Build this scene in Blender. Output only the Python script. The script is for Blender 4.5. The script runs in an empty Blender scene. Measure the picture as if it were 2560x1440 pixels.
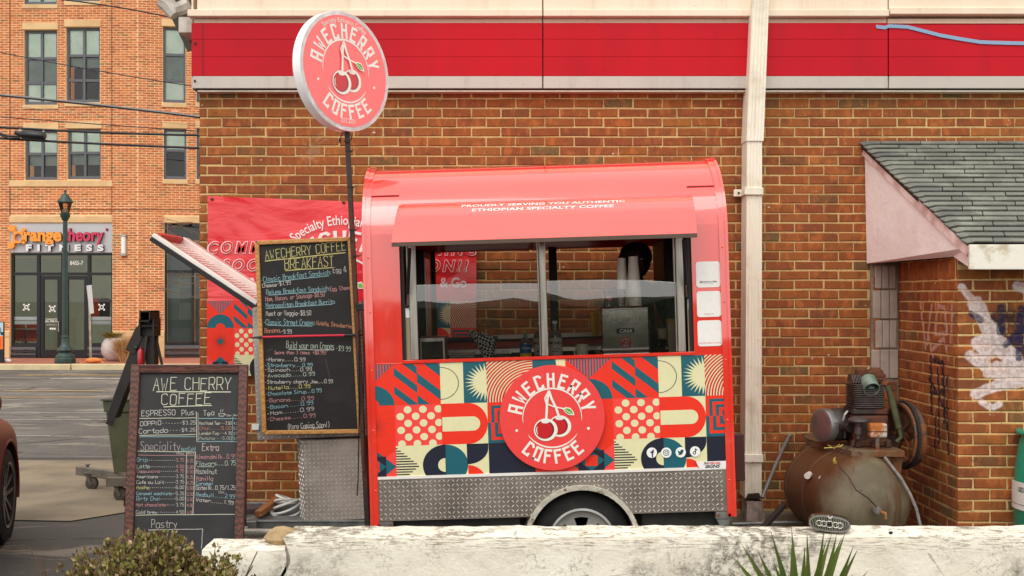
import bpy, math, random
from math import sin, cos, pi, radians, sqrt, atan2
from mathutils import Vector, Matrix, noise as mn

C = bpy.context.scene.collection
scene = bpy.context.scene
rng = random.Random(7)

# ------------------------------------------------------------------ camera
F, CX, CY, H = 2816.0, 1280.0, 745.0, 1.65       # pixel focal length, horizon row, eye height of the 2560 px photograph
cam_d = bpy.data.cameras.new('camera')
cam = bpy.data.objects.new('camera', cam_d)
C.objects.link(cam)
cam.location = (0, 0, H)
cam.rotation_euler = (radians(90), 0, 0)
cam_d.sensor_width = 36
cam_d.lens = 36 * F / 2560
cam_d.shift_y = (CY - 720) / 2560
cam_d.clip_start = 0.05
cam_d.clip_end = 2000
scene.camera = cam

# ------------------------------------------------------------------ sky, sun, exposure
world = bpy.data.worlds.new('World')
scene.world = world
world.use_nodes = True
wn, wl = world.node_tree.nodes, world.node_tree.links
wn.clear()
w_out = wn.new('ShaderNodeOutputWorld')
w_bg = wn.new('ShaderNodeBackground')
w_sky = wn.new('ShaderNodeTexSky')
w_sky.sky_type = 'NISHITA'
w_sky.sun_disc = False
SUN_EL, SUN_AZ = radians(52), radians(196)      # the sun stands high behind the camera
w_sky.sun_elevation = SUN_EL
w_sky.sun_rotation = SUN_AZ
w_sky.air_density = 1.0
w_sky.dust_density = 4.0
w_hs = wn.new('ShaderNodeHueSaturation')
w_hs.inputs['Saturation'].default_value = 0.18    # thin even overcast
w_mix = wn.new('ShaderNodeMix'); w_mix.data_type = 'RGBA'
w_mix.inputs[0].default_value = 0.72
w_mix.inputs[7].default_value = (10.5, 10.3, 9.8, 1)
wl.new(w_sky.outputs[0], w_hs.inputs['Color'])
wl.new(w_hs.outputs[0], w_mix.inputs[6])
wl.new(w_mix.outputs[2], w_bg.inputs['Color'])
w_bg.inputs['Strength'].default_value = 0.15
wl.new(w_bg.outputs[0], w_out.inputs[0])

sun_d = bpy.data.lights.new('sun', 'SUN')
sun_d.energy = 0.8
sun_d.angle = radians(45)
sun_d.color = (1.0, 0.96, 0.89)
sun = bpy.data.objects.new('sun', sun_d)
C.objects.link(sun)
# direction towards the sun
sd = Vector((cos(SUN_EL) * sin(SUN_AZ), cos(SUN_EL) * cos(SUN_AZ), sin(SUN_EL)))
sun.rotation_euler = sd.to_track_quat('Z', 'Y').to_euler()
sun.location = sd * 30

vs = scene.view_settings
vs.view_transform = 'Standard'
vs.look = 'None'
vs.exposure = 0.14
vs.gamma = 1
vs.use_curve_mapping = False
scene.render.engine = 'CYCLES'
scene.cycles.max_bounces = 8
scene.cycles.transparent_max_bounces = 16
scene.cycles.use_denoising = True

# ------------------------------------------------------------------ helpers
def P(px, py, Y):
    return Vector(((px - CX) * Y / F, Y, H - (py - CY) * Y / F))
def XP(px, Y): return (px - CX) * Y / F
def ZP(py, Y): return H - (py - CY) * Y / F

def lin(c):
    def f(x):
        x = x / 255.0
        return x / 12.92 if x <= .04045 else ((x + .055) / 1.055) ** 2.4
    return (f(c[0]), f(c[1]), f(c[2]), 1)

WORLD = {}
def link(o, parent=None, local=False):
    C.objects.link(o)
    if parent is not None:
        o.parent = parent
        if local:
            WORLD[o.name] = WORLD[parent.name]
        else:
            o.matrix_parent_inverse = WORLD[parent.name].inverted()
            WORLD[o.name] = Matrix.Identity(4)
    else:
        WORLD[o.name] = Matrix.Identity(4)
    return o

def tag(o, label=None, cat=None, group=None, kind=None):
    if label: o['label'] = label
    if cat: o['category'] = cat
    if group: o['group'] = group
    if kind: o['kind'] = kind
    return o

def thing(name, label, cat, loc=(0, 0, 0), rot=(0, 0, 0), group=None):
    o = bpy.data.objects.new(name, None)
    C.objects.link(o)
    o.empty_display_size = .1
    o.location = loc
    o.rotation_euler = rot
    from mathutils import Euler
    WORLD[o.name] = Matrix.Translation(loc) @ Euler(rot).to_matrix().to_4x4()
    return tag(o, label, cat, group)

class MB:
    """collects faces of several shapes; build() links them as ONE mesh object"""
    def __init__(s, M=None):
        s.v, s.f, s.m, s.t, s.mi, s.M = [], [], [], [], 0, M
    def add(s, vs, fs, mi=None, tone=0.0):
        b = len(s.v)
        if s.M is not None: vs = [s.M @ Vector(v) for v in vs]
        s.v.extend([tuple(v) for v in vs])
        s.f.extend([[i + b for i in f] for f in fs])
        s.m.extend([s.mi if mi is None else mi] * len(fs))
        s.t.extend([tone] * len(fs))
        return s
    def box(s, x0, x1, y0, y1, z0, z1, mi=None, tone=0.0):
        return s.add([(x0,y0,z0),(x1,y0,z0),(x1,y1,z0),(x0,y1,z0),(x0,y0,z1),(x1,y0,z1),(x1,y1,z1),(x0,y1,z1)],
                     [(0,3,2,1),(4,5,6,7),(0,1,5,4),(1,2,6,5),(2,3,7,6),(3,0,4,7)], mi, tone)
    def prism(s, poly, y0, y1, mi=None):
        """polygon in x,z (counter-clockwise seen from -y) extruded y0..y1"""
        n = len(poly)
        vs = [(x, y0, z) for x, z in poly] + [(x, y1, z) for x, z in poly]
        fs = [tuple(range(n)), tuple(range(2*n-1, n-1, -1))] + [((i+1) % n, i, n+i, n+(i+1) % n) for i in range(n)]
        return s.add(vs, fs, mi)
    def prismx(s, poly, x0, x1, mi=None):
        """polygon in y,z extruded x0..x1"""
        n = len(poly)
        vs = [(x0, y, z) for y, z in poly] + [(x1, y, z) for y, z in poly]
        fs = [tuple(range(n)), tuple(range(2*n-1, n-1, -1))] + [((i+1) % n, i, n+i, n+(i+1) % n) for i in range(n)]
        return s.add(vs, fs, mi)
    def prismz(s, poly, z0, z1, mi=None):
        n = len(poly)
        vs = [(x, y, z0) for x, y in poly] + [(x, y, z1) for x, y in poly]
        fs = [tuple(range(n))[::-1], tuple(range(n, 2*n))] + [(i, (i+1) % n, n+(i+1) % n, n+i) for i in range(n)]
        return s.add(vs, fs, mi)
    def bar(s, a, b, w, h=None, up=(0,0,1), mi=None):
        """rectangular bar from a to b"""
        a, b = Vector(a), Vector(b); h = w if h is None else h
        d = (b - a).normalized(); u = Vector(up)
        if abs(d.dot(u)) > .98: u = Vector((0,1,0))
        r = d.cross(u).normalized(); u = r.cross(d).normalized()
        vs = []
        for p in (a, b):
            for i, j in ((-1,-1),(1,-1),(1,1),(-1,1)): vs.append(p + r*(i*w/2) + u*(j*h/2))
        return s.add(vs, [(0,1,2,3),(7,6,5,4),(0,4,5,1),(1,5,6,2),(2,6,7,3),(3,7,4,0)], mi)
    def tube(s, pts, r, n=8, mi=None, cap=True):
        pts = [Vector(p) for p in pts]; k = len(pts)
        rs = r if isinstance(r, (list, tuple)) else [r] * k
        vs, fs = [], []
        prev = None
        for i, p in enumerate(pts):
            d = (pts[min(i+1, k-1)] - pts[max(i-1, 0)]).normalized()
            if prev is None:
                u = Vector((0,0,1)) if abs(d.z) < .9 else Vector((1,0,0))
                a = d.cross(u).normalized()
            else:
                a = (prev - d * prev.dot(d)).normalized()
            prev = a; b = d.cross(a)
            for j in range(n):
                t = 2*pi*j/n
                vs.append(p + (a*cos(t) + b*sin(t)) * rs[i])
        for i in range(k-1):
            for j in range(n):
                fs.append((i*n+j, i*n+(j+1) % n, (i+1)*n+(j+1) % n, (i+1)*n+j))
        if cap:
            fs.append(tuple(range(n))[::-1]); fs.append(tuple(range((k-1)*n, k*n)))
        return s.add(vs, fs, mi)
    def lathe(s, prof, c, axis=(0,0,1), n=24, mi=None, cap=True):
        """prof: list of (radius, height) along the axis through c"""
        q = Vector(axis).to_track_quat('Z', 'Y').to_matrix(); c = Vector(c)
        vs, fs = [], []
        for r, h in prof:
            for j in range(n):
                t = 2*pi*j/n
                vs.append(c + q @ Vector((r*cos(t), r*sin(t), h)))
        k = len(prof)
        for i in range(k-1):
            for j in range(n):
                fs.append((i*n+j, i*n+(j+1) % n, (i+1)*n+(j+1) % n, (i+1)*n+j))
        if cap and prof[0][0] > 1e-4: fs.append(tuple(range(n))[::-1])
        if cap and prof[-1][0] > 1e-4: fs.append(tuple(range((k-1)*n, k*n)))
        return s.add(vs, fs, mi)
    def ball(s, c, r, n=12, mi=None):
        rx, ry, rz = r if isinstance(r, (tuple, list)) else (r, r, r)
        m = n // 2; vs, fs = [], []
        for i in range(m+1):
            a = pi*i/m
            for j in range(n):
                t = 2*pi*j/n
                vs.append((c[0]+rx*sin(a)*cos(t), c[1]+ry*sin(a)*sin(t), c[2]-rz*cos(a)))
        for i in range(m):
            for j in range(n):
                fs.append((i*n+j, i*n+(j+1) % n, (i+1)*n+(j+1) % n, (i+1)*n+j))
        return s.add(vs, fs, mi)
    def build(s, name, mats, parent=None, local=False, smooth=None, bevel=0, seg=1):
        me = bpy.data.meshes.new(name)
        me.from_pydata(s.v, [], s.f)
        mats = mats if isinstance(mats, (list, tuple)) else [mats]
        for m in mats: me.materials.append(m)
        if len(mats) > 1: me.polygons.foreach_set('material_index', s.m)
        if any(s.t):
            at = me.attributes.new('tone', 'FLOAT', 'FACE')
            at.data.foreach_set('value', s.t)
        if smooth:
            me.polygons.foreach_set('use_smooth', [True] * len(me.polygons))
            me.set_sharp_from_angle(angle=radians(smooth if smooth > 1 else 35))
        me.update()
        o = bpy.data.objects.new(name, me)
        link(o, parent, local)
        if bevel:
            b = o.modifiers.new('bevel', 'BEVEL'); b.width = bevel; b.segments = seg
            b.limit_method = 'ANGLE'; b.angle_limit = radians(40)
        return o

# ------------------------------------------------------------------ materials
MATS = {}
def new_mat(name):
    m = bpy.data.materials.new(name); m.use_nodes = True
    nt = m.node_tree; b = nt.nodes['Principled BSDF']
    MATS[name] = m
    return m, nt, b
def N(nt, t, **kw):
    n = nt.nodes.new(t)
    for k, v in kw.items():
        if k in ('op', 'operation'): n.operation = v
        else: setattr(n, k, v)
    return n
def setv(n, **kw):
    for k, v in kw.items(): n.inputs[k].default_value = v
    return n
def mix(nt, fac, a, b, mode='MIX'):
    n = nt.nodes.new('ShaderNodeMix'); n.data_type = 'RGBA'; n.blend_type = mode
    for s, v in ((n.inputs[0], fac), (n.inputs[6], a), (n.inputs[7], b)):
        if hasattr(v, 'links') or isinstance(v, bpy.types.NodeSocket): nt.links.new(v, s)
        else: s.default_value = v
    return n.outputs[2]
def mth(nt, op, a, b=0.0, c=0.0, clamp=False):
    n = nt.nodes.new('ShaderNodeMath'); n.operation = op; n.use_clamp = clamp
    for i, v in enumerate((a, b, c)):
        if isinstance(v, bpy.types.NodeSocket): nt.links.new(v, n.inputs[i])
        else: n.inputs[i].default_value = v
    return n.outputs[0]
def ramp(nt, fac, stops, interp='LINEAR'):
    n = nt.nodes.new('ShaderNodeValToRGB'); n.color_ramp.interpolation = interp
    e = n.color_ramp.elements
    while len(e) < len(stops): e.new(0.5)
    for i, (p, c) in enumerate(stops):
        e[i].position = p
        e[i].color = c if len(c) == 4 else (c[0], c[1], c[2], 1)
    nt.links.new(fac, n.inputs[0])
    return n.outputs[0]
def pos(nt, scale=None):
    g = nt.nodes.new('ShaderNodeTexCoord').outputs['Object']
    if scale:
        m = nt.nodes.new('ShaderNodeMapping'); nt.links.new(g, m.inputs[0]); m.inputs['Scale'].default_value = scale
        return m.outputs[0]
    return g
def wpos(nt, scale=None):
    g = nt.nodes.new('ShaderNodeNewGeometry').outputs['Position']
    if scale:
        m = nt.nodes.new('ShaderNodeMapping'); nt.links.new(g, m.inputs[0]); m.inputs['Scale'].default_value = scale
        return m.outputs[0]
    return g
def noise(nt, vec, scale, detail=4, rough=.55, dist=0):
    n = nt.nodes.new('ShaderNodeTexNoise'); nt.links.new(vec, n.inputs['Vector'])
    n.inputs['Scale'].default_value = scale; n.inputs['Detail'].default_value = detail
    n.inputs['Roughness'].default_value = rough; n.inputs['Distortion'].default_value = dist
    return n.outputs['Fac']
def voro(nt, vec, scale, feature='F1'):
    n = nt.nodes.new('ShaderNodeTexVoronoi'); n.feature = feature; nt.links.new(vec, n.inputs['Vector'])
    n.inputs['Scale'].default_value = scale
    return n.outputs['Distance']
def step(nt, v, lo, hi):
    n = nt.nodes.new('ShaderNodeMapRange'); n.interpolation_type = 'SMOOTHSTEP'
    nt.links.new(v, n.inputs[0]); n.inputs[1].default_value = lo; n.inputs[2].default_value = hi
    return n.outputs[0]
def bump(nt, bsdf, h, strength=.3, dist=.005):
    n = nt.nodes.new('ShaderNodeBump'); n.inputs['Strength'].default_value = strength; n.inputs['Distance'].default_value = dist
    nt.links.new(h, n.inputs['Height']); nt.links.new(n.outputs[0], bsdf.inputs['Normal'])

def mat(name, col, rough=.6, metal=0, col2=None, ns=6, lo=.35, hi=.7, bs=0, bstr=.3, bdist=.003, coat=0, scale=None, spec=.5, rvar=.12, emit=0, sheen=0):
    """painted or plain surface: base colour with a second tone in noise patches, uneven gloss, optional fine relief"""
    if name in MATS: return MATS[name]
    m, nt, b = new_mat(name)
    c = lin(col)
    v = wpos(nt, scale)
    n1 = noise(nt, v, ns, 5)
    c2 = lin(col2) if col2 else tuple(x * .86 for x in c[:3]) + (1,)
    nt.links.new(mix(nt, step(nt, n1, lo, hi), c, c2), b.inputs['Base Color'])
    r = mth(nt, 'MULTIPLY_ADD', noise(nt, v, ns * 2.3, 3), rvar * 2, rough - rvar, clamp=True)
    nt.links.new(r, b.inputs['Roughness'])
    b.inputs['Metallic'].default_value = metal
    b.inputs['Coat Weight'].default_value = coat
    b.inputs['Coat Roughness'].default_value = .06
    b.inputs['Specular IOR Level'].default_value = spec
    if emit:
        b.inputs['Emission Color'].default_value = c; b.inputs['Emission Strength'].default_value = emit
    if bs: bump(nt, b, noise(nt, v, bs, 4), bstr, bdist)
    return m

def flat(name, col, rough=.5, coat=0, metal=0):
    return mat(name, col, rough, metal, ns=30, lo=.3, hi=1.2, coat=coat, rvar=.05)

# ------------------------------------------------------------------ letters
GL = dict(zip("ABCDEFGHIJKLMNOPQRSTUVWXYZ", [
"022942 1535","02093948473606 3645433202","4839190803123243","02093948433202","49090242 0636","490902 0636","48391908031232434525",
"0209 4249 0646","2229","4943321203","0209 490542","090242","0209254942","02094249","190803123243483919","02093948463505",
"190803123243483919 3452","02093948463505 2542","483919080716354443321203","0949 2229","090312324349","092249","0912263249","0942 4902","092549 2522","09490242"]))
GL.update(dict(zip("abcdefghijklmnopqrstuvwxyz", [
"4636160503123243 4642","0902 05163645433212","4536160503123243","4942 4536160503123243","04444536160503123243","48392822 0636",
"4636160503123243 46413010","0902 0516364542","2622 2829","262110 2829","0902 460442","2922","0602 05162522 25364542","0602 0516364542",
"160503123243453616","0600 0516364543321203","4640 4536160503123243","0602 05163645","4616051434433202","28233242 0646",
"060312324346 4642","062246","0612253246","0642 4602","0623 4610","06460242"])))
GL.update({'0':"190803123243483919",'1':"182922",'2':"08193948460242",'3':"0819394847362636 3645433212",'4':"390545 3932",'5':"49090636454332120 3".replace(' ',''),
'6':"48391908031232434536160 5".replace(' ',''),'7':"094922",'8':"190807163647483919 160503123243453616",'9':"4536160708193948433212",'$':"483919080716354443321203 2921",
'.':"1213",'-':"1535",',':"1311",':':"1213 1516",'&':"4218293827060312 3245",'(':"39171331",')':"19373311",'!':"2924 2322",'/':"0249","'":"2927",'=':"1535 1737",'+':"0545 2327",'_':"0141",'@':"3626243343474919080312"})
GW = {'I':.55,'i':.55,'l':.55,'.':.45,',':.45,':':.5,' ':.7,'(':.7,')':.7,'!':.6,'1':.7,'m':1.1,'M':1.15,'W':1.2,"'":.5,'f':.85,'t':.85,'r':.85}
def strokes(s, size, jit=0.0, slant=0.0, gap=.35, wx=.62, r=None):
    """polylines of a hand-written line; size is the capital height; returns (polylines, width)"""
    out, x = [], 0.0
    u = size / 7.0
    for ch in s:
        w = GW.get(ch, 1.0)
        if ch in GL:
            jy = r.uniform(-jit, jit) * size if r else 0
            sc = 1 + (r.uniform(-jit, jit) if r else 0)
            for st in GL[ch].split():
                pl = []
                for i in range(0, len(st) - 1, 2):
                    gx, gy = int(st[i]), int(st[i+1]) - 2
                    if w < .8 and ch not in '()1': gx = gx - 1 if gx > 0 else 0
                    px = x + gx * u * wx * 1.5 * sc + (r.uniform(-1, 1) * jit * size * .35 if r else 0)
                    py = gy * u * sc + jy + (r.uniform(-1, 1) * jit * size * .35 if r else 0)
                    pl.append((px + py * slant, py))
                out.append(pl)
        x += (4 * w * wx * 1.5 + gap * 4) * u
    return out, x
def ribbon(pl, w, cap=0.0):
    """list of quads (each 4 points) along a polyline with mitred joints"""
    n = len(pl)
    if n < 2: return []
    L, R = [], []
    for i in range(n):
        a = pl[max(i-1, 0)]; b = pl[i]; c = pl[min(i+1, n-1)]
        d1 = Vector((b[0]-a[0], b[1]-a[1])); d2 = Vector((c[0]-b[0], c[1]-b[1]))
        if d1.length < 1e-9: d1 = d2
        if d2.length < 1e-9: d2 = d1
        if d1.length < 1e-9: return []
        d1.normalize(); d2.normalize()
        n1 = Vector((-d1.y, d1.x)); n2 = Vector((-d2.y, d2.x)); m = n1 + n2
        if m.length < .3: m = n1.copy()
        m.normalize(); k = min(1 / max(m.dot(n1), .45), 2.0) * w / 2
        q = Vector(b)
        if i == 0: q = q - d1 * cap
        if i == n-1: q = q + d1 * cap
        L.append(q + m * k); R.append(q - m * k)
    return [(R[i], R[i+1], L[i+1], L[i]) for i in range(n-1)]

_tc = {}
def text2d(s, size, shear=0.0, offset=0.0, spacing=1.0, xs=1.0):
    key = (s, size, shear, offset, spacing)
    if key not in _tc:
        cu = bpy.data.curves.new('lettering', 'FONT'); cu.body = s; cu.size = size; cu.shear = shear; cu.offset = offset
        cu.space_character = spacing; cu.align_x = 'CENTER'; cu.resolution_u = 4
        ob = bpy.data.objects.new('lettering', cu)
        me = bpy.data.meshes.new_from_object(ob)
        _tc[key] = ([(v.co.x, v.co.y) for v in me.vertices], [tuple(p.vertices) for p in me.polygons])
        bpy.data.objects.remove(ob); bpy.data.meshes.remove(me); bpy.data.curves.remove(cu)
    v, f = _tc[key]
    return [(x * xs, y) for x, y in v], f

def clip(poly, x0, z0, x1, z1):
    def cut(ps, ins, inter):
        out = []
        for i in range(len(ps)):
            a, b = ps[i-1], ps[i]
            if ins(b):
                if not ins(a): out.append(inter(a, b))
                out.append(b)
            elif ins(a): out.append(inter(a, b))
        return out
    def ix(xc): return lambda a, b: (xc, a[1] + (b[1]-a[1]) * (xc-a[0]) / (b[0]-a[0]))
    def iz(zc): return lambda a, b: (a[0] + (b[0]-a[0]) * (zc-a[1]) / (b[1]-a[1]), zc)
    for ins, it in ((lambda p: p[0] >= x0, ix(x0)), (lambda p: p[0] <= x1, ix(x1)), (lambda p: p[1] >= z0, iz(z0)), (lambda p: p[1] <= z1, iz(z1))):
        if not poly: return []
        poly = cut(poly, ins, it)
    return poly

class Art(MB):
    """flat print on a sheet: shapes in the sheet's own x,z, each layer a hair proud of the one below"""
    def __init__(s, fn, lay=.0005):
        super().__init__(); s.fn, s.lay, s.cols, s.rect = fn, lay, [], None
    def ci(s, col):
        if col not in s.cols: s.cols.append(col)
        return s.cols.index(col)
    def poly(s, pts, col, layer=0, rect=None):
        pts = [tuple(p) for p in pts]
        if rect: pts = clip(pts, *rect)
        if s.rect and pts: pts = clip(pts, *s.rect)
        if len(pts) < 3: return
        a = sum(pts[i-1][0]*pts[i][1] - pts[i][0]*pts[i-1][1] for i in range(len(pts)))
        if a < 0: pts = pts[::-1]
        s.add([s.fn(x, z, layer * s.lay) for x, z in pts], [tuple(range(len(pts)))], s.ci(col))
    def rectf(s, x0, z0, x1, z1, col, layer=0, rect=None): s.poly([(x0,z0),(x1,z0),(x1,z1),(x0,z1)], col, layer, rect)
    def ell(s, cx, cz, rx, rz, col, layer=0, rect=None, a0=0, a1=360, n=40):
        k = max(3, int(n * abs(a1-a0) / 360))
        pts = [(cx + rx*cos(radians(a0+(a1-a0)*i/k)), cz + rz*sin(radians(a0+(a1-a0)*i/k))) for i in range(k + (0 if a1-a0 == 360 else 1))]
        if a1-a0 != 360: pts.append((cx, cz))
        s.poly(pts, col, layer, rect)
    def ring(s, cx, cz, r0, r1, col, layer=0, rect=None, a0=0, a1=360, n=48, asp=1.0, taper=False):
        k = max(3, int(n * abs(a1-a0) / 360))
        for i in range(k):
            t0, t1 = radians(a0+(a1-a0)*i/k), radians(a0+(a1-a0)*(i+1)/k)
            q0 = q1 = 1.0
            if taper:
                q0 = max(0, sin(pi * i / k)) ** .5; q1 = max(0, sin(pi * (i+1) / k)) ** .5
            m = (r0+r1)/2; h = (r1-r0)/2
            s.poly([(cx+(m-h*q0)*cos(t0), cz+(m-h*q0)*asp*sin(t0)), (cx+(m+h*q0)*cos(t0), cz+(m+h*q0)*asp*sin(t0)),
                    (cx+(m+h*q1)*cos(t1), cz+(m+h*q1)*asp*sin(t1)), (cx+(m-h*q1)*cos(t1), cz+(m-h*q1)*asp*sin(t1))], col, layer, rect)
    def lines(s, pls, w, col, layer=0, ox=0, oz=0, rot=0, cap=0.0, warp=None):
        c, sn = cos(rot), sin(rot)
        for n_, pl in enumerate(pls):
            layer = int(layer) + (n_ % 5) * .18
            for q in ribbon(pl, w, cap):
                pts = [(p[0], p[1]) for p in q]
                pts = [warp(*p) for p in pts] if warp else [(ox + p[0]*c - p[1]*sn, oz + p[0]*sn + p[1]*c) for p in pts]
                s.poly(pts, col, layer)
    def text(s, t, size, cx, cz, col, layer=0, warp=None, rot=0, **kw):
        v, f = text2d(t, size, **kw); c, sn = cos(rot), sin(rot)
        v = [warp(x, z) if warp else (cx + x*c - z*sn, cz + x*sn + z*c) for x, z in v]
        s.add([s.fn(x, z, layer * s.lay) for x, z in v], f, s.ci(col))
    def done(s, name, parent, local=False, rough=.45, coat=0.0):
        return s.build(name, [flat('print_%s_%d_%d' % ('_'.join(map(str, c)), int(rough*100), int(coat*100)), c, rough, coat) for c in s.cols], parent, local)

def solid2d(mb, v, f, fn, d0, d1, mi=0, side=None):
    """flat letters given real thickness from d0 (back) to d1 (front)"""
    n = len(v)
    ec = {}
    for t in f:
        for i in range(len(t)):
            a, b = t[i], t[(i+1) % len(t)]
            ec[(a, b)] = ec.get((a, b), 0) + 1
    vs = [fn(x, z, d1) for x, z in v] + [fn(x, z, d0) for x, z in v]
    mb.add(vs, f, mi)
    mb.add(vs, [(b, a, a + n, b + n) for (a, b) in ec if (b, a) not in ec], mi if side is None else side)

TEAL, NAVY, ORNG, CORAL, CREAM, DRED, WHT = (0,92,106), (4,16,42), (240,42,4), (246,66,58), (228,224,176), (205,28,34), (238,236,230)
def tile(a, k, x, z, w, h, L=1, rect=None):
    """one tile of the printed pattern; x,z is its top-left corner"""
    R = (x, z-h, x+w, z)
    if rect: R = (max(R[0], rect[0]), max(R[1], rect[1]), min(R[2], rect[2]), min(R[3], rect[3]))
    if R[2] - R[0] < .003 or R[3] - R[1] < .003: return
    U = lambda u, v: (x + u*w, z - v*h)
    P_ = lambda pts, c, l=L+1: a.poly([U(*p) for p in pts], c, l, R)
    E_ = lambda u, v, ru, rv, c, l=L+1, a0=0, a1=360: a.ell(*U(u, v), ru*w, rv*h, c, l, R, a0, a1)
    bg = lambda c: a.rectf(R[0], R[1], R[2], R[3], c, L)
    if k == 'A1':
        bg(ORNG)
        P_([(0,0),(1,0),(.5,.5)], TEAL)
        for i in range(16):
            u = (i + .5) / 16; d = .5 - abs(u - .5)
            P_([(u-.012,0),(u+.012,0),(u+.012,d),(u-.012,d)], CORAL, L+2)
        E_(.5, 1, .5, .5, TEAL, L+1, 0, 180); E_(.5, 1, .17, .17, ORNG, L+2, 0, 180)
    elif k == 'B1':
        bg(ORNG)
        for u0, bands in ((0, ((-.37,-.18),(.08,.27),(.53,.72))), (.5, ((-.40,-.13),(.22,.45),(.76,.97)))):
            for v0, v1 in bands:
                q = [(0, v0), (0, v1), (.5, v1+.453), (.5, v0+.453)]
                a.poly([U(u0+p[0], p[1]) for p in q], TEAL, L+1, (max(R[0], x+u0*w), R[1], min(R[2], x+(u0+.5)*w), R[3]))
    elif k == 'C1':
        bg(CREAM)
        a.ring(*U(0, .5), .385*w, .40*w, NAVY, L+1, R, asp=h/w)
        P_([(.5,0),(1,0),(1,1),(.5,1)], TEAL)
        n = 30
        pts = []
        for i in range(n*2):
            t = 2*pi*i/(n*2); r = .48 if i % 2 == 0 else .27
            pts.append(U(1 + r*cos(t), .5 + r*sin(t)))
        for i in range(0, n*2, 2):
            a.poly([pts[i-1], pts[i], pts[(i+1) % (2*n)]], CREAM, L+2, (max(R[0], x+.5*w), R[1], R[2], R[3]))
        a.poly([pts[i] for i in range(1, 2*n, 2)], CREAM, L+3, R)
    elif k == 'D1':
        bg(DRED)
        r = .06
        while r < 1.45:
            a.ring(*U(1, 1), r*w, (r+.026)*w, CREAM, L+1, R, 90, 180, asp=h/w, n=80); r += .062
    elif k == 'E1':
        bg(TEAL); P_([(.5,0),(1,0),(1,1),(.6,1)], CREAM)
    elif k == 'A2':
        bg(ORNG)
        for i in range(36):
            t = 2*pi*i/36; r = .42 if i % 2 else .34
            d = .012
            P_([(.5+.08*cos(t-.05), .5+.08*sin(t-.05)), (.5+r*cos(t), .5+r*sin(t)), (.5+.08*cos(t+.05), .5+.08*sin(t+.05))], NAVY)
        E_(.5, .5, .1, .1, TEAL, L+2)
    elif k == 'B2':
        bg(CORAL)
        for c in range(3):
            for j in range(3):
                E_(.275+.333*c+.005*j, .12+.335*j, .083, .089, CREAM)
                E_(.115+.333*c+.01*j, .285+.335*j, .083, .089, CREAM)
    elif k == 'C2':
        bg(CREAM)
        P_([(0,0),(.6,0),(.6,1),(0,1)], ORNG); E_(.58, .5, .42, .5, ORNG, L+2)
        P_([(.02,.33),(.68,.33),(.68,.68),(.02,.68)], CREAM, L+3); E_(.68, .505, .155, .175, CREAM, L+4)
    elif k == 'D2':
        bg(ORNG)
        for i, c in enumerate((TEAL, ORNG, TEAL, ORNG, TEAL, ORNG)):
            m = .08 + .07 * i
            P_([(m,m),(1-m,m),(1-m,.5),(m,.5)], c, L+1+i)
        for i, c in enumerate((TEAL, ORNG, TEAL, ORNG, TEAL, ORNG, TEAL)):
            m = .0 + .075 * i
            P_([(m,.5),(1-m,.5),(1-m,1-m),(m,1-m)], c, L+1+i)
    elif k == 'E2':
        bg(CREAM); E_(.5, .5, .4, .4, NAVY)
    elif k == 'A3':
        bg(CORAL)
        P_([(0,.0),(1,.0),(1,.1),(.5,.5),(0,.1)], ORNG, L+1); P_([(0,.5),(.5,.05),(1,.5),(.5,.95)], TEAL, L+2)
        P_([(.22,.25),(.78,.25),(.78,.75),(.22,.75)], NAVY, L+3); P_([(.5,.25),(.78,.5),(.5,.75),(.22,.5)], TEAL, L+4)
        P_([(.37,.37),(.63,.37),(.63,.63),(.37,.63)], ORNG, L+5)
    elif k == 'B3':
        bg(CREAM)
        for i in range(15):
            v = .05 + i * .064
            m = max(0, .5 * (1 - abs(v + .014 - .5) / .47))
            P_([(0,v),(m,v),(m,v+.030),(0,v+.030)], NAVY)
        E_(1.06, .5, .49, .5, NAVY, L+1); E_(1.06, .5, .16, .17, CREAM, L+2)
    elif k == 'C3':
        bg(CREAM)
        E_(.06, .5, .49, .5, TEAL, L+1); P_([(0,0),(.07,0),(.07,1),(0,1)], NAVY, L+2)
        E_(.06, .5, .15, .17, CREAM, L+3, 90, 270)
        P_([(.53,0),(.995,0),(.995,.1),(.53,.1)], NAVY); E_(.53, .1, .465, .4, NAVY, L+2, -90, 0)
        E_(.55, 1.0, .40, .48, ORNG, L+2, 0, 90)
    elif k == 'D3':
        bg(NAVY)
    elif k == 'E3':
        bg(ORNG); P_([(0,0),(1,0),(.5,.5)], NAVY)

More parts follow.
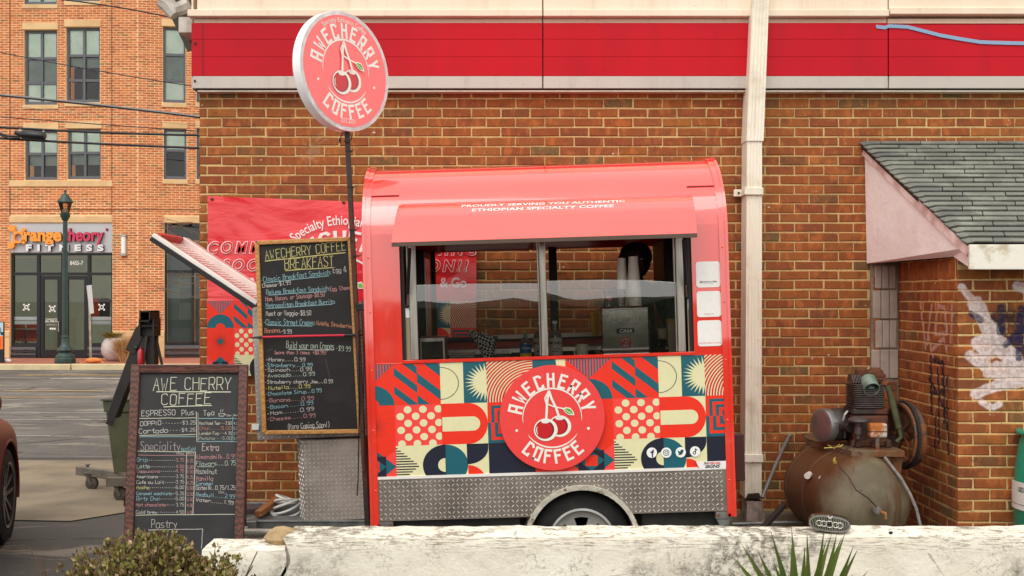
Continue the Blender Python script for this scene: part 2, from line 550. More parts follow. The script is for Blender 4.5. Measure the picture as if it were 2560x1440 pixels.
GLB = {'E': '49090242 0636', 'C': '4839090242 43'.replace(' 43','43'), 'O': '0209494202', 'A': '0209494 2 0545'.replace('494 2','4942'), 'R': '0209494505 2542', 'H': '0209 4249 0646', 'Y': '0924 4924 2422'}
def logo(a, cx, cz, R, L=1, bgcol=CORAL, tagline=False, rim=None, ghost=False, asp=1.0):
    """the round AWECHERRY COFFEE mark with two cherries"""
    W = (240,236,226)
    if bgcol: a.ell(cx, cz, R, R, bgcol, L, n=72)
    def arc(txt, r, h, gw, a0, da, inward, w):
        for i, ch in enumerate(txt):
            t = radians(a0 + da*i); u = h / 7.0
            cc, ss = cos(t), sin(t)
            for n_, st in enumerate(GLB.get(ch, GL[ch]).split()):
                pl = []
                for j in range(0, len(st) - 1, 2):
                    x, y = (int(st[j]) - 2) / 4 * gw * (1.25 if ch == 'W' else 1), (int(st[j+1]) - 2) * u - h/2
                    if inward: q = (cx + (r-y)*cc - x*ss, cz + (r-y)*ss + x*cc)
                    else: q = (cx + (r+y)*cc + x*ss, cz + (r+y)*ss - x*cc)
                    pl.append(q)
                for q in ribbon(pl, w, w*.45): a.poly(q, W, L+2+n_*.2)
    arc('AWECHERRY', R*.715, R*.235, R*.105, 165, -18.6, False, R*.045)
    arc('COFFEE', R*.735, R*.23, R*.105, 231, 15.4, True, R*.045)
    a.ring(cx, cz, R*.545, R*.575, W, L+2, a0=-8, a1=190, taper=True)
    a.ring(cx, cz+R*.0, R*.545, R*.575, W, L+2, a0=212, a1=328, taper=True)
    for sx in (-1, 1): a.ell(cx+sx*.68*R, cz-R*.22, R*.026, R*.026, W, L+2)
    S = lambda x, y: (cx + x*R, cz + y*R)
    # cherries
    for (x, y, rx) in ((.14, -.16, .215), (-.13, -.22, .225)):
        k_ = 0 if x > 0 else 5
        a.ell(*S(x, y), rx*R, rx*.95*R, W, L+3+k_); a.ell(*S(x-.02, y+.005), rx*.80*R, rx*.78*R, (120,10,20), L+4+k_)
        a.ell(*S(x-.03, y), rx*.70*R, rx*.70*R, (200,8,24), L+5+k_)
        a.ring(*S(x-.03, y), rx*.60*R, rx*.68*R, W, L+6+k_, a0=150, a1=215, taper=True)
        a.ell(*S(x+.0, y+rx*.70), .08*R, .035*R, W, L+7+k_)
    st = [[(-.12,-.05),(-.10,.14),(-.09,.30),(-.05,.52)], [(.14,-.02),(.08,.18),(.0,.36),(-.05,.52)], [(-.05,.52),(-.13,.38),(-.11,.28),(.02,.22),(.22,.17)]]
    for i, s_ in enumerate(st): a.lines([[S(*p) for p in s_]], R*(.045 if i < 2 else .025), W, L+13+i)
    lf = [(.20,.17),(.26,.20),(.35,.18),(.41,.10),(.42,.04),(.33,.045),(.25,.09)]
    a.poly([S(*p) for p in lf], W, L+16)
    lm = (.31,.115)
    a.poly([S(lm[0]+(p[0]-lm[0])*.78, lm[1]+(p[1]-lm[1])*.74) for p in lf], (88,168,20), L+17)
    a.lines([[S(.24,.155), S(.31,.11), S(.38,.07)]], R*.012, W, L+18)
    if tagline:
        k = R * .90
        a.text('Specialty Ethiopian Coffee', R*.125, 0, 0, W, L+2, warp=lambda x, y: (cx + (k+y)*sin(x/k), cz + (k-R*.03+y)*cos(x/k)), xs=.82)
        a.text('EST.2021', R*.11, cx, cz - R*.93, W, L+2, xs=.85)
# ------------------------------------------------------------------ special materials
def brick_mat(name, stops, paint=None, rough=.85, blot=.42, plain=False):
    m, nt, b = new_mat(name)
    at = N(nt, 'ShaderNodeAttribute', attribute_name='tone')
    oi = N(nt, 'ShaderNodeObjectInfo')
    r = mth(nt, 'FRACT', mth(nt, 'ADD', at.outputs['Fac'], oi.outputs['Random']))
    col = ramp(nt, r, [(p, lin(c)) for p, c in stops], 'LINEAR')
    v = wpos(nt)
    big = noise(nt, v, 9, 3, .6)
    fine = noise(nt, v, 90, 5, .65)
    warm = mix(nt, mth(nt, 'MULTIPLY', step(nt, noise(nt, wpos(nt, (1, 1, .5)), 17, 2), .5, .68), blot), col, lin((206, 122, 62)))
    dark = mix(nt, mth(nt, 'MULTIPLY', step(nt, big, .5, .72), .45), warm, lin((92, 60, 44)))
    spk = mix(nt, mth(nt, 'MULTIPLY', step(nt, fine, .56, .70), .45), dark, lin((70, 44, 34)))
    pale = mix(nt, mth(nt, 'MULTIPLY', step(nt, noise(nt, v, 60, 3), .66, .74), .35), spk, lin((214, 180, 150)))
    pale = mix(nt, mth(nt, 'MULTIPLY', step(nt, noise(nt, wpos(nt, (2.6,2.6,.55)), 1.6, 6, .65), .50, .72), .30), pale, lin((84, 54, 36)))
    pale = mix(nt, mth(nt, 'MULTIPLY', step(nt, noise(nt, v, 2.7, 7, .75), .62, .70), .22), pale, lin((206, 176, 140)))
    pale = mix(nt, mth(nt, 'MULTIPLY', step(nt, noise(nt, v, 26, 1, .5), .775, .80), .8), pale, lin((226, 214, 204)))
    out = pale if not plain else mix(nt, mth(nt, 'MULTIPLY', step(nt, noise(nt, v, 70, 4), .52, .7), .6), col, lin((86, 68, 48)))
    if paint:
        for segs, pc, soft, op in paint:
            mk = None
            g = nt.nodes.new('ShaderNodeNewGeometry').outputs['Position']
            wob = nt.nodes.new('ShaderNodeTexNoise'); wob.inputs['Scale'].default_value = 14; nt.links.new(g, wob.inputs['Vector'])
            for (p, q, w) in segs:
                a = Vector(p); ab = Vector(q) - a
                s1 = N(nt, 'ShaderNodeVectorMath', operation='SUBTRACT'); nt.links.new(g, s1.inputs[0]); s1.inputs[1].default_value = a
                d = N(nt, 'ShaderNodeVectorMath', operation='DOT_PRODUCT'); nt.links.new(s1.outputs[0], d.inputs[0]); d.inputs[1].default_value = ab
                t = mth(nt, 'MULTIPLY', d.outputs['Value'], 1 / ab.length_squared, clamp=True)
                sc = N(nt, 'ShaderNodeVectorMath', operation='SCALE'); sc.inputs[0].default_value = ab; nt.links.new(t, sc.inputs['Scale'])
                s2 = N(nt, 'ShaderNodeVectorMath', operation='SUBTRACT'); nt.links.new(s1.outputs[0], s2.inputs[0]); nt.links.new(sc.outputs[0], s2.inputs[1])
                ln = N(nt, 'ShaderNodeVectorMath', operation='LENGTH'); nt.links.new(s2.outputs[0], ln.inputs[0])
                dd = mth(nt, 'SUBTRACT', ln.outputs['Value'], mth(nt, 'MULTIPLY_ADD', wob.outputs['Fac'], w*1.0, w*.45))
                k = step(nt, dd, soft, -soft*.2)
                mk = k if mk is None else mth(nt, 'MAXIMUM', mk, k)
            thin = step(nt, noise(nt, v, 45, 3), .62, .40)
            out = mix(nt, mth(nt, 'MULTIPLY', mk, mth(nt, 'MULTIPLY_ADD', thin, op*.4, op*.6)), out, lin(pc))
    nt.links.new(out, b.inputs['Base Color'])
    b.inputs['Roughness'].default_value = rough
    b.inputs['Specular IOR Level'].default_value = .25
    bump(nt, b, mth(nt, 'ADD', noise(nt, v, 120, 4), mth(nt, 'MULTIPLY', noise(nt, v, 25, 3), 1.5)), .5, .0025)
    return m

SHOP_STOPS = [(0, (146,80,42)), (.16, (154,90,46)), (.3, (138,74,44)), (.42, (160,98,48)), (.55, (142,78,48)), (.68, (150,88,44)), (.80, (134,74,46)), (.88, (112,92,58)), (.93, (144,80,46)), (1, (150,82,42))]
brick_shop = brick_mat('shop_brick', SHOP_STOPS)
X0, Y0 = 2.735, 6.92
def G(px, py): return (XP(px, Y0), Y0, ZP(py, Y0))
def R_(f, py_mid, dy=0):  # on the return wall: f 0 at the wall .. 1 at the near corner
    Y = 8 + (Y0 - 8) * f
    return (X0, Y, H - (py_mid - CY) / 407.0)
blue = (28, 40, 92)
white_segs = [(G(2405,718), G(2440,760), .020), (G(2440,760), G(2490,850), .045), (G(2480,840), G(2545,915), .055), (G(2428,890), G(2480,925), .035), (G(2480,925), G(2560,925), .05),
              (G(2440,985), G(2500,960), .03), (G(2500,960), G(2600,945), .04), (G(2455,1005), G(2482,1020), .015), (G(2500,1010), G(2482,1020), .015), (G(2450,860), G(2470,880), .05), (G(2545,715), G(2620,740), .03)]
blue_segs = [(G(2503,770), G(2503,830), .022), (G(2430,785), G(2452,800), .018), (G(2555,775), G(2552,830), .022), (G(2552,830), G(2515,862), .02), (G(2550,800), G(2548,895), .018), (G(2548,880), G(2600,850), .02)]
smoke_segs = [(G(2495,805), G(2560,800), .06), (G(2505,845), G(2560,840), .06), (G(2540,890), G(2590,890), .05)]
ret_blue = [(R_(.58,905), R_(.60,1050), .016), (R_(.60,905), R_(.78,915), .016), (R_(.78,915), R_(.80,1060), .018), (R_(.58,1000), R_(.80,985), .014), (R_(.70,930), R_(.72,1120), .012), (R_(.84,950), R_(.86,1140), .012), (R_(.56,960), R_(.84,1040), .012), (R_(.66,1040), R_(.66,1150), .010)]
ret_pale = [(R_(.42,760), R_(.50,880), .011), (R_(.60,765), R_(.52,870), .011), (R_(.70,765), R_(.66,840), .012), (R_(.70,765), R_(.80,770), .012), (R_(.80,770), R_(.84,835), .012), (R_(.92,765), R_(.90,860), .012), (R_(.66,840), R_(.84,835), .012), (R_(.56,850), R_(.62,900), .012), (R_(.62,880), R_(.80,850), .012), (R_(.80,850), R_(.86,900), .012)]
LEAN_PAINT = [(smoke_segs, (34,30,34), .06, .85), (white_segs, (224,210,208), .012, .9), (blue_segs, (30,36,70), .008, .9), (ret_blue, (26,24,44), .012, 1.0), (ret_pale, (206,168,158), .008, .7)]
brick_lean = brick_mat('lean_to_brick', SHOP_STOPS, paint=LEAN_PAINT)
mortar_lean = brick_mat('lean_to_mortar', [(0,(224,192,132)),(1,(206,172,116))], paint=LEAN_PAINT, plain=True)
FAR_STOPS = [(0, (204,118,72)), (.2, (216,132,84)), (.4, (192,104,66)), (.6, (210,124,76)), (.8, (182,98,62)), (.88, (150,112,70)), (.94, (206,120,74)), (1, (204,118,72))]
brick_far = brick_mat('far_brick', FAR_STOPS, blot=.2)

def mortar_mat(name, col, col2):
    m, nt, b = new_mat(name); v = wpos(nt)
    c = mix(nt, step(nt, noise(nt, v, 3, 4), .4, .65), lin(col), lin(col2))
    c = mix(nt, mth(nt, 'MULTIPLY', step(nt, noise(nt, v, 70, 4), .52, .7), .6), c, lin((86, 68, 48)))
    nt.links.new(c, b.inputs['Base Color']); b.inputs['Roughness'].default_value = .95
    bump(nt, b, noise(nt, v, 80, 5), .8, .006)
    return m
mortar = mortar_mat('mortar', (212,180,124), (188,158,106))
mortar_far = mortar_mat('far_mortar', (246,208,160), (236,192,146))

# old whitewashed masonry: lime paint, grey bare patches, hairline cracks, one wide crack
def whitewash():
    m, nt, b = new_mat('whitewash'); v = wpos(nt)
    c = mix(nt, step(nt, noise(nt, v, 2.2, 5), .35, .7), lin((242,236,220)), lin((226,217,198)))
    cr = noise(nt, v, 7, 8, .72, .8)
    c = mix(nt, mth(nt, 'MULTIPLY', step(nt, cr, .56, .68), .35), c, lin((196,182,156)))
    patch = mth(nt, 'MULTIPLY', step(nt, noise(nt, v, 1.7, 3, .5), .47, .60), step(nt, noise(nt, v, 22, 8, .8), .44, .60))
    c = mix(nt, mth(nt, 'MULTIPLY', patch, .92), c, lin((108,101,90)))
    dirt = mth(nt, 'MULTIPLY', step(nt, noise(nt, v, 4.5, 3), .50, .64), step(nt, noise(nt, v, 60, 6, .8), .50, .60))
    c = mix(nt, mth(nt, 'MULTIPLY', dirt, .5), c, lin((92,84,72)))
    ck = voro(nt, wpos(nt, (1, 1, 1.6)), 3.0, 'DISTANCE_TO_EDGE')
    ckw = mth(nt, 'ADD', ck, mth(nt, 'MULTIPLY', noise(nt, v, 12, 6, .7), .14))
    line = mth(nt, 'MULTIPLY', step(nt, ckw, .075, .068), step(nt, noise(nt, v, 2.8, 2), .54, .62))
    c = mix(nt, mth(nt, 'MULTIPLY', line, .4), c, lin((70,60,50)))
    # a dirty weathered lip along the top
    sx = N(nt, 'ShaderNodeSeparateXYZ'); nt.links.new(v, sx.inputs[0])
    lip = mth(nt, 'MULTIPLY', step(nt, noise(nt, wpos(nt, (3, 3, 40)), 4, 6, .75), .50, .60), step(nt, sx.outputs[2], .615, .665))
    c = mix(nt, mth(nt, 'MULTIPLY', lip, .7), c, lin((104,84,62)))
    nt.links.new(c, b.inputs['Base Color']); b.inputs['Roughness'].default_value = .92; b.inputs['Specular IOR Level'].default_value = .2
    h = mth(nt, 'ADD', mth(nt, 'MULTIPLY', noise(nt, v, 9, 8, .65), 2.5), mth(nt, 'ADD', noise(nt, v, 55, 6, .7), mth(nt, 'MULTIPLY', patch, -.8)))
    bump(nt, b, h, .55, .007)
    return m
whitewash_m = whitewash()

def asphalt(name, c1, c2, streak=0.0):
    m, nt, b = new_mat(name); v = wpos(nt)
    c = mix(nt, step(nt, noise(nt, v, .5, 5), .35, .7), lin(c1), lin(c2))
    c = mix(nt, mth(nt, 'MULTIPLY', step(nt, noise(nt, v, 160, 3), .5, .7), .5), c, lin((176,168,156)))
    if streak:
        st = noise(nt, wpos(nt, (.42, 1.3, 1)), 1.6, 8, .72, .5)
        c = mix(nt, mth(nt, 'MULTIPLY', step(nt, st, .53, .60), streak), c, lin((166,156,140)))
        st2 = noise(nt, wpos(nt, (.5, 1.1, 1)), .9, 7, .65, .8)
        c = mix(nt, mth(nt, 'MULTIPLY', step(nt, st2, .55, .66), streak*.8), c, lin((70,64,58)))
        ck = mth(nt, 'ADD', voro(nt, wpos(nt, (.35, 1.0, 1)), .9, 'DISTANCE_TO_EDGE'), mth(nt, 'MULTIPLY', noise(nt, v, 6, 5), .08))
        c = mix(nt, mth(nt, 'MULTIPLY', step(nt, ck, .055, .045), .7), c, lin((44,40,38)))
    nt.links.new(c, b.inputs['Base Color'])
    b.inputs['Roughness'].default_value = .82
    b.inputs['Specular IOR Level'].default_value = .3
    bump(nt, b, noise(nt, v, 140, 4), .6, .004)
    return m

def rust_mat(name, base, rust=(122,66,34), rust2=(74,42,26), amt=.5, rough=.6, metal=.0, sc=3.0):
    m, nt, b = new_mat(name); v = wpos(nt)
    n1 = noise(nt, v, sc, 8, .65, .5)
    t = .62 - amt * .35
    c = mix(nt, step(nt, noise(nt, v, sc*3, 4), .4, .65), lin(base), tuple(x*.75 for x in lin(base)[:3]) + (1,))
    c = mix(nt, step(nt, n1, t, t+.07), c, lin(rust))
    c = mix(nt, mth(nt, 'MULTIPLY', step(nt, noise(nt, v, sc*5, 6, .7), .54, .64), step(nt, n1, t-.06, t+.02)), c, lin(rust2))
    nt.links.new(c, b.inputs['Base Color'])
    nt.links.new(mth(nt, 'MULTIPLY_ADD', step(nt, n1, t, t+.1), .3, rough, clamp=True), b.inputs['Roughness'])
    b.inputs['Metallic'].default_value = metal
    bump(nt, b, noise(nt, v, 60, 5), .4, .002)
    return m

def wood_mat(name, c1, c2, scale, rough=.55):
    m, nt, b = new_mat(name)
    v = pos(nt, scale)
    w = N(nt, 'ShaderNodeTexWave', wave_type='RINGS'); nt.links.new(v, w.inputs['Vector'])
    w.inputs['Scale'].default_value = 1.6; w.inputs['Distortion'].default_value = 7; w.inputs['Detail'].default_value = 4; w.inputs['Detail Scale'].default_value = 1.2
    c = mix(nt, w.outputs['Fac'], lin(c1), lin(c2))
    c = mix(nt, mth(nt, 'MULTIPLY', noise(nt, v, 14, 4), .35), c, lin(c2))
    nt.links.new(c, b.inputs['Base Color']); b.inputs['Roughness'].default_value = rough
    bump(nt, b, w.outputs['Fac'], .2, .002)
    return m

def glass_mat(name, tint=(1, 1, 1, 1), ior=1.5, rough=0.0, wav=0.0, wsc=2.0, body=0.0):
    m, nt, b = new_mat(name)
    out = nt.nodes['Material Output']
    tr = N(nt, 'ShaderNodeBsdfTransparent'); tr.inputs[0].default_value = tint
    gl = N(nt, 'ShaderNodeBsdfGlossy'); gl.inputs['Roughness'].default_value = rough
    fr = N(nt, 'ShaderNodeFresnel'); fr.inputs['IOR'].default_value = ior
    if wav:
        bn = N(nt, 'ShaderNodeBump'); bn.inputs['Strength'].default_value = 1; bn.inputs['Distance'].default_value = wav
        nt.links.new(noise(nt, wpos(nt, (.6, 1, 3)), wsc, 1), bn.inputs['Height'])
        nt.links.new(bn.outputs[0], gl.inputs['Normal']); nt.links.new(bn.outputs[0], fr.inputs['Normal'])
    mx = N(nt, 'ShaderNodeMixShader')
    nt.links.new(mth(nt, 'MULTIPLY', fr.outputs[0], 1.0), mx.inputs[0]); nt.links.new(tr.outputs[0], mx.inputs[1]); nt.links.new(gl.outputs[0], mx.inputs[2])
    nt.links.new(mx.outputs[0], out.inputs['Surface'])
    return m

cream_paint = mat('cream_paint', (240,222,200), .5, col2=(230,208,182), ns=1.2, bs=60, bstr=.08)
red_band = mat('red_band_paint', (196,10,32), .5, col2=(180,8,28), ns=.7, bs=90, bstr=.05, spec=.2)
grey_band = mat('grey_band_paint', (196,188,178), .5, col2=(186,178,170), ns=1.5)
white_metal = mat('white_painted_metal', (238,232,214), .45, col2=(214,204,182), ns=5, lo=.5, hi=.75, bs=40, bstr=.08)
dark_trim = flat('dark_trim', (34,30,30), .6)
asph = asphalt('asphalt', (80,76,73), (60,57,55), .4)
road_m = asphalt('road_asphalt', (98,95,92), (78,76,74), .45)
concrete = mat('concrete', (140,126,104), .9, col2=(110,98,82), ns=1.5, bs=60, bstr=.4)
kerb_m = mat('kerb_concrete', (214,196,156), .88, col2=(190,172,136), ns=2.5, bs=50, bstr=.3)
cinder = mat('cinder_block', (178,164,152), .9, col2=(156,142,132), ns=6, bs=70, bstr=.7, bdist=.004)
line_w = mat('worn_white_line', (200,194,182), .85, col2=(140,134,128), ns=6)
line_y = mat('worn_yellow_line', (212,168,92), .85, col2=(150,134,108), ns=5)

# ------------------------------------------------------------------ ground
def sheet(name, pts, z, m, kind='structure'):
    mb = MB(); mb.add([(x, y, z) for x, y in pts], [tuple(range(len(pts)))])
    o = mb.build(name, m); o['kind'] = kind; return o
sheet('ground', [(-400,-400),(400,-400),(400,400),(-400,400)], 0, asph)
sheet('road', [(-120,11.6),(120,11.6),(120,25.8),(-120,25.8)], .004, road_m)
sheet('driveway_apron', [(-6.2,9.65),(-3.9,8.35),(-3.25,8.3),(-1.9,9.9),(-1.9,11.4),(-6.2,11.4)], .008, concrete)
sheet('concrete_path', [(-2.6,7.35),(4,7.35),(4,8.0),(-2.6,8.0)], .006, concrete)
mb = MB()
for x0, x1, y0, y1 in ((-9.4,-4,22.9,23.05),):
    mb.add([(x0,y0,.009),(x1,y0,.009),(x1,y1,.009),(x0,y1,.009)], [(0,1,2,3)])
o = mb.build('road_marking', line_w); o['kind'] = 'structure'
mb = MB()
for x0, x1, y0, y1 in ((-10.5,6,23.9,24.05),(-9,-7.2,19.9,20.0),(-9.2,-6.9,18.6,18.68),(-6.3,-5.2,19.3,19.4)):
    mb.add([(x0,y0,.0095),(x1,y0,.0095),(x1,y1,.0095),(x0,y1,.0095)], [(0,1,2,3)])
o = mb.build('yellow_road_marking', line_y); o['kind'] = 'structure'
mb = MB()
for x0, x1, y0, y1 in ((-8.6,-4.6,16.0,16.05),(-8.1,-4.8,15.1,15.14),(-8,-5.5,13.3,13.34)):
    mb.add([(x0,y0,.0095),(x1,y0+.1,.0095),(x1,y1+.1,.0095),(x0,y1,.0095)], [(0,1,2,3)])
o = mb.build('faded_road_marking', line_w); o['kind'] = 'structure'

# far pavement with its kerb; the pavers are too flat to the eye to part
m_, nt_, b_ = new_mat('brick_paving')
bt = N(nt_, 'ShaderNodeTexBrick'); nt_.links.new(wpos(nt_), bt.inputs['Vector'])
bt.inputs['Scale'].default_value = 1; bt.inputs['Brick Width'].default_value = .2; bt.inputs['Row Height'].default_value = .1; bt.inputs['Mortar Size'].default_value = .004
bt.inputs['Color1'].default_value = lin((186,112,86)); bt.inputs['Color2'].default_value = lin((168,98,78)); bt.inputs['Mortar'].default_value = lin((120,84,70))
nt_.links.new(mix(nt_, mth(nt_, 'MULTIPLY', noise(nt_, wpos(nt_), .9, 4), .4), bt.outputs[0], lin((150,110,92))), b_.inputs['Base Color']); b_.inputs['Roughness'].default_value = .85
paving_m = m_
mb = MB(); mb.box(-60, 60, 25.98, 40, -.05, .12)
o = mb.build('pavement', paving_m); o['kind'] = 'structure'
kerb = MB()
kr = thing('kerb', 'pale concrete kerb along the far brick pavement', 'kerb', (-8, 25.85, 0)); kr['kind'] = 'structure'
x = -16.0
while x < 6:
    L_ = 2.95; mb = MB(); mb.box(x+.012, x+L_-.012, 25.78, 25.977, -.05, .135 + rng.uniform(-.004,.004)); mb.build('kerb_stone', kerb_m, kr, bevel=.02, seg=2); x += L_
mb = MB(); mb.box(-60, -16.02, 25.78, 25.977, -.05, .135); mb.box(x+.01, 60, 25.78, 25.977, -.05, .135); mb.build('kerb_run', kerb_m, kr)

# ------------------------------------------------------------------ bricks laid one by one
def brick_mesh(L, Hh, D, r, jit=.0024, ch=.004):
    """18 faces: back open box with a chamfered, slightly uneven face; centred on x,z; face towards -y"""
    j = lambda a=jit: r.uniform(-a, a)
    nb = [(-L/2, -Hh/2), (L/2, -Hh/2), (L/2, Hh/2), (-L/2, Hh/2)]
    out, mid, inn = [], [], []
    for (x, z) in nb:
        dx, dz = j(), j()
        sx, sz = (1 if x > 0 else -1), (1 if z > 0 else -1)
        out.append((x+dx, D, z+dz)); mid.append((x+dx, ch + j(.0008), z+dz)); inn.append((x+dx-sx*ch*1.2, 0 + j(.0012), z+dz-sz*ch*1.2))
    vs = out + mid + inn
    fs = [(8,9,10,11)]
    for i in range(4):
        k = (i+1) % 4
        fs += [(i, k, 4+k, 4+i), (4+i, 4+k, 8+k, 8+i)]
    return vs, fs

def lay_bricks(parent, name, fr, u0, u1, z0, z1, pitch, course, holes, m, seen, nmax, r, proud=.005, joint=.0105, phase=0.0, coarse=False):
    """fr(u, z, d) -> world point, d out of the wall. Individual bricks for the first nmax full bricks that seen() likes, the rest one part."""
    L = pitch - joint; Hh = course - joint
    n = int(round((z1 - z0) / course))
    full, part = [], []
    for k in range(n):
        za, zb = z0 + k*course, z0 + (k+1)*course
        if zb > z1 + 1e-4: zb = z1
        u = u0 - pitch + (phase if k % 2 else phase + pitch/2) % pitch
        while u < u1:
            a, b = max(u, u0), min(u + pitch, u1)
            segs = [(a, b)]
            for (hu0, hz0, hu1, hz1) in holes:
                if za < hz1 - .01 and zb > hz0 + .01:
                    ns = []
                    for (p, q) in segs:
                        if q <= hu0 or p >= hu1: ns.append((p, q)); continue
                        if p < hu0: ns.append((p, hu0))
                        if q > hu1: ns.append((hu1, q))
                    segs = ns
            for (p, q) in segs:
                if q - p > .03:
                    (full if abs((q-p) - pitch) < 1e-4 and abs((zb-za)-course) < 1e-4 else part).append((p, q, za, zb))
            u += pitch
    full.sort(key=lambda t: -seen((t[0]+t[1])/2, (t[2]+t[3])/2))
    ind = [t for t in full[:nmax] if seen((t[0]+t[1])/2, (t[2]+t[3])/2) > 0]
    rest = full[len(ind):] + part
    # frame matrix from fr
    o0 = Vector(fr(0, 0, 0)); ex = Vector(fr(1, 0, 0)) - o0; ez = Vector(fr(0, 1, 0)) - o0; ey = -(Vector(fr(0, 0, 1)) - o0)
    if ex.cross(ey).dot(ez) < 0: flip = True
    else: flip = False
    meshes = []
    for i in range(10):
        vs, fs = brick_mesh(L, Hh, .02, r)
        me = bpy.data.meshes.new('brick')
        pts = [ex*v[0] + ey*v[1] + ez*v[2] for v in vs]
        if flip: fs = [f[::-1] for f in fs]
        me.from_pydata([tuple(p) for p in pts], [], fs); me.materials.append(m)
        at = me.attributes.new('tone', 'FLOAT', 'FACE'); at.data.foreach_set('value', [r.random()] * len(fs))
        me.update(); meshes.append(me)
    inv = WORLD[parent.name].inverted()
    for (p, q, za, zb) in ind:
        o = bpy.data.objects.new('brick', r.choice(meshes)); C.objects.link(o); o.parent = parent; o.matrix_parent_inverse = inv
        o.location = fr((p+q)/2, (za+zb)/2, proud + r.uniform(-.002, .003))
    V, Fc, T = [], [], []
    for (p, q, za, zb) in rest:
        w, h = q - p - joint, zb - za - joint
        c = Vector(fr((p+q)/2, (za+zb)/2, proud + r.uniform(-.002, .003)))
        if coarse:
            pts = [(-w/2,.012,-h/2),(w/2,.012,-h/2),(w/2,.012,h/2),(-w/2,.012,h/2),(-w/2,0,-h/2),(w/2,0,-h/2),(w/2,0,h/2),(-w/2,0,h/2)]
            fs = [(4,5,6,7),(0,1,5,4),(1,2,6,5),(2,3,7,6),(3,0,4,7)]
        else: pts, fs = brick_mesh(w, h, .02, r)
        if flip: fs = [f[::-1] for f in fs]
        b = len(V)
        V.extend([tuple(c + ex*v[0] + ey*v[1] + ez*v[2]) for v in pts]); Fc.extend([tuple(i+b for i in f) for f in fs]); T.extend([r.random()] * len(fs))
    if V:
        me = bpy.data.meshes.new('brickwork'); me.from_pydata(V, [], Fc); me.materials.append(m)
        at = me.attributes.new('tone', 'FLOAT', 'FACE'); at.data.foreach_set('value', T); me.update()
        o = link(bpy.data.objects.new('brickwork', me), parent); o['kind'] = 'stuff'
    return len(ind), len(rest)

# ------------------------------------------------------------------ the shop
WX0, WZ0, WZ1 = XP(497, 8), .15, ZP(229, 8)
shop = thing('shop_building', 'orange brick shop building with cream, red and grey bands above the wall', 'building', (2, 8, 0))
mb = MB(); mb.box(WX0+.01, 8, 8.0, 16, 0, WZ1+.02); mb.build('wall', mortar, shop)
mb = MB(); mb.box(WX0-.03, 8, 7.93, 7.998, -.02, WZ0-.01); mb.build('plinth', concrete, shop, bevel=.01)
def seen_shop(u, z):
    px, py = CX + u*F/8, CY - (z-H)*F/8
    if not (490 < px < 2570 and 228 < py < 1260): return 0
    if 925 < px < 1810 and (py > 410) and not (1195 < px < 1650 and 640 < py < 820): return 0
    if 520 < px < 925 and 495 < py < 1290: return 0
    if px > 2165 and py > 360: return 0
    if 1865 < px < 1915: return 0
    return 1 + (1 if 1195 < px < 1650 and py > 600 else 0) + rng.random() * .01 + (0.5 if px > 1915 or 300 < py < 500 else 0)
print('shop bricks', lay_bricks(shop, 'brick', lambda u, z, d: (u, 8 - d, z), WX0, 8, WZ0, WZ1, .2085, .0678, [(2.55, .15, 2.735, 1.90)], brick_shop, seen_shop, 297, rng, phase=.06))
mb = MB()
lay_bricks(shop, 'brick', lambda u, z, d: (WX0 + .01 - d, u, z), 8.0, 16, WZ0, WZ1, .2085, .0678, [], brick_shop, lambda u, z: 0, 0, rng, coarse=True)
# upper bands: real panels with seams
zt = 4.6; Yp = 7.90
s0, s1 = XP(1357, Yp), XP(2221, Yp)
xs = [XP(482, Yp), s0, s1, 8.0]
def zz(py): return ZP(py, Yp)
for i in range(3):
    a, b_ = xs[i] + (.004 if i else 0), xs[i+1] - .004
    tp_ = 57 if i < 2 else 61
    for ya, yb in ((tp_, 98), (98, 142), (142, 190)): mb = MB(); mb.box(a, b_, Yp+rng.uniform(0,.0012), 8.02, zz(yb)+.0006, zz(ya)-.0006); mb.build('red_panel', red_band, shop, bevel=.0012)
    mb = MB(); mb.box(a, b_, Yp-.004, 8.02, zz(221), zz(190)-.002); mb.build('grey_panel', grey_band, shop, bevel=.003)
    mb = MB(); mb.box(a, b_, Yp+.03, 8.02, zz(57)+.002, zz(43)-.002); mb.build('cream_lower_board', cream_paint, shop, bevel=.002)
    mb = MB(); mb.box(a-(.03 if i == 0 else 0), b_, Yp-.03, 8.02, zz(43 if i < 2 else 38), zz(26 if i < 2 else 21)); mb.build('cream_ledge_board', cream_paint, shop, bevel=.004)
    mb = MB(); mb.box(a+(.03 if i == 0 else 0), b_, Yp+.0, 8.02, zz(25), zt); mb.build('cream_panel', cream_paint, shop, bevel=.003)
mb = MB(); mb.box(xs[0]+.01, 8, Yp+.02, 8.01, zz(225), zz(221)-.001); mb.build('shadow_gap', dark_trim, shop)
mb = MB(); mb.box(xs[0]+.03, 8, Yp+.012, 8.01, zz(228), zz(225)-.001); mb.build('white_bead', white_metal, shop)
# wrapped corner of the bands on the side wall, with bolts
for za, zb, m in ((190, 57, red_band), (221, 191, grey_band), (40, -60, cream_paint)):
    mb = MB(); mb.box(xs[0]-.012, xs[0]-.001, Yp+.01, 16, zz(za), zz(zb)-.002); mb.build('side_band', m, shop)
mb = MB()
for py in (108, 203):
    mb.tube([(XP(488, Yp), Yp-.012, zz(py)), (XP(488, Yp), Yp+.01, zz(py))], .008)
mb.build('bolt', dark_trim, shop)
mb = MB(); mb.box(XP(506,Yp), XP(507.5,Yp), Yp-.004, Yp+.002, zz(189), zz(58)); mb.build('seam', flat('seam_red', (120,8,22)), shop)
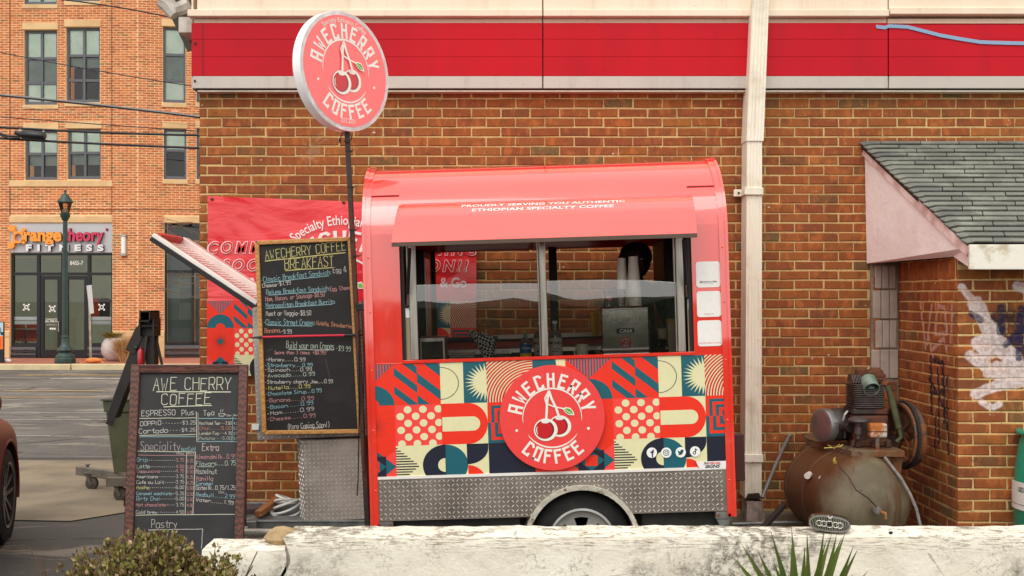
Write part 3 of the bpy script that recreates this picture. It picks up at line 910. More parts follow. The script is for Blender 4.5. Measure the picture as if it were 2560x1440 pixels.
# bent eave corner seen past the left end: soffit, gutter end and a downspout elbow
soff = mat('weathered_soffit', (94,80,70), .8, col2=(60,50,46), ns=6)
lite = mat('weathered_white', (208,202,192), .6, col2=(160,150,140), ns=8)
mb = MB()
ye = 8.35
mb.bar((XP(425,ye), ye, ZP(-20,ye)), (XP(482,ye), ye+.1, ZP(112,ye)), .16, .10); mb.bar((XP(440,ye), ye+.3, ZP(-30,ye)), (XP(478,ye), ye+.3, ZP(60,ye)), .2, .25)
mb.build('eave_soffit', soff, shop)
mb = MB(); ye = 8.2
mb.tube([(XP(402,ye), ye, ZP(2,ye)), (XP(420,ye), ye, ZP(12,ye)), (XP(440,ye), ye, ZP(38,ye))], [.05,.06,.05], 8); mb.tube([(XP(448,ye), ye-.05, ZP(28,ye)), (XP(478,ye), ye-.05, ZP(16,ye))], [.05,.055], 8)
mb.build('gutter', lite, shop, smooth=40)
mb = MB(); mb.box(XP(446,8.1), XP(482,8.1), 8.1, 8.4, ZP(82,8.1), ZP(42,8.1)); mb.build('eave_return', lite, shop, bevel=.005)
mb = MB(); mb.box(WX0-.1, 8, Yp+.05, 16, zt, zt+.15); mb.build('roof', soff, shop)
# tape
tape_pts = [(2190,66),(2212,69),(2222,65),(2268,67),(2300,75),(2350,88),(2400,97),(2450,105),(2490,106.5),(2530,107.5),(2600,109)]
mb = MB()
for i in range(len(tape_pts)-1):
    (xa, ya), (xb, yb) = tape_pts[i], tape_pts[i+1]
    mb.add([P(xa, ya+4.5, Yp-.006-.0003*i), P(xb, yb+4.5, Yp-.006-.0003*i), P(xb, yb-4.5, Yp-.006-.0003*i), P(xa, ya-4.5, Yp-.006-.0003*i)], [(0,1,2,3)])
o = mb.build('masking_tape', flat('blue_tape', (136,166,196), .7)); tag(o, 'strip of pale blue masking tape sagging across the red band at the top right', 'tape')

# ------------------------------------------------------------------ downspout
dsp = thing('downspout', 'white ribbed metal downspout running down the brick wall beside the trailer', 'downspout', (1.72, 7.9, 0))
def ds_section(x0, x1, yf, yb, z0, z1, xs0=None, xs1=None):
    """ribbed box: x0,x1 at the bottom, xs0,xs1 at the top"""
    xs0 = x0 if xs0 is None else xs0; xs1 = x1 if xs1 is None else xs1
    mb = MB(); n = 10; lo, hi = [], []
    for i in range(n+1):
        t = i / n; d = 0 if i % 2 == 0 else .006
        lo.append((x0 + (x1-x0)*t, yf + d, z0)); hi.append((xs0 + (xs1-xs0)*t, yf + d, z1))
    lo += [(x1, yb, z0), (x0, yb, z0)]; hi += [(xs1, yb, z1), (xs0, yb, z1)]
    k = len(lo); mb.add(lo + hi, [(i, (i+1) % k, k+(i+1) % k, k+i) for i in range(k)])
    return mb
yd = 7.80
ds_section(XP(1866,yd), XP(1909,yd), yd, 7.98, ZP(352,yd), ZP(-60,yd), XP(1884,yd), XP(1925,yd)).build('upper_pipe', white_metal, dsp)
ds_section(XP(1863,yd), XP(1905,yd), yd+.01, 7.985, ZP(1246,yd), ZP(352,yd), XP(1868,yd), XP(1906,yd)).build('lower_pipe', white_metal, dsp)
ds_section(XP(1862,yd), XP(1918,yd), yd-.05, 7.93, ZP(1345,yd), ZP(1250,yd), XP(1864,yd), XP(1902,yd)).build('outlet', mat('weathered_zinc', (176,160,150), .7, col2=(120,104,94), ns=14), dsp)
mb = MB(); mb.add([P(1864,1246,yd-.004), P(1903,1246,yd-.004), P(1898,1232,yd-.004), P(1870,1234,yd-.004)], [(0,1,2,3)]); mb.build('dented_mouth', flat('dark_mouth', (52,40,34), .9), dsp)
for py, x0, x1, hh in ((478, 1845, 1917, 9), (1146, 1848, 1914, 10)):
    mb = MB(); mb.box(XP(x0,yd), XP(x1,yd), 7.93, 7.972, ZP(py+hh,yd), ZP(py-hh,yd)); mb.box(XP(1863,yd)-.004, XP(1907,yd)+.004, yd-.007, 7.94, ZP(py+hh,yd), ZP(py-hh,yd))
    st_ = mb.build('strap', white_metal, dsp, bevel=.003)
    mb = MB(); mb.tube([(XP(x0+11,yd), 7.922, ZP(py,yd)), (XP(x0+11,yd), 7.94, ZP(py,yd))], .008); mb.tube([(XP(x1-9,yd), 7.922, ZP(py,yd)), (XP(x1-9,yd), 7.94, ZP(py,yd))], .008)
    mb.build('screw', dark_trim, st_)

# ------------------------------------------------------------------ lean-to
lean = thing('lean_to', 'small brick lean-to with a grey shingle roof, pink stucco gable and sprayed graffiti', 'lean-to', (4, 7.4, 0))
mb = MB(); mb.box(X0+.008, 6.0, Y0+.008, 7.995, 0, 1.9); mb.build('wall', mortar_lean, lean)
lay_bricks(lean, 'brick', lambda u, z, d: (u, Y0 + .008 - d, z), X0, 6.0, .0, 1.84, .2085, .0678, [], brick_lean, lambda u, z: 1 if u < 3.9 and z > .3 else 0, 130, rng, phase=.1)
# return wall: u runs along y
lay_bricks(lean, 'brick', lambda u, z, d: (X0 + .008 - d, u, z), Y0 + .012, 7.985, .0, 1.763, .2085, .0678, [], brick_lean, lambda u, z: 1 if z > .3 else 0, 130, rng, phase=.16)
lay_bricks(lean, 'brick', lambda u, z, d: (X0 + .008 - d, u, z), Y0 + .012, 7.985, 1.763, 1.90, .0678, .137, [], brick_lean, lambda u, z: 1, 17, rng)
# cinder blocks bridging to the shop wall
blk = [(2183,2236,664,722),(2178,2240,726,797),(2184,2238,801,870),(2174,2242,874,945)]
for i, (xa, xb, ya, yb) in enumerate(blk):
    mb = MB(); n = 3
    for k in range(n):
        u0, u1 = xa + (xb-xa)*k/n, xa + (xb-xa)*(k+1)/n
        mb.box(XP(u0+.5, 8), XP(u1-.5, 8), 7.955 + rng.uniform(0,.006), 7.99, ZP(yb, 8), ZP(ya, 8))
    mb.build('concrete_block', cinder, lean, bevel=.006)
mb = MB(); mb.box(2.54, 2.735, 7.972, 7.992, .02, 1.9); mb.build('mortar_patch', mortar_mat('grey_mortar', (150,132,112), (128,112,96)), lean)
for i in range(26):      # half bricks showing beside the blocks
    z = .05 + i * .0678
    if z + .06 > 1.86: break
    mb = MB(); mb.box(2.56, 2.60, 7.962, 7.98, z, z+.056, tone=rng.random()); mb.box(2.665, 2.72, 7.960, 7.98, z, z+.056, tone=rng.random()) if z < 1.02 else None
    if z < .98: mb.box(2.607, 2.66, 7.961, 7.98, z, z+.056, tone=rng.random())
    mb.build('brick', brick_shop, lean)
pink = mat('pink_stucco', (252,240,238), .85, col2=(240,224,220), ns=3, bs=22, bstr=.5, bdist=.01)
RT_L, RT_R = Vector((2.475, 7.985, ZP(354, 8))), Vector((6.2, 7.985, ZP(354, 8)))
RB_L, RB_R = Vector((XP(2425, 6.65), 6.65, ZP(608, 6.65))), Vector((6.2, 6.65, ZP(608, 6.65)))
mb = MB()
a_, b2, c_, d_, e_ = (2.50,7.985,ZP(376,8)), (2.515,7.985,1.895), (2.715,6.93,1.905), (XP(2428,6.66),6.66,ZP(672,6.66)), (XP(2426,6.66),6.66,ZP(618,6.66))
pts = [a_, b2, c_, d_, e_]
off = Vector((.03, 0, 0)); mb.add([Vector(p) for p in pts] + [Vector(p) + off for p in pts], [(0,1,2,3,4), (9,8,7,6,5)] + [((i+1)%5, i, 5+i, 5+(i+1)%5) for i in range(5)])
mb.build('gable_stucco', pink, lean)
mb = MB(); mb.bar(Vector(a_)+Vector((-.004,0,-.01)), Vector(e_)+Vector((-.006,-.0,-.03)), .02, .055, mi=0); mb.build('rake_board', mat('pink_board', (236,212,206), .7, col2=(196,160,154), ns=9), lean)
mb = MB(); mb.box(XP(2424,6.64), 6.2, 6.64, 6.665, ZP(674,6.64), ZP(611,6.64)); mb.build('fascia', mat('peeling_white', (232,228,214), .75, col2=(196,184,160), ns=9, lo=.55, hi=.7, bs=30, bstr=.5), lean, bevel=.004)
mb = MB(); mb.box(2.74, 6.2, 6.67, 6.92, 1.86, 1.88); mb.build('soffit', soff, lean)
# roof deck and shingles
mb = MB(); dn = Vector((0,0,-.03)); q = [RT_L, RT_R, RB_R, RB_L]
mb.add([p + dn*.4 for p in q] + [p + dn*1.6 for p in q], [(0,3,2,1),(4,5,6,7)] + [(i,(i+1)%4,4+(i+1)%4,4+i) for i in range(4)]); mb.build('roof_deck', dark_trim, lean)
def shingle_mat():
    m, nt, b = new_mat('asphalt_shingle')
    oi = N(nt, 'ShaderNodeObjectInfo'); v = wpos(nt)
    c = ramp(nt, oi.outputs['Random'], [(0, lin((112,114,106))), (.5, lin((130,132,122))), (1, lin((98,100,95)))])
    c = mix(nt, step(nt, noise(nt, v, 5, 3), .45, .7), c, lin((148,150,138)))
    c = mix(nt, mth(nt, 'MULTIPLY', step(nt, noise(nt, v, 170, 3), .46, .62), .55), c, lin((68,70,66)))
    nt.links.new(c, b.inputs['Base Color']); b.inputs['Roughness'].default_value = .95
    bump(nt, b, noise(nt, v, 200, 3), .8, .003)
    return m
shm = shingle_mat()
NR = 22
lnorm = (RB_L - RT_L).cross(RT_R - RT_L).normalized()
if lnorm.z < 0: lnorm = -lnorm
inv = WORLD[lean.name].inverted()
for k in range(NR):
    t0, t1 = k / NR, (k + 1.0) / NR
    A0, A1 = RT_L.lerp(RB_L, t0), RT_L.lerp(RB_L, t1)
    x = A1.x - .012 - rng.uniform(0, .01)
    first = True
    xx = x - ((k * .137) % .27) if False else x
    w = .12 + (k * .097) % .2
    while xx < 5.0:
        xe = xx + w
        vs = []
        sk = (A0.x - A1.x)
        g = .0035
        lift = .012 + rng.uniform(0, .004)
        p0 = Vector((xx + g + (sk if first else .022), A0.y, A0.z)) - lnorm*.002; p1 = Vector((xe - g + .022, A0.y, A0.z)) - lnorm*.002
        p2 = Vector((xe - g, A1.y, A1.z)); p3 = Vector((xx + g, A1.y, A1.z))
        dz = rng.uniform(-.002, .002)
        top = [p0 + lnorm*.004, p1 + lnorm*.004, p2 + lnorm*(lift+dz), p3 + lnorm*lift]
        if first: top = [top[0] - lnorm*.012, top[1], top[2], top[3] - lnorm*.012]; mid0 = (p0 + Vector((.045,0,0)) + lnorm*.004); mid3 = p3 + Vector((.045,0,0)) + lnorm*lift
        if first:
            tv = [top[0], mid0, top[1], top[2], mid3, top[3]]
        else: tv = top
        n = len(tv); cen = sum(tv, Vector()) / n
        me = bpy.data.meshes.new('shingle')
        bot = [p - lnorm*.009 for p in tv]
        if first: fs = [(0,5,4,1),(1,4,3,2)] + [((i+1)%n, i, n+i, n+(i+1)%n) for i in range(n)]; fs = [f[::-1] if False else f for f in fs]
        else: fs = [(0,3,2,1)] + [((i+1)%n, i, n+i, n+(i+1)%n) for i in range(n)]
        me.from_pydata([tuple(p - cen) for p in tv + bot], [], fs); me.materials.append(shm); me.update()
        o = bpy.data.objects.new('shingle', me); C.objects.link(o); o.parent = lean; o.matrix_parent_inverse = inv; o.location = cen
        xx = xe; w = .27 + rng.uniform(-.01, .01); first = False
# ------------------------------------------------------------------ the coffee trailer
TX, TY, TH = .227, 6.2, -radians(1.75)
trailer = thing('coffee_trailer', 'coral red coffee trailer with open serving hatch and patterned lower panel', 'trailer', (TX, TY, 0), (0, TH, 0))
TM = WORLD[trailer.name].copy(); TI = TM.inverted()
def TL(px, py, yl=0.0):
    p = TI @ P(px, py, TY + yl); return (p.x, p.z)
def TP(px, py, yl=0.0):
    p = TI @ P(px, py, TY + yl); return Vector((p.x, yl, p.z))
coral = mat('coral_paint', (238,54,36), .2, col2=(230,46,30), ns=1.5, coat=1.0, rvar=.04, spec=.5)
coral.node_tree.nodes['Principled BSDF'].inputs['Coat IOR'].default_value = 2.0
def grime(m, col, amt, sc=(7,7,.7), lo=.50, hi=.72):
    """rain streaks, dust and small specks over a paint"""
    nt = m.node_tree; b = nt.nodes['Principled BSDF']; s = b.inputs['Base Color'].links[0].from_socket
    st = mth(nt, 'MULTIPLY', step(nt, noise(nt, wpos(nt, sc), 2.2, 6, .7), lo, hi), amt)
    sp = mth(nt, 'MULTIPLY', step(nt, noise(nt, wpos(nt), 55, 2, .5), .70, .74), amt*2)
    o = mix(nt, mth(nt, 'MAXIMUM', st, sp), s, lin(col)); nt.links.new(o, b.inputs['Base Color'])
    cr = mth(nt, 'MULTIPLY_ADD', step(nt, noise(nt, wpos(nt, (1,1,.5)), 3.1, 6, .7), .45, .75), .16, .04); nt.links.new(cr, b.inputs['Coat Roughness'])
grime(coral, (150,44,38), .22)
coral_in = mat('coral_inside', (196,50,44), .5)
steel = mat('brushed_steel', (186,180,170), .32, metal=.9, col2=(150,144,136), ns=4, scale=(14,14,.6), rvar=.08)
alum = mat('dull_aluminium', (196,188,176), .42, metal=.75, col2=(160,150,138), ns=7)
dplate = mat('tread_plate_metal', (146,138,130), .42, metal=.55, col2=(118,111,104), ns=5, rvar=.15)
tread_m = mat('tread_metal', (224,218,210), .3, metal=.6, ns=9, rvar=.1)
black = flat('matt_black', (20,19,19), .55)
blackg = flat('gloss_black', (14,14,15), .2, coat=.5)
rubber = mat('rubber', (26,25,25), .85, col2=(38,36,34), ns=12, bs=60, bstr=.2)
interior_m = mat('interior_panel', (206,200,190), .4, col2=(186,180,170), ns=2)
under_m = mat('counter_front', (92,84,78), .5, col2=(70,64,60), ns=2)
galv = mat('galvanised_steel', (140,142,140), .5, metal=.6, col2=(104,106,104), ns=9)
x_l, x_r = -.978, 1.007
zb, z_ws, z_wt = .450, .683, 1.311
zo0, zo1 = 1.325, 2.05
ox0, ox1 = TL(1006, 890)[0], TL(1736, 885)[0]
def prof(y_off=0.0, n=10):
    """roof line from the front shoulder over the top to the rear shoulder, (y,z), pushed outward by y_off"""
    pts = []
    for i in range(n+1):
        t = pi/2 * i/n; pts.append((.48 - (.48+y_off)*cos(t), 1.98 + (.455+y_off)*sin(t)))
    for i in range(1, 5): t = i/5; pts.append((.48 + (.54)*t, 2.435 + y_off + .022*sin(pi*t)))
    for i in range(n+1):
        t = pi/2 * i/n; pts.append((1.02 + (.48+y_off)*sin(t), 1.98 + (.455+y_off)*cos(t)))
    return pts
mb = MB(); T_ = .018
def wallbox(x0, x1, z0, z1, y0=0.0): mb.box(x0, x1, y0, y0+T_, z0, z1)
wallbox(x_l+.01, ox0, z_ws, 2.03); wallbox(ox1, x_r-.01, z_ws, 2.03); wallbox(ox0, ox1, z_ws, zo0); 
def strip_roof(x0, x1, o0, o1, i0, i1):
    a, b = prof(o0)[i0:i1], prof(o1)[i0:i1]; k = len(a)
    vs = [(x0,)+p for p in a] + [(x1,)+p for p in a] + [(x0,)+p for p in b] + [(x1,)+p for p in b]
    fs = []
    for i in range(k-1):
        fs += [(i, i+1, k+i+1, k+i), (2*k+i+1, 2*k+i, 3*k+i, 3*k+i+1), (i, 2*k+i, 2*k+i+1, i+1), (k+i+1, 3*k+i+1, 3*k+i, k+i)]
    fs += [(0, k, 3*k, 2*k), (k-1, 3*k-1, 4*k-1, 2*k-1)]
    mb.add(vs, fs)
NP = len(prof())
strip_roof(x_l+.01, x_r-.01, 0, -T_, 3, NP)                    # roof above the awning line
strip_roof(x_l+.01, ox0, 0, -T_, 0, 4); strip_roof(ox1, x_r-.01, 0, -T_, 0, 4)
mb.build('body_shell', coral, trailer, local=True, smooth=40)
# rear wall with its own window opening, end walls, floor
mb = MB(); rx0, rx1 = TL(1086, 700, 1.46)[0], TL(1662, 700, 1.46)[0]; rz0 = 1.40
mb.box(x_l+.01, rx0, 1.48, 1.498, zb, 1.99); mb.box(rx1, x_r-.01, 1.48, 1.498, zb, 1.99); mb.box(rx0, rx1, 1.48, 1.498, zb, rz0)
mb.build('rear_wall', coral_in, trailer, local=True)
mb = MB(); mb.box(rx0-.015, rx0+.01, 1.43, 1.479, rz0, 1.99); mb.box(rx1-.01, rx1+.02, 1.43, 1.479, rz0, 1.99); mb.box(rx0, rx1, 1.43, 1.479, rz0-.03, rz0); mb.box(-.02+.1, .035+.1, 1.43, 1.479, rz0, 1.99)
mb.build('rear_window_frame', black, trailer, local=True, bevel=.003)
mb = MB(); endp = [(0, zb), (1.5, zb)] + prof()[::-1]
mb.prismx(endp, x_l, x_l+.012); mb.build('end_wall', coral, trailer, local=True)
mb = MB(); mb.prismx(endp, x_r-.012, x_r); mb.build('end_wall', coral, trailer, local=True)
mb = MB(); mb.prismx([(.02, zb+.02), (1.47, zb+.02), (1.47, 1.95), (.9, 2.38), (.45, 2.38), (.02, 1.98)], x_l+.014, x_l+.03); mb.prismx([(.02, zb+.02), (1.47, zb+.02), (1.47, 1.95), (.9, 2.38), (.45, 2.38), (.02, 1.98)], x_r-.03, x_r-.014)
mb.box(x_l+.031, x_r-.031, .26, 1.469, zb+.021, zb+.05); mb.build('interior_lining', interior_m, trailer, local=True)
# arched edge trims with rivets
def trim(x0, x1, inner):
    mb = MB(); o = prof(.012); i_ = prof(-.02); k = len(o)
    path_o = [(-.012, zb-.03)] + o + [(1.512, zb-.03)]; path_i = [(.03, zb-.03)] + i_ + [(1.47, zb-.03)]
    k = len(path_o); vs = [(x0,)+p for p in path_o] + [(x1,)+p for p in path_o] + [(x0,)+p for p in path_i] + [(x1,)+p for p in path_i]
    fs = []
    for i in range(k-1): fs += [(i, i+1, k+i+1, k+i), (2*k+i+1, 2*k+i, 3*k+i, 3*k+i+1), (i, 2*k+i, 2*k+i+1, i+1), (k+i+1, 3*k+i+1, 3*k+i, k+i)]
    fs += [(0, k, 3*k, 2*k), (k-1, 3*k-1, 4*k-1, 2*k-1)]
    mb.add(vs, fs)
    rx = x0 + .02 if not inner else x1 - .02
    # raised rib near the outer side
    ri = (x0+.0, x0+.016) if not inner else (x1-.016, x1)
    po = [(-.020, zb-.03)] + prof(.020) + [(1.52, zb-.03)]
    k2 = len(po); vs = [(ri[0],)+p for p in po] + [(ri[1],)+p for p in po] + [(ri[0],)+p for p in path_o] + [(ri[1],)+p for p in path_o]
    fs = []
    for i in range(k2-1): fs += [(i, i+1, k2+i+1, k2+i), (2*k2+i+1, 2*k2+i, 3*k2+i, 3*k2+i+1), (i, 2*k2+i, 2*k2+i+1, i+1), (k2+i+1, 3*k2+i+1, 3*k2+i, k2+i)]
    mb.add(vs, fs)
    t = mb.build('edge_trim', coral, trailer, local=True, smooth=30)
    for z in (.62, .95, 1.28, 1.6, 1.9):
        m2 = MB(); m2.ball(((x0+x1)/2 + (.008 if not inner else -.008), -.012, z), (.006, .003, .006), 8); m2.build('rivet', coral, t, local=True)
trim(x_l-.012, x_l+.034, False); trim(x_r-.036, x_r+.012, True)
mb = MB(); mb.box(x_l+.034, ox0-.02, -.004, .0, 2.160, 2.166); mb.box(ox1+.0, x_r-.036, .010, .016, 2.160, 2.166)
# seams across the curved front beside the awning
mb = MB()
ps = prof(.002)[4]
for xa, xb in ((x_l+.036, ox0), (ox1, x_r-.038)):
    mb = MB(); mb.box(xa, xb, ps[0]-.004, ps[0]+.004, ps[1]-.004, ps[1]+.002); mb.build('panel_seam', flat('dark_red', (150,20,22), .5), trailer, local=True)
# front skirt of tread plate with the wheel arch cut out
wcx, wcz = TL(1456, 1357)[0], TL(1456, 1357)[1]
def arc(r, a0, a1, n=20): return [(wcx + r*cos(radians(a0+(a1-a0)*i/n)), wcz + r*sin(radians(a0+(a1-a0)*i/n))) for i in range(n+1)]
RA = .300
a_hit = math.degrees(math.asin((zb - wcz) / RA))
poly = [(x_r-.036, zb), (x_r-.036, z_ws-.004), (x_l+.034, z_ws-.004), (x_l+.034, zb)] + arc(RA, 180-a_hit, a_hit)
poly = poly[::-1]
mb = MB()
# split into strips so that the arch triangulates cleanly
top = z_ws - .004
mb.box(x_l+.034, wcx-RA*cos(radians(a_hit)), -.006, 0, zb, top); mb.box(wcx+RA*cos(radians(a_hit)), x_r-.036, -.006, 0, zb, top)
ap = arc(RA, 180-a_hit, a_hit, 24)
for i in range(24):
    (xa, za), (xb, zb_) = ap[i], ap[i+1]
    mb.add([(xa,-.006,za),(xb,-.006,zb_),(xb,-.006,top),(xa,-.006,top),(xa,0,za),(xb,0,zb_),(xb,0,top),(xa,0,top)], [(0,1,2,3),(7,6,5,4),(0,4,5,1),(3,2,6,7)])
skirt = mb.build('skirt_plate', dplate, trailer, local=True)
def treads(mb, fn, w, h, per=.0250, ok=None, L=.027, W=.0062, Hh=.0026):
    ni, nj = int(w/per), int(h/per)
    for i in range(ni+1):
        for j in range(nj+1):
            cx, cz = (i+.5)*per, (j+.5)*per
            if cx > w-.004 or cz > h-.004 or (ok and not ok(cx, cz)): continue
            s = 1 if (i+j) % 2 else -1
            d = Vector((cos(radians(45)), s*sin(radians(45)))); n = Vector((-d.y, d.x)); c = Vector((cx, cz))
            e0, e1, s0, s1, r0, r1 = c-d*L/2, c+d*L/2, c-n*W/2, c+n*W/2, c-d*L*.28, c+d*L*.28
            vs = [fn(e0.x,e0.y,0), fn(s0.x,s0.y,0), fn(e1.x,e1.y,0), fn(s1.x,s1.y,0), fn(r0.x,r0.y,Hh), fn(r1.x,r1.y,Hh)]
            mb.add(vs, [(0,1,4),(1,5,4),(1,2,5),(2,3,5),(3,4,5),(3,0,4)])
mb = MB(); ws = x_r-.036-(x_l+.034)
treads(mb, lambda x, z, d: (x_l+.034+x, -.006-d, zb+z), ws, top-zb, ok=lambda x, z: (x+x_l+.034-wcx)**2+(z+zb-wcz)**2 > (RA+.02)**2)
o = mb.build('tread_pattern', tread_m, skirt, local=True); o['kind'] = 'stuff'
mb = MB(); mb.box(x_l+.034, x_r-.036, -.010, 0, z_ws-.003, z_ws+.012); mb.build('white_strip', flat('white_strip', (236,232,226), .4), trailer, local=True)
for i in range(9):
    mb = MB(); mb.ball((x_l+.1+i*.225, -.008, top-.03 if i % 2 else zb+.035), (.005,.003,.005), 8)
    if abs(x_l+.1+i*.225-wcx) > .34 or i % 2: mb.build('rivet', steel, skirt, local=True)
# fender
mb = MB(); n = 28
def farc(r): return [(wcx + r*cos(radians(195-210*i/n)), wcz + r*sin(radians(195-210*i/n))) for i in range(n+1)]
a, b = farc(.320), farc(.294); k = n+1
vs = [(x,-.035,z) for x,z in a]+[(x,-.028,z) for x,z in b]+[(x,.22,z) for x,z in a]+[(x,.22,z) for x,z in b]
fs = []
for i in range(n): fs += [(i, i+1, 2*k+i+1, 2*k+i), (k+i, k+i+1, i+1, i), (3*k+i, 3*k+i+1, k+i+1, k+i)]
mb.add(vs, fs); mb.build('fender', rust_mat('chipped_cream_metal', (232,226,210), (130,86,44), (96,60,34), .12, .4, .2, 9.0), trailer, local=True, smooth=40)
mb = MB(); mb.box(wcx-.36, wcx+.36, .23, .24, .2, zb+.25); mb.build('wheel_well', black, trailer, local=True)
# wheel
mb = MB(); prof_t = [(.185,.0),(.20,.012),(.245,.018),(.268,.045),(.272,.08),(.268,.115),(.245,.14),(.2,.146),(.185,.16),(.185,.0)]
mb.lathe(prof_t, (wcx, .175, wcz), (0,-1,0), 40, cap=False); tyre = mb.build('tyre', rubber, trailer, local=True, smooth=40)
mb = MB(); rim_m = mat('silver_wheel_paint', (176,176,172), .35, metal=.4, col2=(150,150,146))
mb.lathe([(.184,.155),(.188,.165),(.176,.168),(.168,.150),(.165,.11)], (wcx,.175,wcz), (0,-1,0), 40, cap=False)
# disc with five wedge windows
for k in range(6):
    a0 = radians(90 + 60*k)
    for (t0, t1, r0, r1) in ((-30, -17, .05, .168), (17, 30, .05, .168), (-17, 17, .05, .085), (-17, 17, .135, .168)):
        A0, A1 = a0+radians(t0), a0+radians(t1)
        f_ = lambda r, t: (wcx + r*cos(t), .175-.135, wcz + r*sin(t))
        mb.add([f_(r0,A0), f_(r1,A0), f_(r1,(A0+A1)/2), f_(r1,A1), f_(r0,A1), f_(r0,(A0+A1)/2)], [(0,1,2,5),(5,2,3,4)])
mb.lathe([(.05,.135),(.045,.16),(.03,.175),(.0,.176)], (wcx,.175,wcz), (0,-1,0), 20)
mb.build('rim', rim_m, trailer, local=True, smooth=30)
mb = MB(); mb.lathe([(.0,.07),(.165,.07)], (wcx,.175,wcz), (0,-1,0), 24); mb.build('brake_back', black, trailer, local=True)
# chassis, stabilisers, side lamp
mb = MB(); mb.box(x_l+.02, wcx-.34, .06, .12, zb-.09, zb-.002); mb.box(wcx+.34, x_r-.02, .06, .12, zb-.09, zb-.002); mb.box(x_l+.02, x_r-.02, 1.3, 1.38, zb-.09, zb-.002); mb.box(wcx-.03, wcx+.03, .15, 1.3, wcz-.03, wcz+.03); mb.build('chassis_beam', mat('dark_steel', (58,58,56), .6, metal=.4, col2=(40,38,36), ns=8), trailer, local=True)
for px in (962, 1810):
    x = TL(px, 1300)[0]; mb = MB(); mb.box(x-.045, x+.045, -.004, .05, zb-.045, zb-.003); mb.prism([(x-.04, zb-.046), (x-.025, zb-.085), (x+.025, zb-.085), (x+.04, zb-.046)], .0, .05)
    s_ = mb.build('stabiliser_bracket', galv, trailer, local=True, bevel=.003)
    for dx in (-.03, .03):
        mb = MB(); mb.tube([(x+dx, -.012, zb-.022), (x+dx, .0, zb-.022)], .009, 6); mb.build('bolt', rust_mat('rusty_bolt', (150,120,80), amt=.6), s_, local=True)
mb = MB(); mb.box(x_r+.013, x_r+.07, .0, .05, zb+.16, zb+.42); mb.build('tail_lamp', flat('lamp_dark', (60,24,22), .4), trailer, local=True, bevel=.005)
# printed panel
wy = -.003
art = Art(lambda x, z, d: (x, wy - d, z)); art.rect = (x_l+.034, z_ws+.012, x_r-.036, z_wt)
art.rectf(x_l+.034, z_ws+.012, x_r-.036, z_wt, CREAM, 0)
tw, th_ = .2548, .2247; X = TL(986.3, 1000)[0]
seq = [('A', X-tw, tw), ('B', X, tw), ('C', X+tw, tw), ('D', X+2*tw, tw), ('E', X+3*tw, .71*tw)]
X2 = X + 3.71*tw
seq += [('A', X2, tw), ('B', X2+tw, tw), ('C', X2+2*tw, tw), ('D', X2+3*tw, tw)]
for k, x, wv in seq:
    for j in range(3): tile(art, k+str(j+1), x, z_wt - j*th_, tw, th_, 1, (x, 0, x+wv, 9))
wrap = art.done('printed_panel', trailer, True, rough=.5, coat=.04)
mb = MB(); mb.box(ox0, ox1+.0, -.012, .03, z_wt+.002, zo0+.006); mb.box(x_l+.034, ox0-.002, -.004, 0, z_wt+.001, z_wt+.006); mb.build('window_sill', coral, trailer, local=True, bevel=.003)
# round logo board
lx, lz = TL(1380, 1043); R = .2885
mb = MB(); mb.lathe([(0,0),(R,0),(R,.022),(R-.002,.024),(0,.024)], (lx, -.012, lz), (0,-1,0), 72); lb = mb.build('logo_board', flat('logo_coral', (240,66,64), .4, coat=.2), trailer, local=True, smooth=30)
art = Art(lambda x, z, d: (x, -.0365-d, z), .0004); art.mi = 0; logo(art, lx, lz, R, 0, None); art.done('logo_print', lb, True)
# small round marks of the social accounts
for i, (px, py) in enumerate(((1629,1131),(1665,1131),(1701,1130),(1737,1128))):
    cx, cz = TL(px, py); r = .0285
    art = Art(lambda x, z, d: (x, -.0105-d, z), .0004); art.ell(cx, cz, r, r, (244,244,242), 0)
    D = (22,30,70) if i == 0 else (10,70,84) if i < 3 else (20,24,30)
    if i == 0: art.lines([[(cx+.003,cz-.026),(cx+.003,cz+.008),(cx+.012,cz+.014)], [(cx-.008,cz+.002),(cx+.011,cz+.002)]], .0075, D, 1)
    elif i == 1:
        s = .0145; rr = [(cx+s*a, cz+s*b) for a, b in ((-1,-.6),(-1,.6),(-.6,1),(.6,1),(1,.6),(1,-.6),(.6,-1),(-.6,-1),(-1,-.6))]
        art.lines([rr], .0035, D, 1); art.ring(cx, cz, .0055, .009, D, 1); art.ell(cx+.0085, cz+.0085, .002, .002, D, 1)
    elif i == 2:
        art.poly([(cx+p*.018, cz+q*.018) for p, q in ((-1,.7),(-.35,.25),(-.05,.3),(.05,.75),(.5,.85),(.75,.65),(1,.7),(.85,.4),(.7,-.2),(.2,-.8),(-.4,-.85),(-.95,-.6),(-.4,-.5),(-.8,-.2),(-.6,-.1),(-.95,.2),(-.75,.2))], D, 1)
    else: art.lines([[(cx+.002,cz+.016),(cx+.002,cz-.006)], [(cx+.002,cz+.016),(cx+.006,cz+.010),(cx+.013,cz+.007)]], .005, D, 1); art.ring(cx-.004, cz-.008, .005, .009, D, 1)
    art.done('round_sticker', wrap, True)
sx0, sz0 = TL(1737, 1172); sx1, sz1 = TL(1822, 1151)
art = Art(lambda x, z, d: (x, -.0105-d, z), .0004)
art.poly([(sx0, sz1), (sx1, sz1), (sx1, sz0), (sx0+.028, sz0)], (238,238,238), 0)
art.poly([(sx1-.022, sz0), (sx1, sz0), (sx1, sz1-.006)], (214,20,44), 1); art.poly([(sx0, sz1), (sx0+.018, sz0+.006), (sx0+.024, sz0), (sx0+.006, sz1)], (214,20,44), 1)
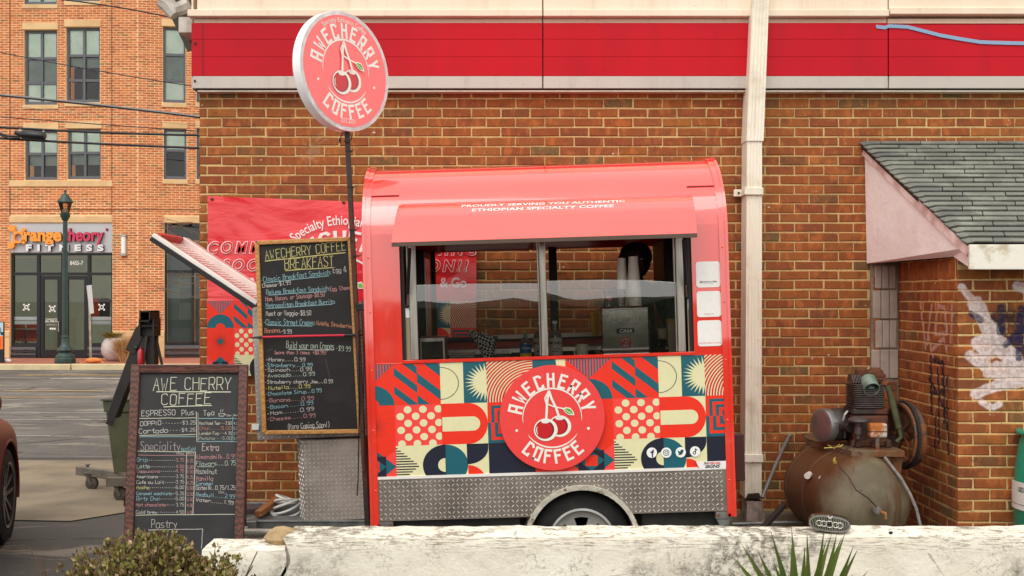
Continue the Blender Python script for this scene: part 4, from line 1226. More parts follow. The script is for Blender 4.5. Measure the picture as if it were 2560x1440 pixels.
art.text('IN', .018, (sx0+sx1)/2-.035, sz1-.017, (20,20,24), 1, shear=.2, offset=.0006, xs=1.2); art.text('VISUAL', .018, (sx0+sx1)/2+.012, sz1-.017, (206,20,44), 1, shear=.2, offset=.0006, xs=1.25)
art.text('SIGNS', .023, (sx0+sx1)/2, sz1-.036, (20,20,24), 1, shear=.2, offset=.001, xs=1.3); art.done('maker_sticker', wrap, True)
# three white square stickers: codes left out, only the writing
for i, (px, py, t) in enumerate(((1770,686,'@awecherry.coffee'),(1772,760,'WEBSITE'),(1774,833,'@AWECHERRY_COFFEE'))):
    cx, cz = TL(px, py); w, h, c = .066, .071, .016
    rr = [(cx+sx*(w-c)+c*cos(t_), cz+sz*(h-c)+c*sin(t_)) for sx, sz, a0 in ((1,1,0),(-1,1,90),(-1,-1,180),(1,-1,270)) for t_ in [radians(a0+q*22.5) for q in range(5)]]
    art = Art(lambda x, z, d: (x, -.002-d, z), .0005); art.poly(rr, (240,238,234), 0)
    if i == 0:
        art.text(t, .0125, cx, cz-.044, (40,36,36), 1, offset=.0003, xs=.95); art.text('Awecherry Coffee', .007, cx, cz-.053, (120,110,110), 1)
    elif i == 1: art.text(t, .013, cx, cz-.060, (176,70,80), 1, spacing=1.5, xs=.75)
    else: art.text(t, .0125, cx, cz-.058, (214,110,112), 1, xs=.92)
    art.done('sticker', trailer, True)
# hatch: aluminium posts, tracks, guard glass
for i, (xa, xb, ya) in enumerate(((1027,1046,.02),(1355,1371,.02),(1697,1716,.02))):
    mb = MB(); a0, a1 = TL(xa, 890, ya)[0], TL(xb, 890, ya)[0]; mb.box(a0, a1, ya, ya+.03, zo0+.006, zo1+.08); mb.box(a0-.012, a0-.002, ya+.012, ya+.045, zo0+.006, zo1+.08); mb.build('window_post', steel, trailer, local=True, bevel=.003)
mb = MB(); mb.box(ox0+.001, ox0+.02, .019, .07, zo0, zo1+.08); mb.box(ox1-.02, ox1-.001, .019, .07, zo0, zo1+.08); mb.box(ox0+.02, ox1-.02, .05, .075, zo0-.02, zo0+.004); mb.build('window_frame', black, trailer, local=True)
for xa, xb in ((1008, 1026), (1718, 1731)):
    mb = MB(); mb.box(TL(xa+6,890)[0], TL(xb,890)[0], .03, .04, zo0+.006, 1.62); mb.build('inner_jamb', mat('tan_jamb', (150,138,112), .5), trailer, local=True)
    mb = MB(); mb.box(TL(xa+8,890)[0], TL(xb,890)[0], .027, .03, 1.565, 1.62); mb.build('hinge_plate', flat('white_plate', (232,232,230), .4), trailer, local=True)
guard = glass_mat('guard_glass', (.99,.99,.98,1), ior=2.7)
guard_edge = flat('guard_edge', (220,226,220), .2)
for xa, xb, yy in ((1046, 1355, .034), (1371, 1697, .034)):
    a0, a1 = TL(xa, 890, yy)[0]+.002, TL(xb, 890, yy)[0]-.002
    n = 14; vs, fs = [], []
    zt0 = 1.742
    for i in range(n+1):
        for j, z in enumerate((zo0+.01, 1.5, 1.65, zt0 - (.012*(i/n)**2 if xa < 1200 else .03*(i/n)**3))):
            f_ = i/n; tau = -.0012*(1-f_) if xa < 1200 else (.0075*max(0, 1-f_*4)**2 + .0030*f_ - .0005)
            vs.append((a0+(a1-a0)*f_, yy - tau*(z-1.5) + .004*sin(pi*f_), z))
    for i in range(n):
        for j in range(3): fs.append((i*4+j, (i+1)*4+j, (i+1)*4+j+1, i*4+j+1))
    mb = MB(); mb.add(vs, fs); g = mb.build('guard_pane', guard, trailer, local=True, smooth=60)
    mb = MB(); mb.tube([vs[i*4+3] for i in range(n+1)], .0022, 5); mb.build('pane_edge', guard_edge, g, local=True)
# awning: the curved hatch lid propped open
ax0, ax1 = TL(984, 600)[0] + .03, TL(1741, 590)[0] - .0
ap = [(.03,2.195),(-.04,2.182),(-.105,2.155),(-.17,2.11),(-.235,2.045),(-.30,1.965)]
atx = (TL(1003, 505)[0], TL(1731, 485)[0]); abx = (TL(979, 616, -.3)[0], TL(1743, 596, -.3)[0])
def aw(t, s, d=0.0):
    """t 0..1 across, s 0..1 down the lid, d outward"""
    k = s * (len(ap)-1); i = min(int(k), len(ap)-2); f = k - i
    y = ap[i][0]*(1-f) + ap[i+1][0]*f; z = ap[i][1]*(1-f) + ap[i+1][1]*f
    tv = Vector((ap[i+1][0]-ap[i][0], ap[i+1][1]-ap[i][1])).normalized(); nx = Vector((tv.y, -tv.x))
    if nx.y < 0: nx = -nx
    x0 = atx[0]*(1-s)+abx[0]*s; x1 = atx[1]*(1-s)+abx[1]*s
    return (x0+(x1-x0)*t, y + nx.x*d, z + nx.y*d)
mb = MB(); ns = 20; nt_s = 2; vs, fs = [], []
for d in (0, -.014):
    for j in range(ns+1):
        for i in range(nt_s+1): vs.append(aw(i/nt_s, j/ns, d))
q = (ns+1)*(nt_s+1); w_ = nt_s+1
for j in range(ns):
    for i in range(nt_s): a0 = j*w_+i; fs += [(a0, a0+w_, a0+w_+1, a0+1), (q+a0, q+a0+1, q+a0+w_+1, q+a0+w_)]
for j in range(ns): a0 = j*w_; fs += [(a0, q+a0, q+a0+w_, a0+w_), (a0+nt_s, a0+w_+nt_s, q+a0+w_+nt_s, q+a0+nt_s)]
mb.add(vs, fs); awning = mb.build('awning', coral, trailer, local=True, smooth=50)
e0, e1 = Vector(aw(0,1)), Vector(aw(1,1))
mb = MB(); mb.add([e0+Vector((0,-.002,.001)), e1+Vector((0,-.002,.001)), e1+Vector((0,.0,-.020)), e0+Vector((0,.0,-.020)), e0+Vector((0,.03,.0)), e1+Vector((0,.03,.0)), e1+Vector((0,.03,-.02)), e0+Vector((0,.03,-.02))], [(0,3,2,1),(3,7,6,2),(4,5,6,7),(0,1,5,4),(0,4,7,3),(1,2,6,5)])
mb.build('awning_edge', mat('brown_edge', (96,78,66), .6), awning, local=True)
W_len = (abx[1]-abx[0])
art = Art(None)
for txt, s_c, hh in (('PROUDLY SERVING YOU AUTHENTIC', .385, .075), ('ETHIOPIAN SPECIALTY COFFEE', .50, .075)):
    pass
def awtext(txt, s_c, ht, width_px, cxpx):
    v, f = text2d(txt, 1.0, offset=.02, spacing=1.06)
    xs_ = [p[0] for p in v]; wd = max(xs_) - min(xs_); mid = (max(xs_)+min(xs_))/2
    k = width_px / 454 / wd; ct = (TL(cxpx, 515)[0] - atx[0]) / (atx[1]-atx[0])
    art.add([aw(ct + (p[0]-mid)*k/(atx[1]-atx[0]), s_c - (p[1]-.36)*ht, .0015) for p in v], f, art.ci((244,236,232)))
awtext('PROUDLY SERVING YOU AUTHENTIC', .345, .15, 402, 1362); awtext('ETHIOPIAN SPECIALTY COFFEE', .49, .10, 347, 1362)
art.done('lettering', awning, True)
for px0, py0, px1, py1 in ((1018, 766, 1024, 622), (1717, 742, 1709, 600)):
    a_, b_v = TP(px0, py0, .01), TP(px1, py1, -.20); mid_ = a_.lerp(b_v, .6)
    mb = MB(); mb.tube([a_, mid_], .0045, 8, mi=1); mb.tube([mid_ - (mid_-a_)*.62, b_v], .010, 10, mi=0); mb.ball(a_, .011, 8, mi=0)
    mb.build('gas_strut', [black, steel], trailer, local=True, smooth=40)
# interior fittings: front and rear counters
mb = MB(); mb.box(ox0-.05, ox1+.08, .085, .42, 1.275, 1.305); mb.build('front_counter', steel, trailer, local=True, bevel=.004)
mb = MB(); mb.box(x_l+.04, x_r-.04, 1.05, 1.45, 1.30, 1.33); mb.box(x_l+.04, x_r-.04, 1.07, 1.45, .5, 1.30, mi=1); mb.build('rear_counter', [steel, under_m], trailer, local=True)
mb = MB(); mb.box(TL(1236,840,1.1)[0], TL(1492,840,1.1)[0], 1.02, 1.045, TL(1300,846,1.03)[1], TL(1300,836,1.03)[1]); mb.build('shelf_edge', flat('pale_edge', (196,190,176), .4), trailer, local=True)

# ------------------------------------------------------------------ tread plate cabinet, its open lid and the lower box at the hitch end
YC = 6.62
def plate_box(name, x0, x1, y0, y1, z0, z1, tilt=0.0, parent=trailer, chamf=0.0):
    """world-space sheet box with raised treads on the front and left faces"""
    M = Matrix.Translation((x1, y0, z1)) @ Matrix.Rotation(tilt, 4, 'Y') @ Matrix.Translation((-x1, -y0, -z1))
    mb = MB(M)
    if chamf: mb.prismz([(x0+chamf, y0), (x1, y0), (x1, y1), (x0, y1), (x0, y0+chamf*2.2)], z0, z1)
    else: mb.box(x0, x1, y0, y1, z0, z1)
    b = mb.build(name, mat('box_plate_metal', (184,176,168), .42, metal=.4, col2=(156,148,140), ns=5, rvar=.12), parent, bevel=.002)
    mb = MB(M)
    xs_ = x0 + chamf
    treads(mb, lambda x, z, d: (xs_+x, y0-d, z0+z), x1-xs_, z1-z0)
    if chamf:
        dv = Vector((xs_ - x0, -chamf*2.2)); Lc = dv.length; dv.normalize(); nv = Vector((dv.y, -dv.x))
        treads(mb, lambda x, z, d: (x0 + dv.x*x + nv.x*d, y0 + chamf*2.2 + dv.y*x + nv.y*d, z0+z), Lc, z1-z0)
        treads(mb, lambda x, z, d: (x0-d, y1 - x, z0+z), y1-y0-chamf*2.2, z1-z0)
    else: treads(mb, lambda x, z, d: (x0-d, y1 - x, z0+z), y1-y0, z1-z0)
    t = mb.build('tread_pattern', tread_m, b); t['kind'] = 'stuff'
    mb = MB(M)
    for (x, z) in ((x0+chamf+.02,z0+.02),(x1-.02,z0+.08),(x1-.02,z1-.05),(x0+chamf+.02,z1-.02),(x1-.02,(z0+z1)/2)): mb.ball((x, y0-.002, z), (.006,.003,.006), 8)
    mb.build('rivet', steel, b)
    return b
plate_box('upper_cabinet', XP(630,YC), XP(905,YC), YC, 7.3, ZP(1090,YC), ZP(757,YC), tilt=-radians(2.2))
plate_box('lower_box', XP(735,YC-.05), XP(912,YC-.05), YC-.05, 7.25, ZP(1298,YC-.05), ZP(1096,YC-.05), tilt=-radians(2.0), chamf=.05)
# bracket seen at the foot of the upper cabinet
mb = MB(); mb.box(XP(632,YC)-.002, XP(648,YC), YC-.012, YC, ZP(1074,YC), ZP(1060,YC)); mb.build('latch', flat('white_plate', (232,232,230), .4), trailer)
# the lid leans up and out to the left, its tray side up
hx, hz = XP(640, YC), ZP(762, YC)
lx_, lz_ = XP(379, YC), ZP(590, YC)
LM = Matrix.Translation((hx, YC, hz)) @ Matrix.Rotation(atan2(hx-lx_, lz_-hz) * -1, 4, 'Y')   # local z runs up along the lid
Ld = sqrt((hx-lx_)**2 + (hz-lz_)**2)
lid_w = mat('lid_white', (238,230,222), .3, metal=.3, coat=.5)
mb = MB(LM); mb.box(-.03, -.004, 0, .62, 0, Ld); lid = mb.build('cabinet_lid', black, trailer, bevel=.003)
mb = MB(LM); mb.box(-.004, .022, 0, .055, 0, Ld); mb.build('lid_rail', lid_w, lid, bevel=.004)
mb = MB(LM); mb.box(-.004, .040, .50, .62, 0, Ld*.97); mb.build('lid_rail', lid_w, lid, bevel=.004)
mb = MB(LM); mb.box(-.004, .034, .055, .50, Ld*.96, Ld*.99); mb.build('lid_end', coral_in, lid)
mb = MB(LM); mb.box(-.004, .004, .055, .50, 0, Ld*.955); mb.build('lid_tray', mat('tray_red_reflection', (222,120,110), .12, metal=.6, coat=.6), lid)  # metal tray with the red reflection painted into its colour
mb = MB(LM)
for i in range(22):
    z = Ld*(.05+.04*i); mb.box(.004, .0075, .08, .46, z, z+.010)
mb.build('ridge', lid_w, lid)
# drawbar
mb = MB(); za = .30
mb.box(XP(560,6.5), -.80, 6.55, 6.61, za-.045, za+.05); mb.box(XP(560,7.2), -.80, 7.15, 7.2, za-.045, za+.05); mb.box(XP(612,6.5), XP(640,6.5), 6.5, 7.2, za-.03, za+.06)
mb.box(XP(560,6.5), -.8, 6.54, 6.70, za+.05, za+.056)
mb.build('drawbar', galv, trailer, bevel=.004)
mb = MB(); mb.tube([(XP(560,6.1), 6.1, ZP(1331,6.1)), (XP(688,6.1), 6.1, ZP(1331,6.1))], .021, 14, mi=0); mb.tube([(XP(686,6.1), 6.1, ZP(1331,6.1)), (XP(697,6.1), 6.1, ZP(1331,6.1))], .026, 14, mi=1)
mb.tube([(XP(672,6.1), 6.08, ZP(1333,6.1)), (XP(672,6.1), 6.06, ZP(1355,6.1)), (XP(672,6.1), 6.06, .05)], .007, 8, mi=0); mb.tube([(XP(606,6.15), 6.15, ZP(1322,6.1)), (XP(606,6.15), 6.15, .0)], .03, 12, mi=0)
mb.build('jack_stand', [mat('zinc_plate', (206,204,194), .3, metal=.5, col2=(180,176,160), ns=10), black], trailer, smooth=40)
# coil of white cable, boards lying on the drawbar
co = thing('coiled_cable', 'coil of white cable lying on the trailer drawbar under the tread plate boxes', 'cable', (XP(716,6.8), 6.8, .37))
mb = MB()
for k in range(5):
    r = .085 - .008*k; mb.tube([(XP(716,6.8)+r*cos(t*.35)*1.1, 6.8+.10*sin(t*.35), .375+.016*k+.03*sin(t*.35+k)) for t in range(19)], .007, 6)
mb.build('cable', flat('white_cable', (232,230,226), .45), co, smooth=40)
mb = MB(); mb.bar((XP(560,6.75), 6.72, .375), (XP(655,6.75), 6.8, .385), .16, .03)
o = mb.build('dark_board', mat('dark_board', (66,56,58), .7), None, bevel=.003); tag(o, 'dark painted board lying across the drawbar behind the menu easel', 'board')
mb = MB(); mb.bar((XP(646,6.6), 6.60, .385), (XP(676,6.7), 6.95, .415), .045, .035)
o = mb.build('wood_scrap', wood_mat('orange_wood', (176,112,52), (120,70,34), (14,14,14)), None, bevel=.003); tag(o, 'short orange wooden batten lying on the dark board beside the coiled cable', 'wood')

# ------------------------------------------------------------------ pole sign
LEAN = -radians(2.75)
pb = P(918, 1310, 6.42)
sgn = thing('pole_sign', 'round white-rimmed coral light-box sign on a dark leaning pole', 'sign', (pb.x, 6.42, 0))
pole_m = rust_mat('dark_pole', (54,44,40), (84,56,40), (40,30,26), .5, .6)
mb = MB(); top_p = P(867, 322, 6.40)
mb.bar(Vector((pb.x, 6.42, 0)) + Vector((.02,0,0)), top_p, .027, .027); mb.build('pole', pole_m, sgn, bevel=.002)
dc = P(865, 178, 6.36)
Mx = Matrix.Translation(dc) @ Matrix.Rotation(LEAN, 4, 'Y') @ Matrix.Rotation(radians(51.5), 4, 'Z')
DR, DT = .339, .062
mb = MB(Mx); mb.lathe([(DR-.006,-.0),(DR,.004),(DR,DT-.004),(DR-.004,DT)], (0, DT, 0), (0,-1,0), 80)
mb.build('rim', mat('white_sign_rim', (252,248,248), .2, col2=(244,240,242), ns=3, coat=.6), sgn, smooth=30)
mb = MB(Mx); mb.lathe([(0,0),(DR-.001,0)], (0, -.0005, 0), (0,-1,0), 80); mb.lathe([(DR-.001,0),(0,0)], (0, DT+.0005, 0), (0,-1,0), 80); face = mb.build('face_panel', mat('sign_white', (252,248,248), .2, col2=(250,244,244), coat=.6), sgn)
art = Art(lambda x, z, d: Mx @ Vector((x, -.0015-d, z)), .0006); logo(art, 0, 0, DR-.024, 0, (252,112,112), tagline=True); art.done('logo_print', face, False, .25, .35)
art = Art(lambda x, z, d: Mx @ Vector((-x, DT+.0015+d, z)), .0006); logo(art, 0, 0, DR-.024, 0, (252,112,112), tagline=True); art.done('logo_print', face, False, .25, .35)
mb = MB(); w0 = P(862, 324, 6.38)
mb.tube([w0, P(853,338,6.38), P(850,350,6.37)], .003, 5); mb.tube([P(850,346,6.37), P(850,357,6.37)], .008, 6)
mb.tube([P(872,332,6.38), P(880,344,6.37), P(872,356,6.38), P(860,352,6.38)], .0035, 5); mb.build('wire', black, sgn)
for i, (px, py) in enumerate(((874,378),(879,468),(884,575),(892,640))):
    mb = MB(); c = P(px-2, py, 6.405); mb.box(c.x-.018, c.x+.018, 6.385, 6.42, c.z-.004, c.z+.004); mb.bar(c + Vector((.015,-.01,0)), c + Vector((.035,-.015,.006)), .003); mb.build('cable_tie', black, sgn)
mb = MB(); c = P(897, 768, 6.41); mb.box(c.x-.01, c.x+.05, 6.38, 6.45, c.z-.02, c.z+.02); mb.build('clamp', black, sgn, bevel=.004)
mb = MB(); mb.tube([P(896,828,6.39), P(897,852,6.39), P(898,980,6.385), P(897,1100,6.40), P(895,1200,6.43), P(893,1240,6.45)], .0035, 6); mb.tube([P(904,780,6.40), P(910,900,6.39), P(908,1010,6.40), P(913,1180,6.40)], .003, 6); mb.build('hanging_cord', black, sgn)

# ------------------------------------------------------------------ breakfast chalkboard
YB = 6.52
bc = thing('menu_board', 'tall pale-framed chalkboard listing breakfast dishes and crepes, strapped to the leaning pole', 'chalkboard', tuple(P(780, 1085, YB)))
slate = mat('chalkboard_slate', (24,22,22), .7, col2=(36,34,34), ns=7, lo=.45, hi=.75)
TLc, TRc, BRc, BLc = (640,602), (877,592), (903,1083), (659,1087)
mb = MB(); q = [P(*p, YB) for p in (BLc, BRc, TRc, TLc)]; off = Vector((0,.012,0))
mb.add([p for p in q] + [p+off for p in q], [(0,1,2,3),(7,6,5,4)] + [((i+1)%4,i,4+i,4+(i+1)%4) for i in range(4)]); mb.build('slate', slate, bc)
pine = wood_mat('pine_frame', (206,156,88), (170,118,60), (30,30,30), .5)
for a, b in ((TLc,TRc),(TRc,BRc),(BRc,BLc),(BLc,TLc)):
    ctr = Vector(((640+877+903+659)/4, (602+592+1083+1087)/4))
    A, B = Vector(a), Vector(b); A = A + (ctr-A).normalized()*6; B = B + (ctr-B).normalized()*6
    mb = MB(); mb.bar(P(A.x, A.y, YB-.004), P(B.x, B.y, YB-.004), .024, .022, up=(0,1,0)); mb.build('frame_rail', pine, bc, bevel=.003)
YW, TLC, WC, PK, OR_, GR = (196,190,124), (138,176,182), (190,188,182), (184,136,136), (190,132,104), (174,188,172)
def write(art, txt, x0, y0, x1, y1, h, col, w=2.3, r=rng, jit=.055):
    pls, wd = strokes(txt, 1.0, r=r, jit=jit, slant=.05)
    xs_ = [p[0] for pl in pls for p in pl]
    if not xs_: return
    lo_, hi_ = min(xs_), max(xs_); dx, dy = x1-x0, y1-y0
    L = sqrt(dx*dx+dy*dy); ux, uy = dx/L, dy/L
    pls = [[(x0 + (p[0]-lo_)/(hi_-lo_)*dx + p[1]*h*uy, -(y0 + (p[0]-lo_)/(hi_-lo_)*dy) + p[1]*h*ux) for p in pl] for pl in pls]
    art.lines(pls, w, col, 0, cap=w*.2)
def rule(art, x0, y0, x1, y1, col, w=1.8):
    n = 6; pl = [(x0+(x1-x0)*i/n + rng.uniform(-.5,.5), -(y0+(y1-y0)*i/n + rng.uniform(-.5,.5))) for i in range(n+1)]; art.lines([pl], w, col, 0)
art = Art(lambda x, z, d: P(x, -z, YB-.0012-d), .0004)
cv = lambda x, y: (620 + x/2.667, 560 + y/2.667)
def wr(txt, x0, y0, x1, y1, h, col, w=1.9): a_, b_ = cv(x0,y0), cv(x1,y1); write(art, txt, a_[0], a_[1], b_[0], b_[1], h/2.667, col, w*.60)
def ul(x0, y0, x1, y1, col, w=1.6): a_, b_ = cv(x0,y0), cv(x1,y1); rule(art, a_[0], a_[1], b_[0], b_[1], col, w)
wr("AWECHERRY COFFEE",118,240,652,172,60,YW,2.4); ul(112,248,648,190,YW,2.4); wr("BREAKFAST",245,303,572,282,70,YW,2.5); ul(248,310,578,290,YW,2)
wr("-Classic Breakfast Sandwich:",88,388,552,335,34,TLC); ul(105,394,540,345,TLC); wr("Egg &",568,325,655,318,36,WC)
wr("Cheese-$7.99",97,425,284,404,26,WC); wr("Deluxe Breakfast Sandwich:",122,468,540,443,30,TLC); ul(135,474,525,450,TLC); wr("Egg, Chees",548,446,682,434,26,PK)
wr("Ham, Bacon, or Sausage-$8.50",118,516,512,482,30,PK); wr("Metropolitan Breakfast Burrito:",120,558,580,530,30,TLC); ul(120,563,562,536,TLC)
wr("Meat or Veggie-$8.50",120,612,420,608,32,WC); wr("-Classic Street Crepes:",105,670,445,672,34,TLC); ul(130,676,430,680,TLC); wr("Nutella, Strawberries",455,672,698,696,28,OR_)
wr("Banana,",112,725,215,722,30,OR_); wr("-9.99",222,728,290,730,26,WC)
wr("Build your own Crepes",255,828,575,834,44,GR); ul(270,836,575,840,GR); wr("-$9.99",588,842,682,850,32,GR); wr("(more than 3 items: +$0.99)",180,868,520,868,24,PK)
for t, x0, y0, x1, y1, c in (("-Honey.....0.99",122,916,382,914,WC),("-Strawberry....0.99",115,953,430,952,TLC),("-Spinach.....0.99",115,984,425,980,WC),("-Avocado......0.99",115,1024,445,1010,GR),
    ("-Strawberry cherry Jam....0.99",115,1065,565,1060,WC),("-Nutella.....0.99",120,1106,415,1092,YW),("-Chocolate Sirup...0.99",120,1145,490,1120,TLC),("-Banana.....0.99",125,1190,440,1172,PK),
    ("-Bacon......0.99",130,1235,435,1202,TLC),("-Ham.......0.99",130,1276,440,1242,WC),("-Chesse......0.99",132,1314,450,1285,PK)): wr(t, x0, y0, x1, y1, 24, c)
wr("(More Coming Soon!)",268,1368,542,1352,36,WC); ul(358,1362,502,1358,WC)
ul(516,900,548,1035,(84,80,80),1.4); ul(130,845,165,832,(90,86,86),1.2)
art.done('chalk_writing', bc, False, .95)
# bungee
bg = thing('bungee_cord', 'red bungee cord with black hooks stretched across the breakfast chalkboard', 'strap', tuple(P(770, 842, YB-.05)))
mb = MB(); mb.tube([P(654,843,YB-.03), P(760,840,YB-.03), P(864,838,YB-.03)], .0065, 8); mb.build('cord', flat('red_cord', (206,30,56), .6), bg, smooth=40)
mb = MB(); mb.tube([P(656,843,YB-.03), P(640,844,YB-.03), P(624,845,YB-.02)], [.009,.006,.003], 8); mb.tube([P(862,838,YB-.03), P(885,838,YB-.04), P(906,838,6.40)], [.010,.008,.004], 8); mb.tube([P(904,838,6.40), P(907,830,6.40), P(896,826,6.40)], .003, 5); mb.build('hook', black, bg, smooth=40)

# ------------------------------------------------------------------ menu easel (a-frame)
EB = .19
def YE(py): return (5.60 + EB*H) / (1 + EB*(py-CY)/F)
ez = thing('menu_easel', 'brown wood-framed chalkboard easel with the coffee price list, standing behind the low wall', 'chalkboard', (XP(460, 5.6), 5.7, 0))
TLe, TRe, BRe, BLe = (330,912), (620,912), (603,1548), (303,1548)
EP = lambda px, py, d=0.0: P(px, py, YE(py) - d)
slate2 = mat('easel_slate', (52,50,52), .75, col2=(40,38,40), ns=5)
mb = MB(); q = [EP(*p) for p in (BLe, BRe, TRe, TLe)]; off = Vector((0,.012,0))
mb.add([p for p in q] + [p+off for p in q], [(0,1,2,3),(7,6,5,4)] + [((i+1)%4,i,4+i,4+(i+1)%4) for i in range(4)]); mb.build('slate', slate2, ez)
walnut = wood_mat('walnut_frame', (112,62,48), (58,30,26), (34,34,8), .45); walnut_h = wood_mat('walnut_frame_level', (112,62,48), (58,30,26), (8,34,34), .45)
iw = 21
for a, b, mm in (((330+iw/2,912),(303+iw/2,1548),walnut), ((620-iw/2,912),(603-iw/2,1548),walnut)):
    mb = MB(); mb.bar(EP(a[0],a[1],.004), EP(b[0],b[1],.004), .046, .030, up=(0,1,0)); mb.build('side_rail', mm, ez, bevel=.003)
mb = MB(); mb.bar(EP(330+iw,922,.004), EP(620-iw,922,.004), .044, .028, up=(0,1,0)); mb.build('top_rail', walnut_h, ez, bevel=.003)
mb = MB(); mb.bar(EP(306+iw,1470,.004), EP(604-iw,1470,.004), .044, .028, up=(0,1,0)); mb.build('bottom_rail', walnut_h, ez, bevel=.003)
for px, px2 in ((345,330),(608,600)):
    mb = MB(); mb.bar(Vector((XP(px,5.9), 5.92, ZP(925,5.9))), Vector((XP(px2,6.3), 6.35, .01)), .04, .025); mb.build('rear_leg', walnut, ez)
art = Art(lambda x, z, d: EP(x, -z, .0012+d), .0004)
k2 = 2.4824
cv = lambda x, y: (x/k2, 860 + y/k2)
def wr(txt, x0, y0, x1, y1, h, col, w=1.8): a_, b_ = cv(x0,y0), cv(x1,y1); write(art, txt, a_[0], a_[1], b_[0], b_[1], h/k2, col, w*.64)
def ul(x0, y0, x1, y1, col=WC, w=1.4): a_, b_ = cv(x0,y0), cv(x1,y1); rule(art, a_[0], a_[1], b_[0], b_[1], col, w)
PW = (204,204,180)
wr("AWE CHERRY",950,288,1435,285,76,PW,2.5); ul(970,296,1432,298,PW,2.2); wr("COFFEE",1003,378,1312,375,70,PW,2.5); ul(1015,390,1315,381,PW,2)
wr("ESPRESSO",878,448,1088,440,34,WC,1.9); wr("Plus",1128,445,1203,440,36,WC); ul(865,462,1213,458,PW); ul(1218,420,1222,602,PW); ul(1228,424,1230,600,WC,1)
wr("Tea",1265,446,1330,442,34,WC); ul(1356,432,1362,448,WC,1.3); ul(1362,448,1388,448,WC,1.3); ul(1388,448,1394,430,WC,1.3); ul(1356,432,1394,430,WC,1.2); ul(1394,434,1404,440,WC,1.1); ul(1368,422,1372,406,WC,1); ul(1380,422,1384,406,WC,1)
wr("12oz 16oz",1408,448,1475,446,10,WC,1.0); ul(1232,462,1470,462,TLC); ul(1445,450,1440,604,TLC,1.1)
wr("DOPPIO",870,508,1000,502,26,WC); wr("-------$3.25",1010,502,1213,498,22,WC,1.3); wr("Cortado",862,555,1042,550,30,WC,2); wr("----$4.25",1055,546,1212,542,22,WC,1.3); ul(865,568,1213,562,PW); ul(865,576,1213,574,TLC)
for i, (a_, b_, c_) in enumerate((("Hot/Iced Tea---3.50","4.0",PW),("Chai......5.00","5.5",OR_),("London Fog---4.75","5.5",PW),("Matcha---5.00","5.5",GR))):
    y = 500 + i*31; wr(a_,1238,y,1436,y,18,c_,1.1); wr(b_,1450,y,1474,y,15,WC,1.0)
ul(1220,606,1470,605,TLC); wr("Speciality",873,660,1118,660,56,(170,160,160),1.8); wr("Hot/Cold",1126,664,1213,660,22,TLC,1.3); wr("Extra",1255,662,1358,662,44,(200,180,176),1.8)
ul(853,665,1210,669,PW); ul(853,690,1210,693,PK,1.1); wr("12oz 16oz",1095,685,1205,684,12,WC,1.1); ul(1158,672,1150,1058,PW,1.2); ul(1213,668,1198,1058,PW); ul(1470,665,1460,1056,PW); ul(840,1062,1460,1056,PW)
for t, p1, p2, y, h, c in (("Drip","3.75","4.25",730,28,TLC),("Latte","4.50","5.00",770,28,GR),("Cappuccino","4.75","5.50",798,20,PK),("Americano","3.75","4.25",832,22,WC),("Cafe au Lait","3.75","4.25",867,22,WC),("Mocha","5.00","5.50",900,22,YW),
    ("Caramel machiato","5.25","5.50",937,22,TLC),("Dirty Chai","5.00","5.50",970,26,TLC),("Hot chocolate","3.75","4.00",1007,22,PK),("Cold brew","4.50","5.00",1052,20,WC)):
    wd = len(t)*13 + 14; x = 850 - (y-730)*.02; wr(t, x, y, x+wd, y, h*.9, c, 1.5)
    for q_ in range(int(x+wd+8), 1090, 12): ul(q_, y-8, q_+5, y-8, (170,168,160), 1.0)
    wr(p1,1092,y,1142,y-1,20,PK if y < 800 else WC,1.25); wr(p2,1160,y+4,1200,y+4,19,PK,1.2)
for t, x1, y0, y1, h, c in (("Almondmilk..0.99",1468,714,710,28,PK),("Flavors....0.75",1466,756,752,28,GR),("Hazelnut",1346,806,806,32,WC),("Vanilla",1322,848,848,28,(190,150,150)),("Caramel",1318,876,876,22,TLC),("Oatmilk..0.75/1.25",1460,904,904,26,WC),("Redbull......2.99",1455,944,960,24,TLC),("Water.......1.99",1448,976,996,22,WC)):
    wr(t,1216,y0,x1,y1,h,c,1.6)
ul(1222,762,1330,762,GR,1.1); wr("12oz",1355,925,1392,925,14,WC,1); wr("Pastry",940,1142,1098,1140,52,(180,176,170),1.8); ul(920,1153,1260,1149,WC); ul(1258,1150,1250,1268,WC)
art.done('chalk_writing', ez, False, .95)

# ------------------------------------------------------------------ vinyl banner on the wall
bn_ = thing('vinyl_banner', 'coral vinyl banner with patterned lower strip stretched on the brick wall behind the trailer', 'banner', (-1.2, 7.95, .95))
YV = 7.955
bx0, bx1, by0, by1 = 519, 1191, 490, 939
def bsag(px): return 490 + (px-519) / (1191-519) * 26
m_, nt_, b_ = new_mat('banner_vinyl'); v_ = wpos(nt_)
nt_.links.new(mix(nt_, step(nt_, noise(nt_, v_, 1.1, 3), .3, .7), lin((236,56,62)), lin((222,40,50))), b_.inputs['Base Color']); b_.inputs['Roughness'].default_value = .26; b_.inputs['Coat Weight'].default_value = .5
mp = N(nt_, 'ShaderNodeMapping'); nt_.links.new(wpos(nt_), mp.inputs[0]); mp.inputs['Rotation'].default_value = (0, radians(35), 0); mp.inputs['Scale'].default_value = (.5, 1, 2.2)
bump(nt_, b_, noise(nt_, mp.outputs[0], 2.6, 4, .5, 1.0), .8, .022)
mb = MB(); nx, nz = 48, 20; vs, fs = [], []
def fold(u, v):
    a = atan2(v + .02, u + .02)     # creases fan out from the upper left grommet
    d = sqrt(u*u+v*v)
    return -.010*abs(sin(a*9 + .6)) * math.exp(-d*1.6) + .006*sin(u*9+v*4)*v - .004*mn.noise(Vector((u*5, v*5, 0)))
zt_ = 752
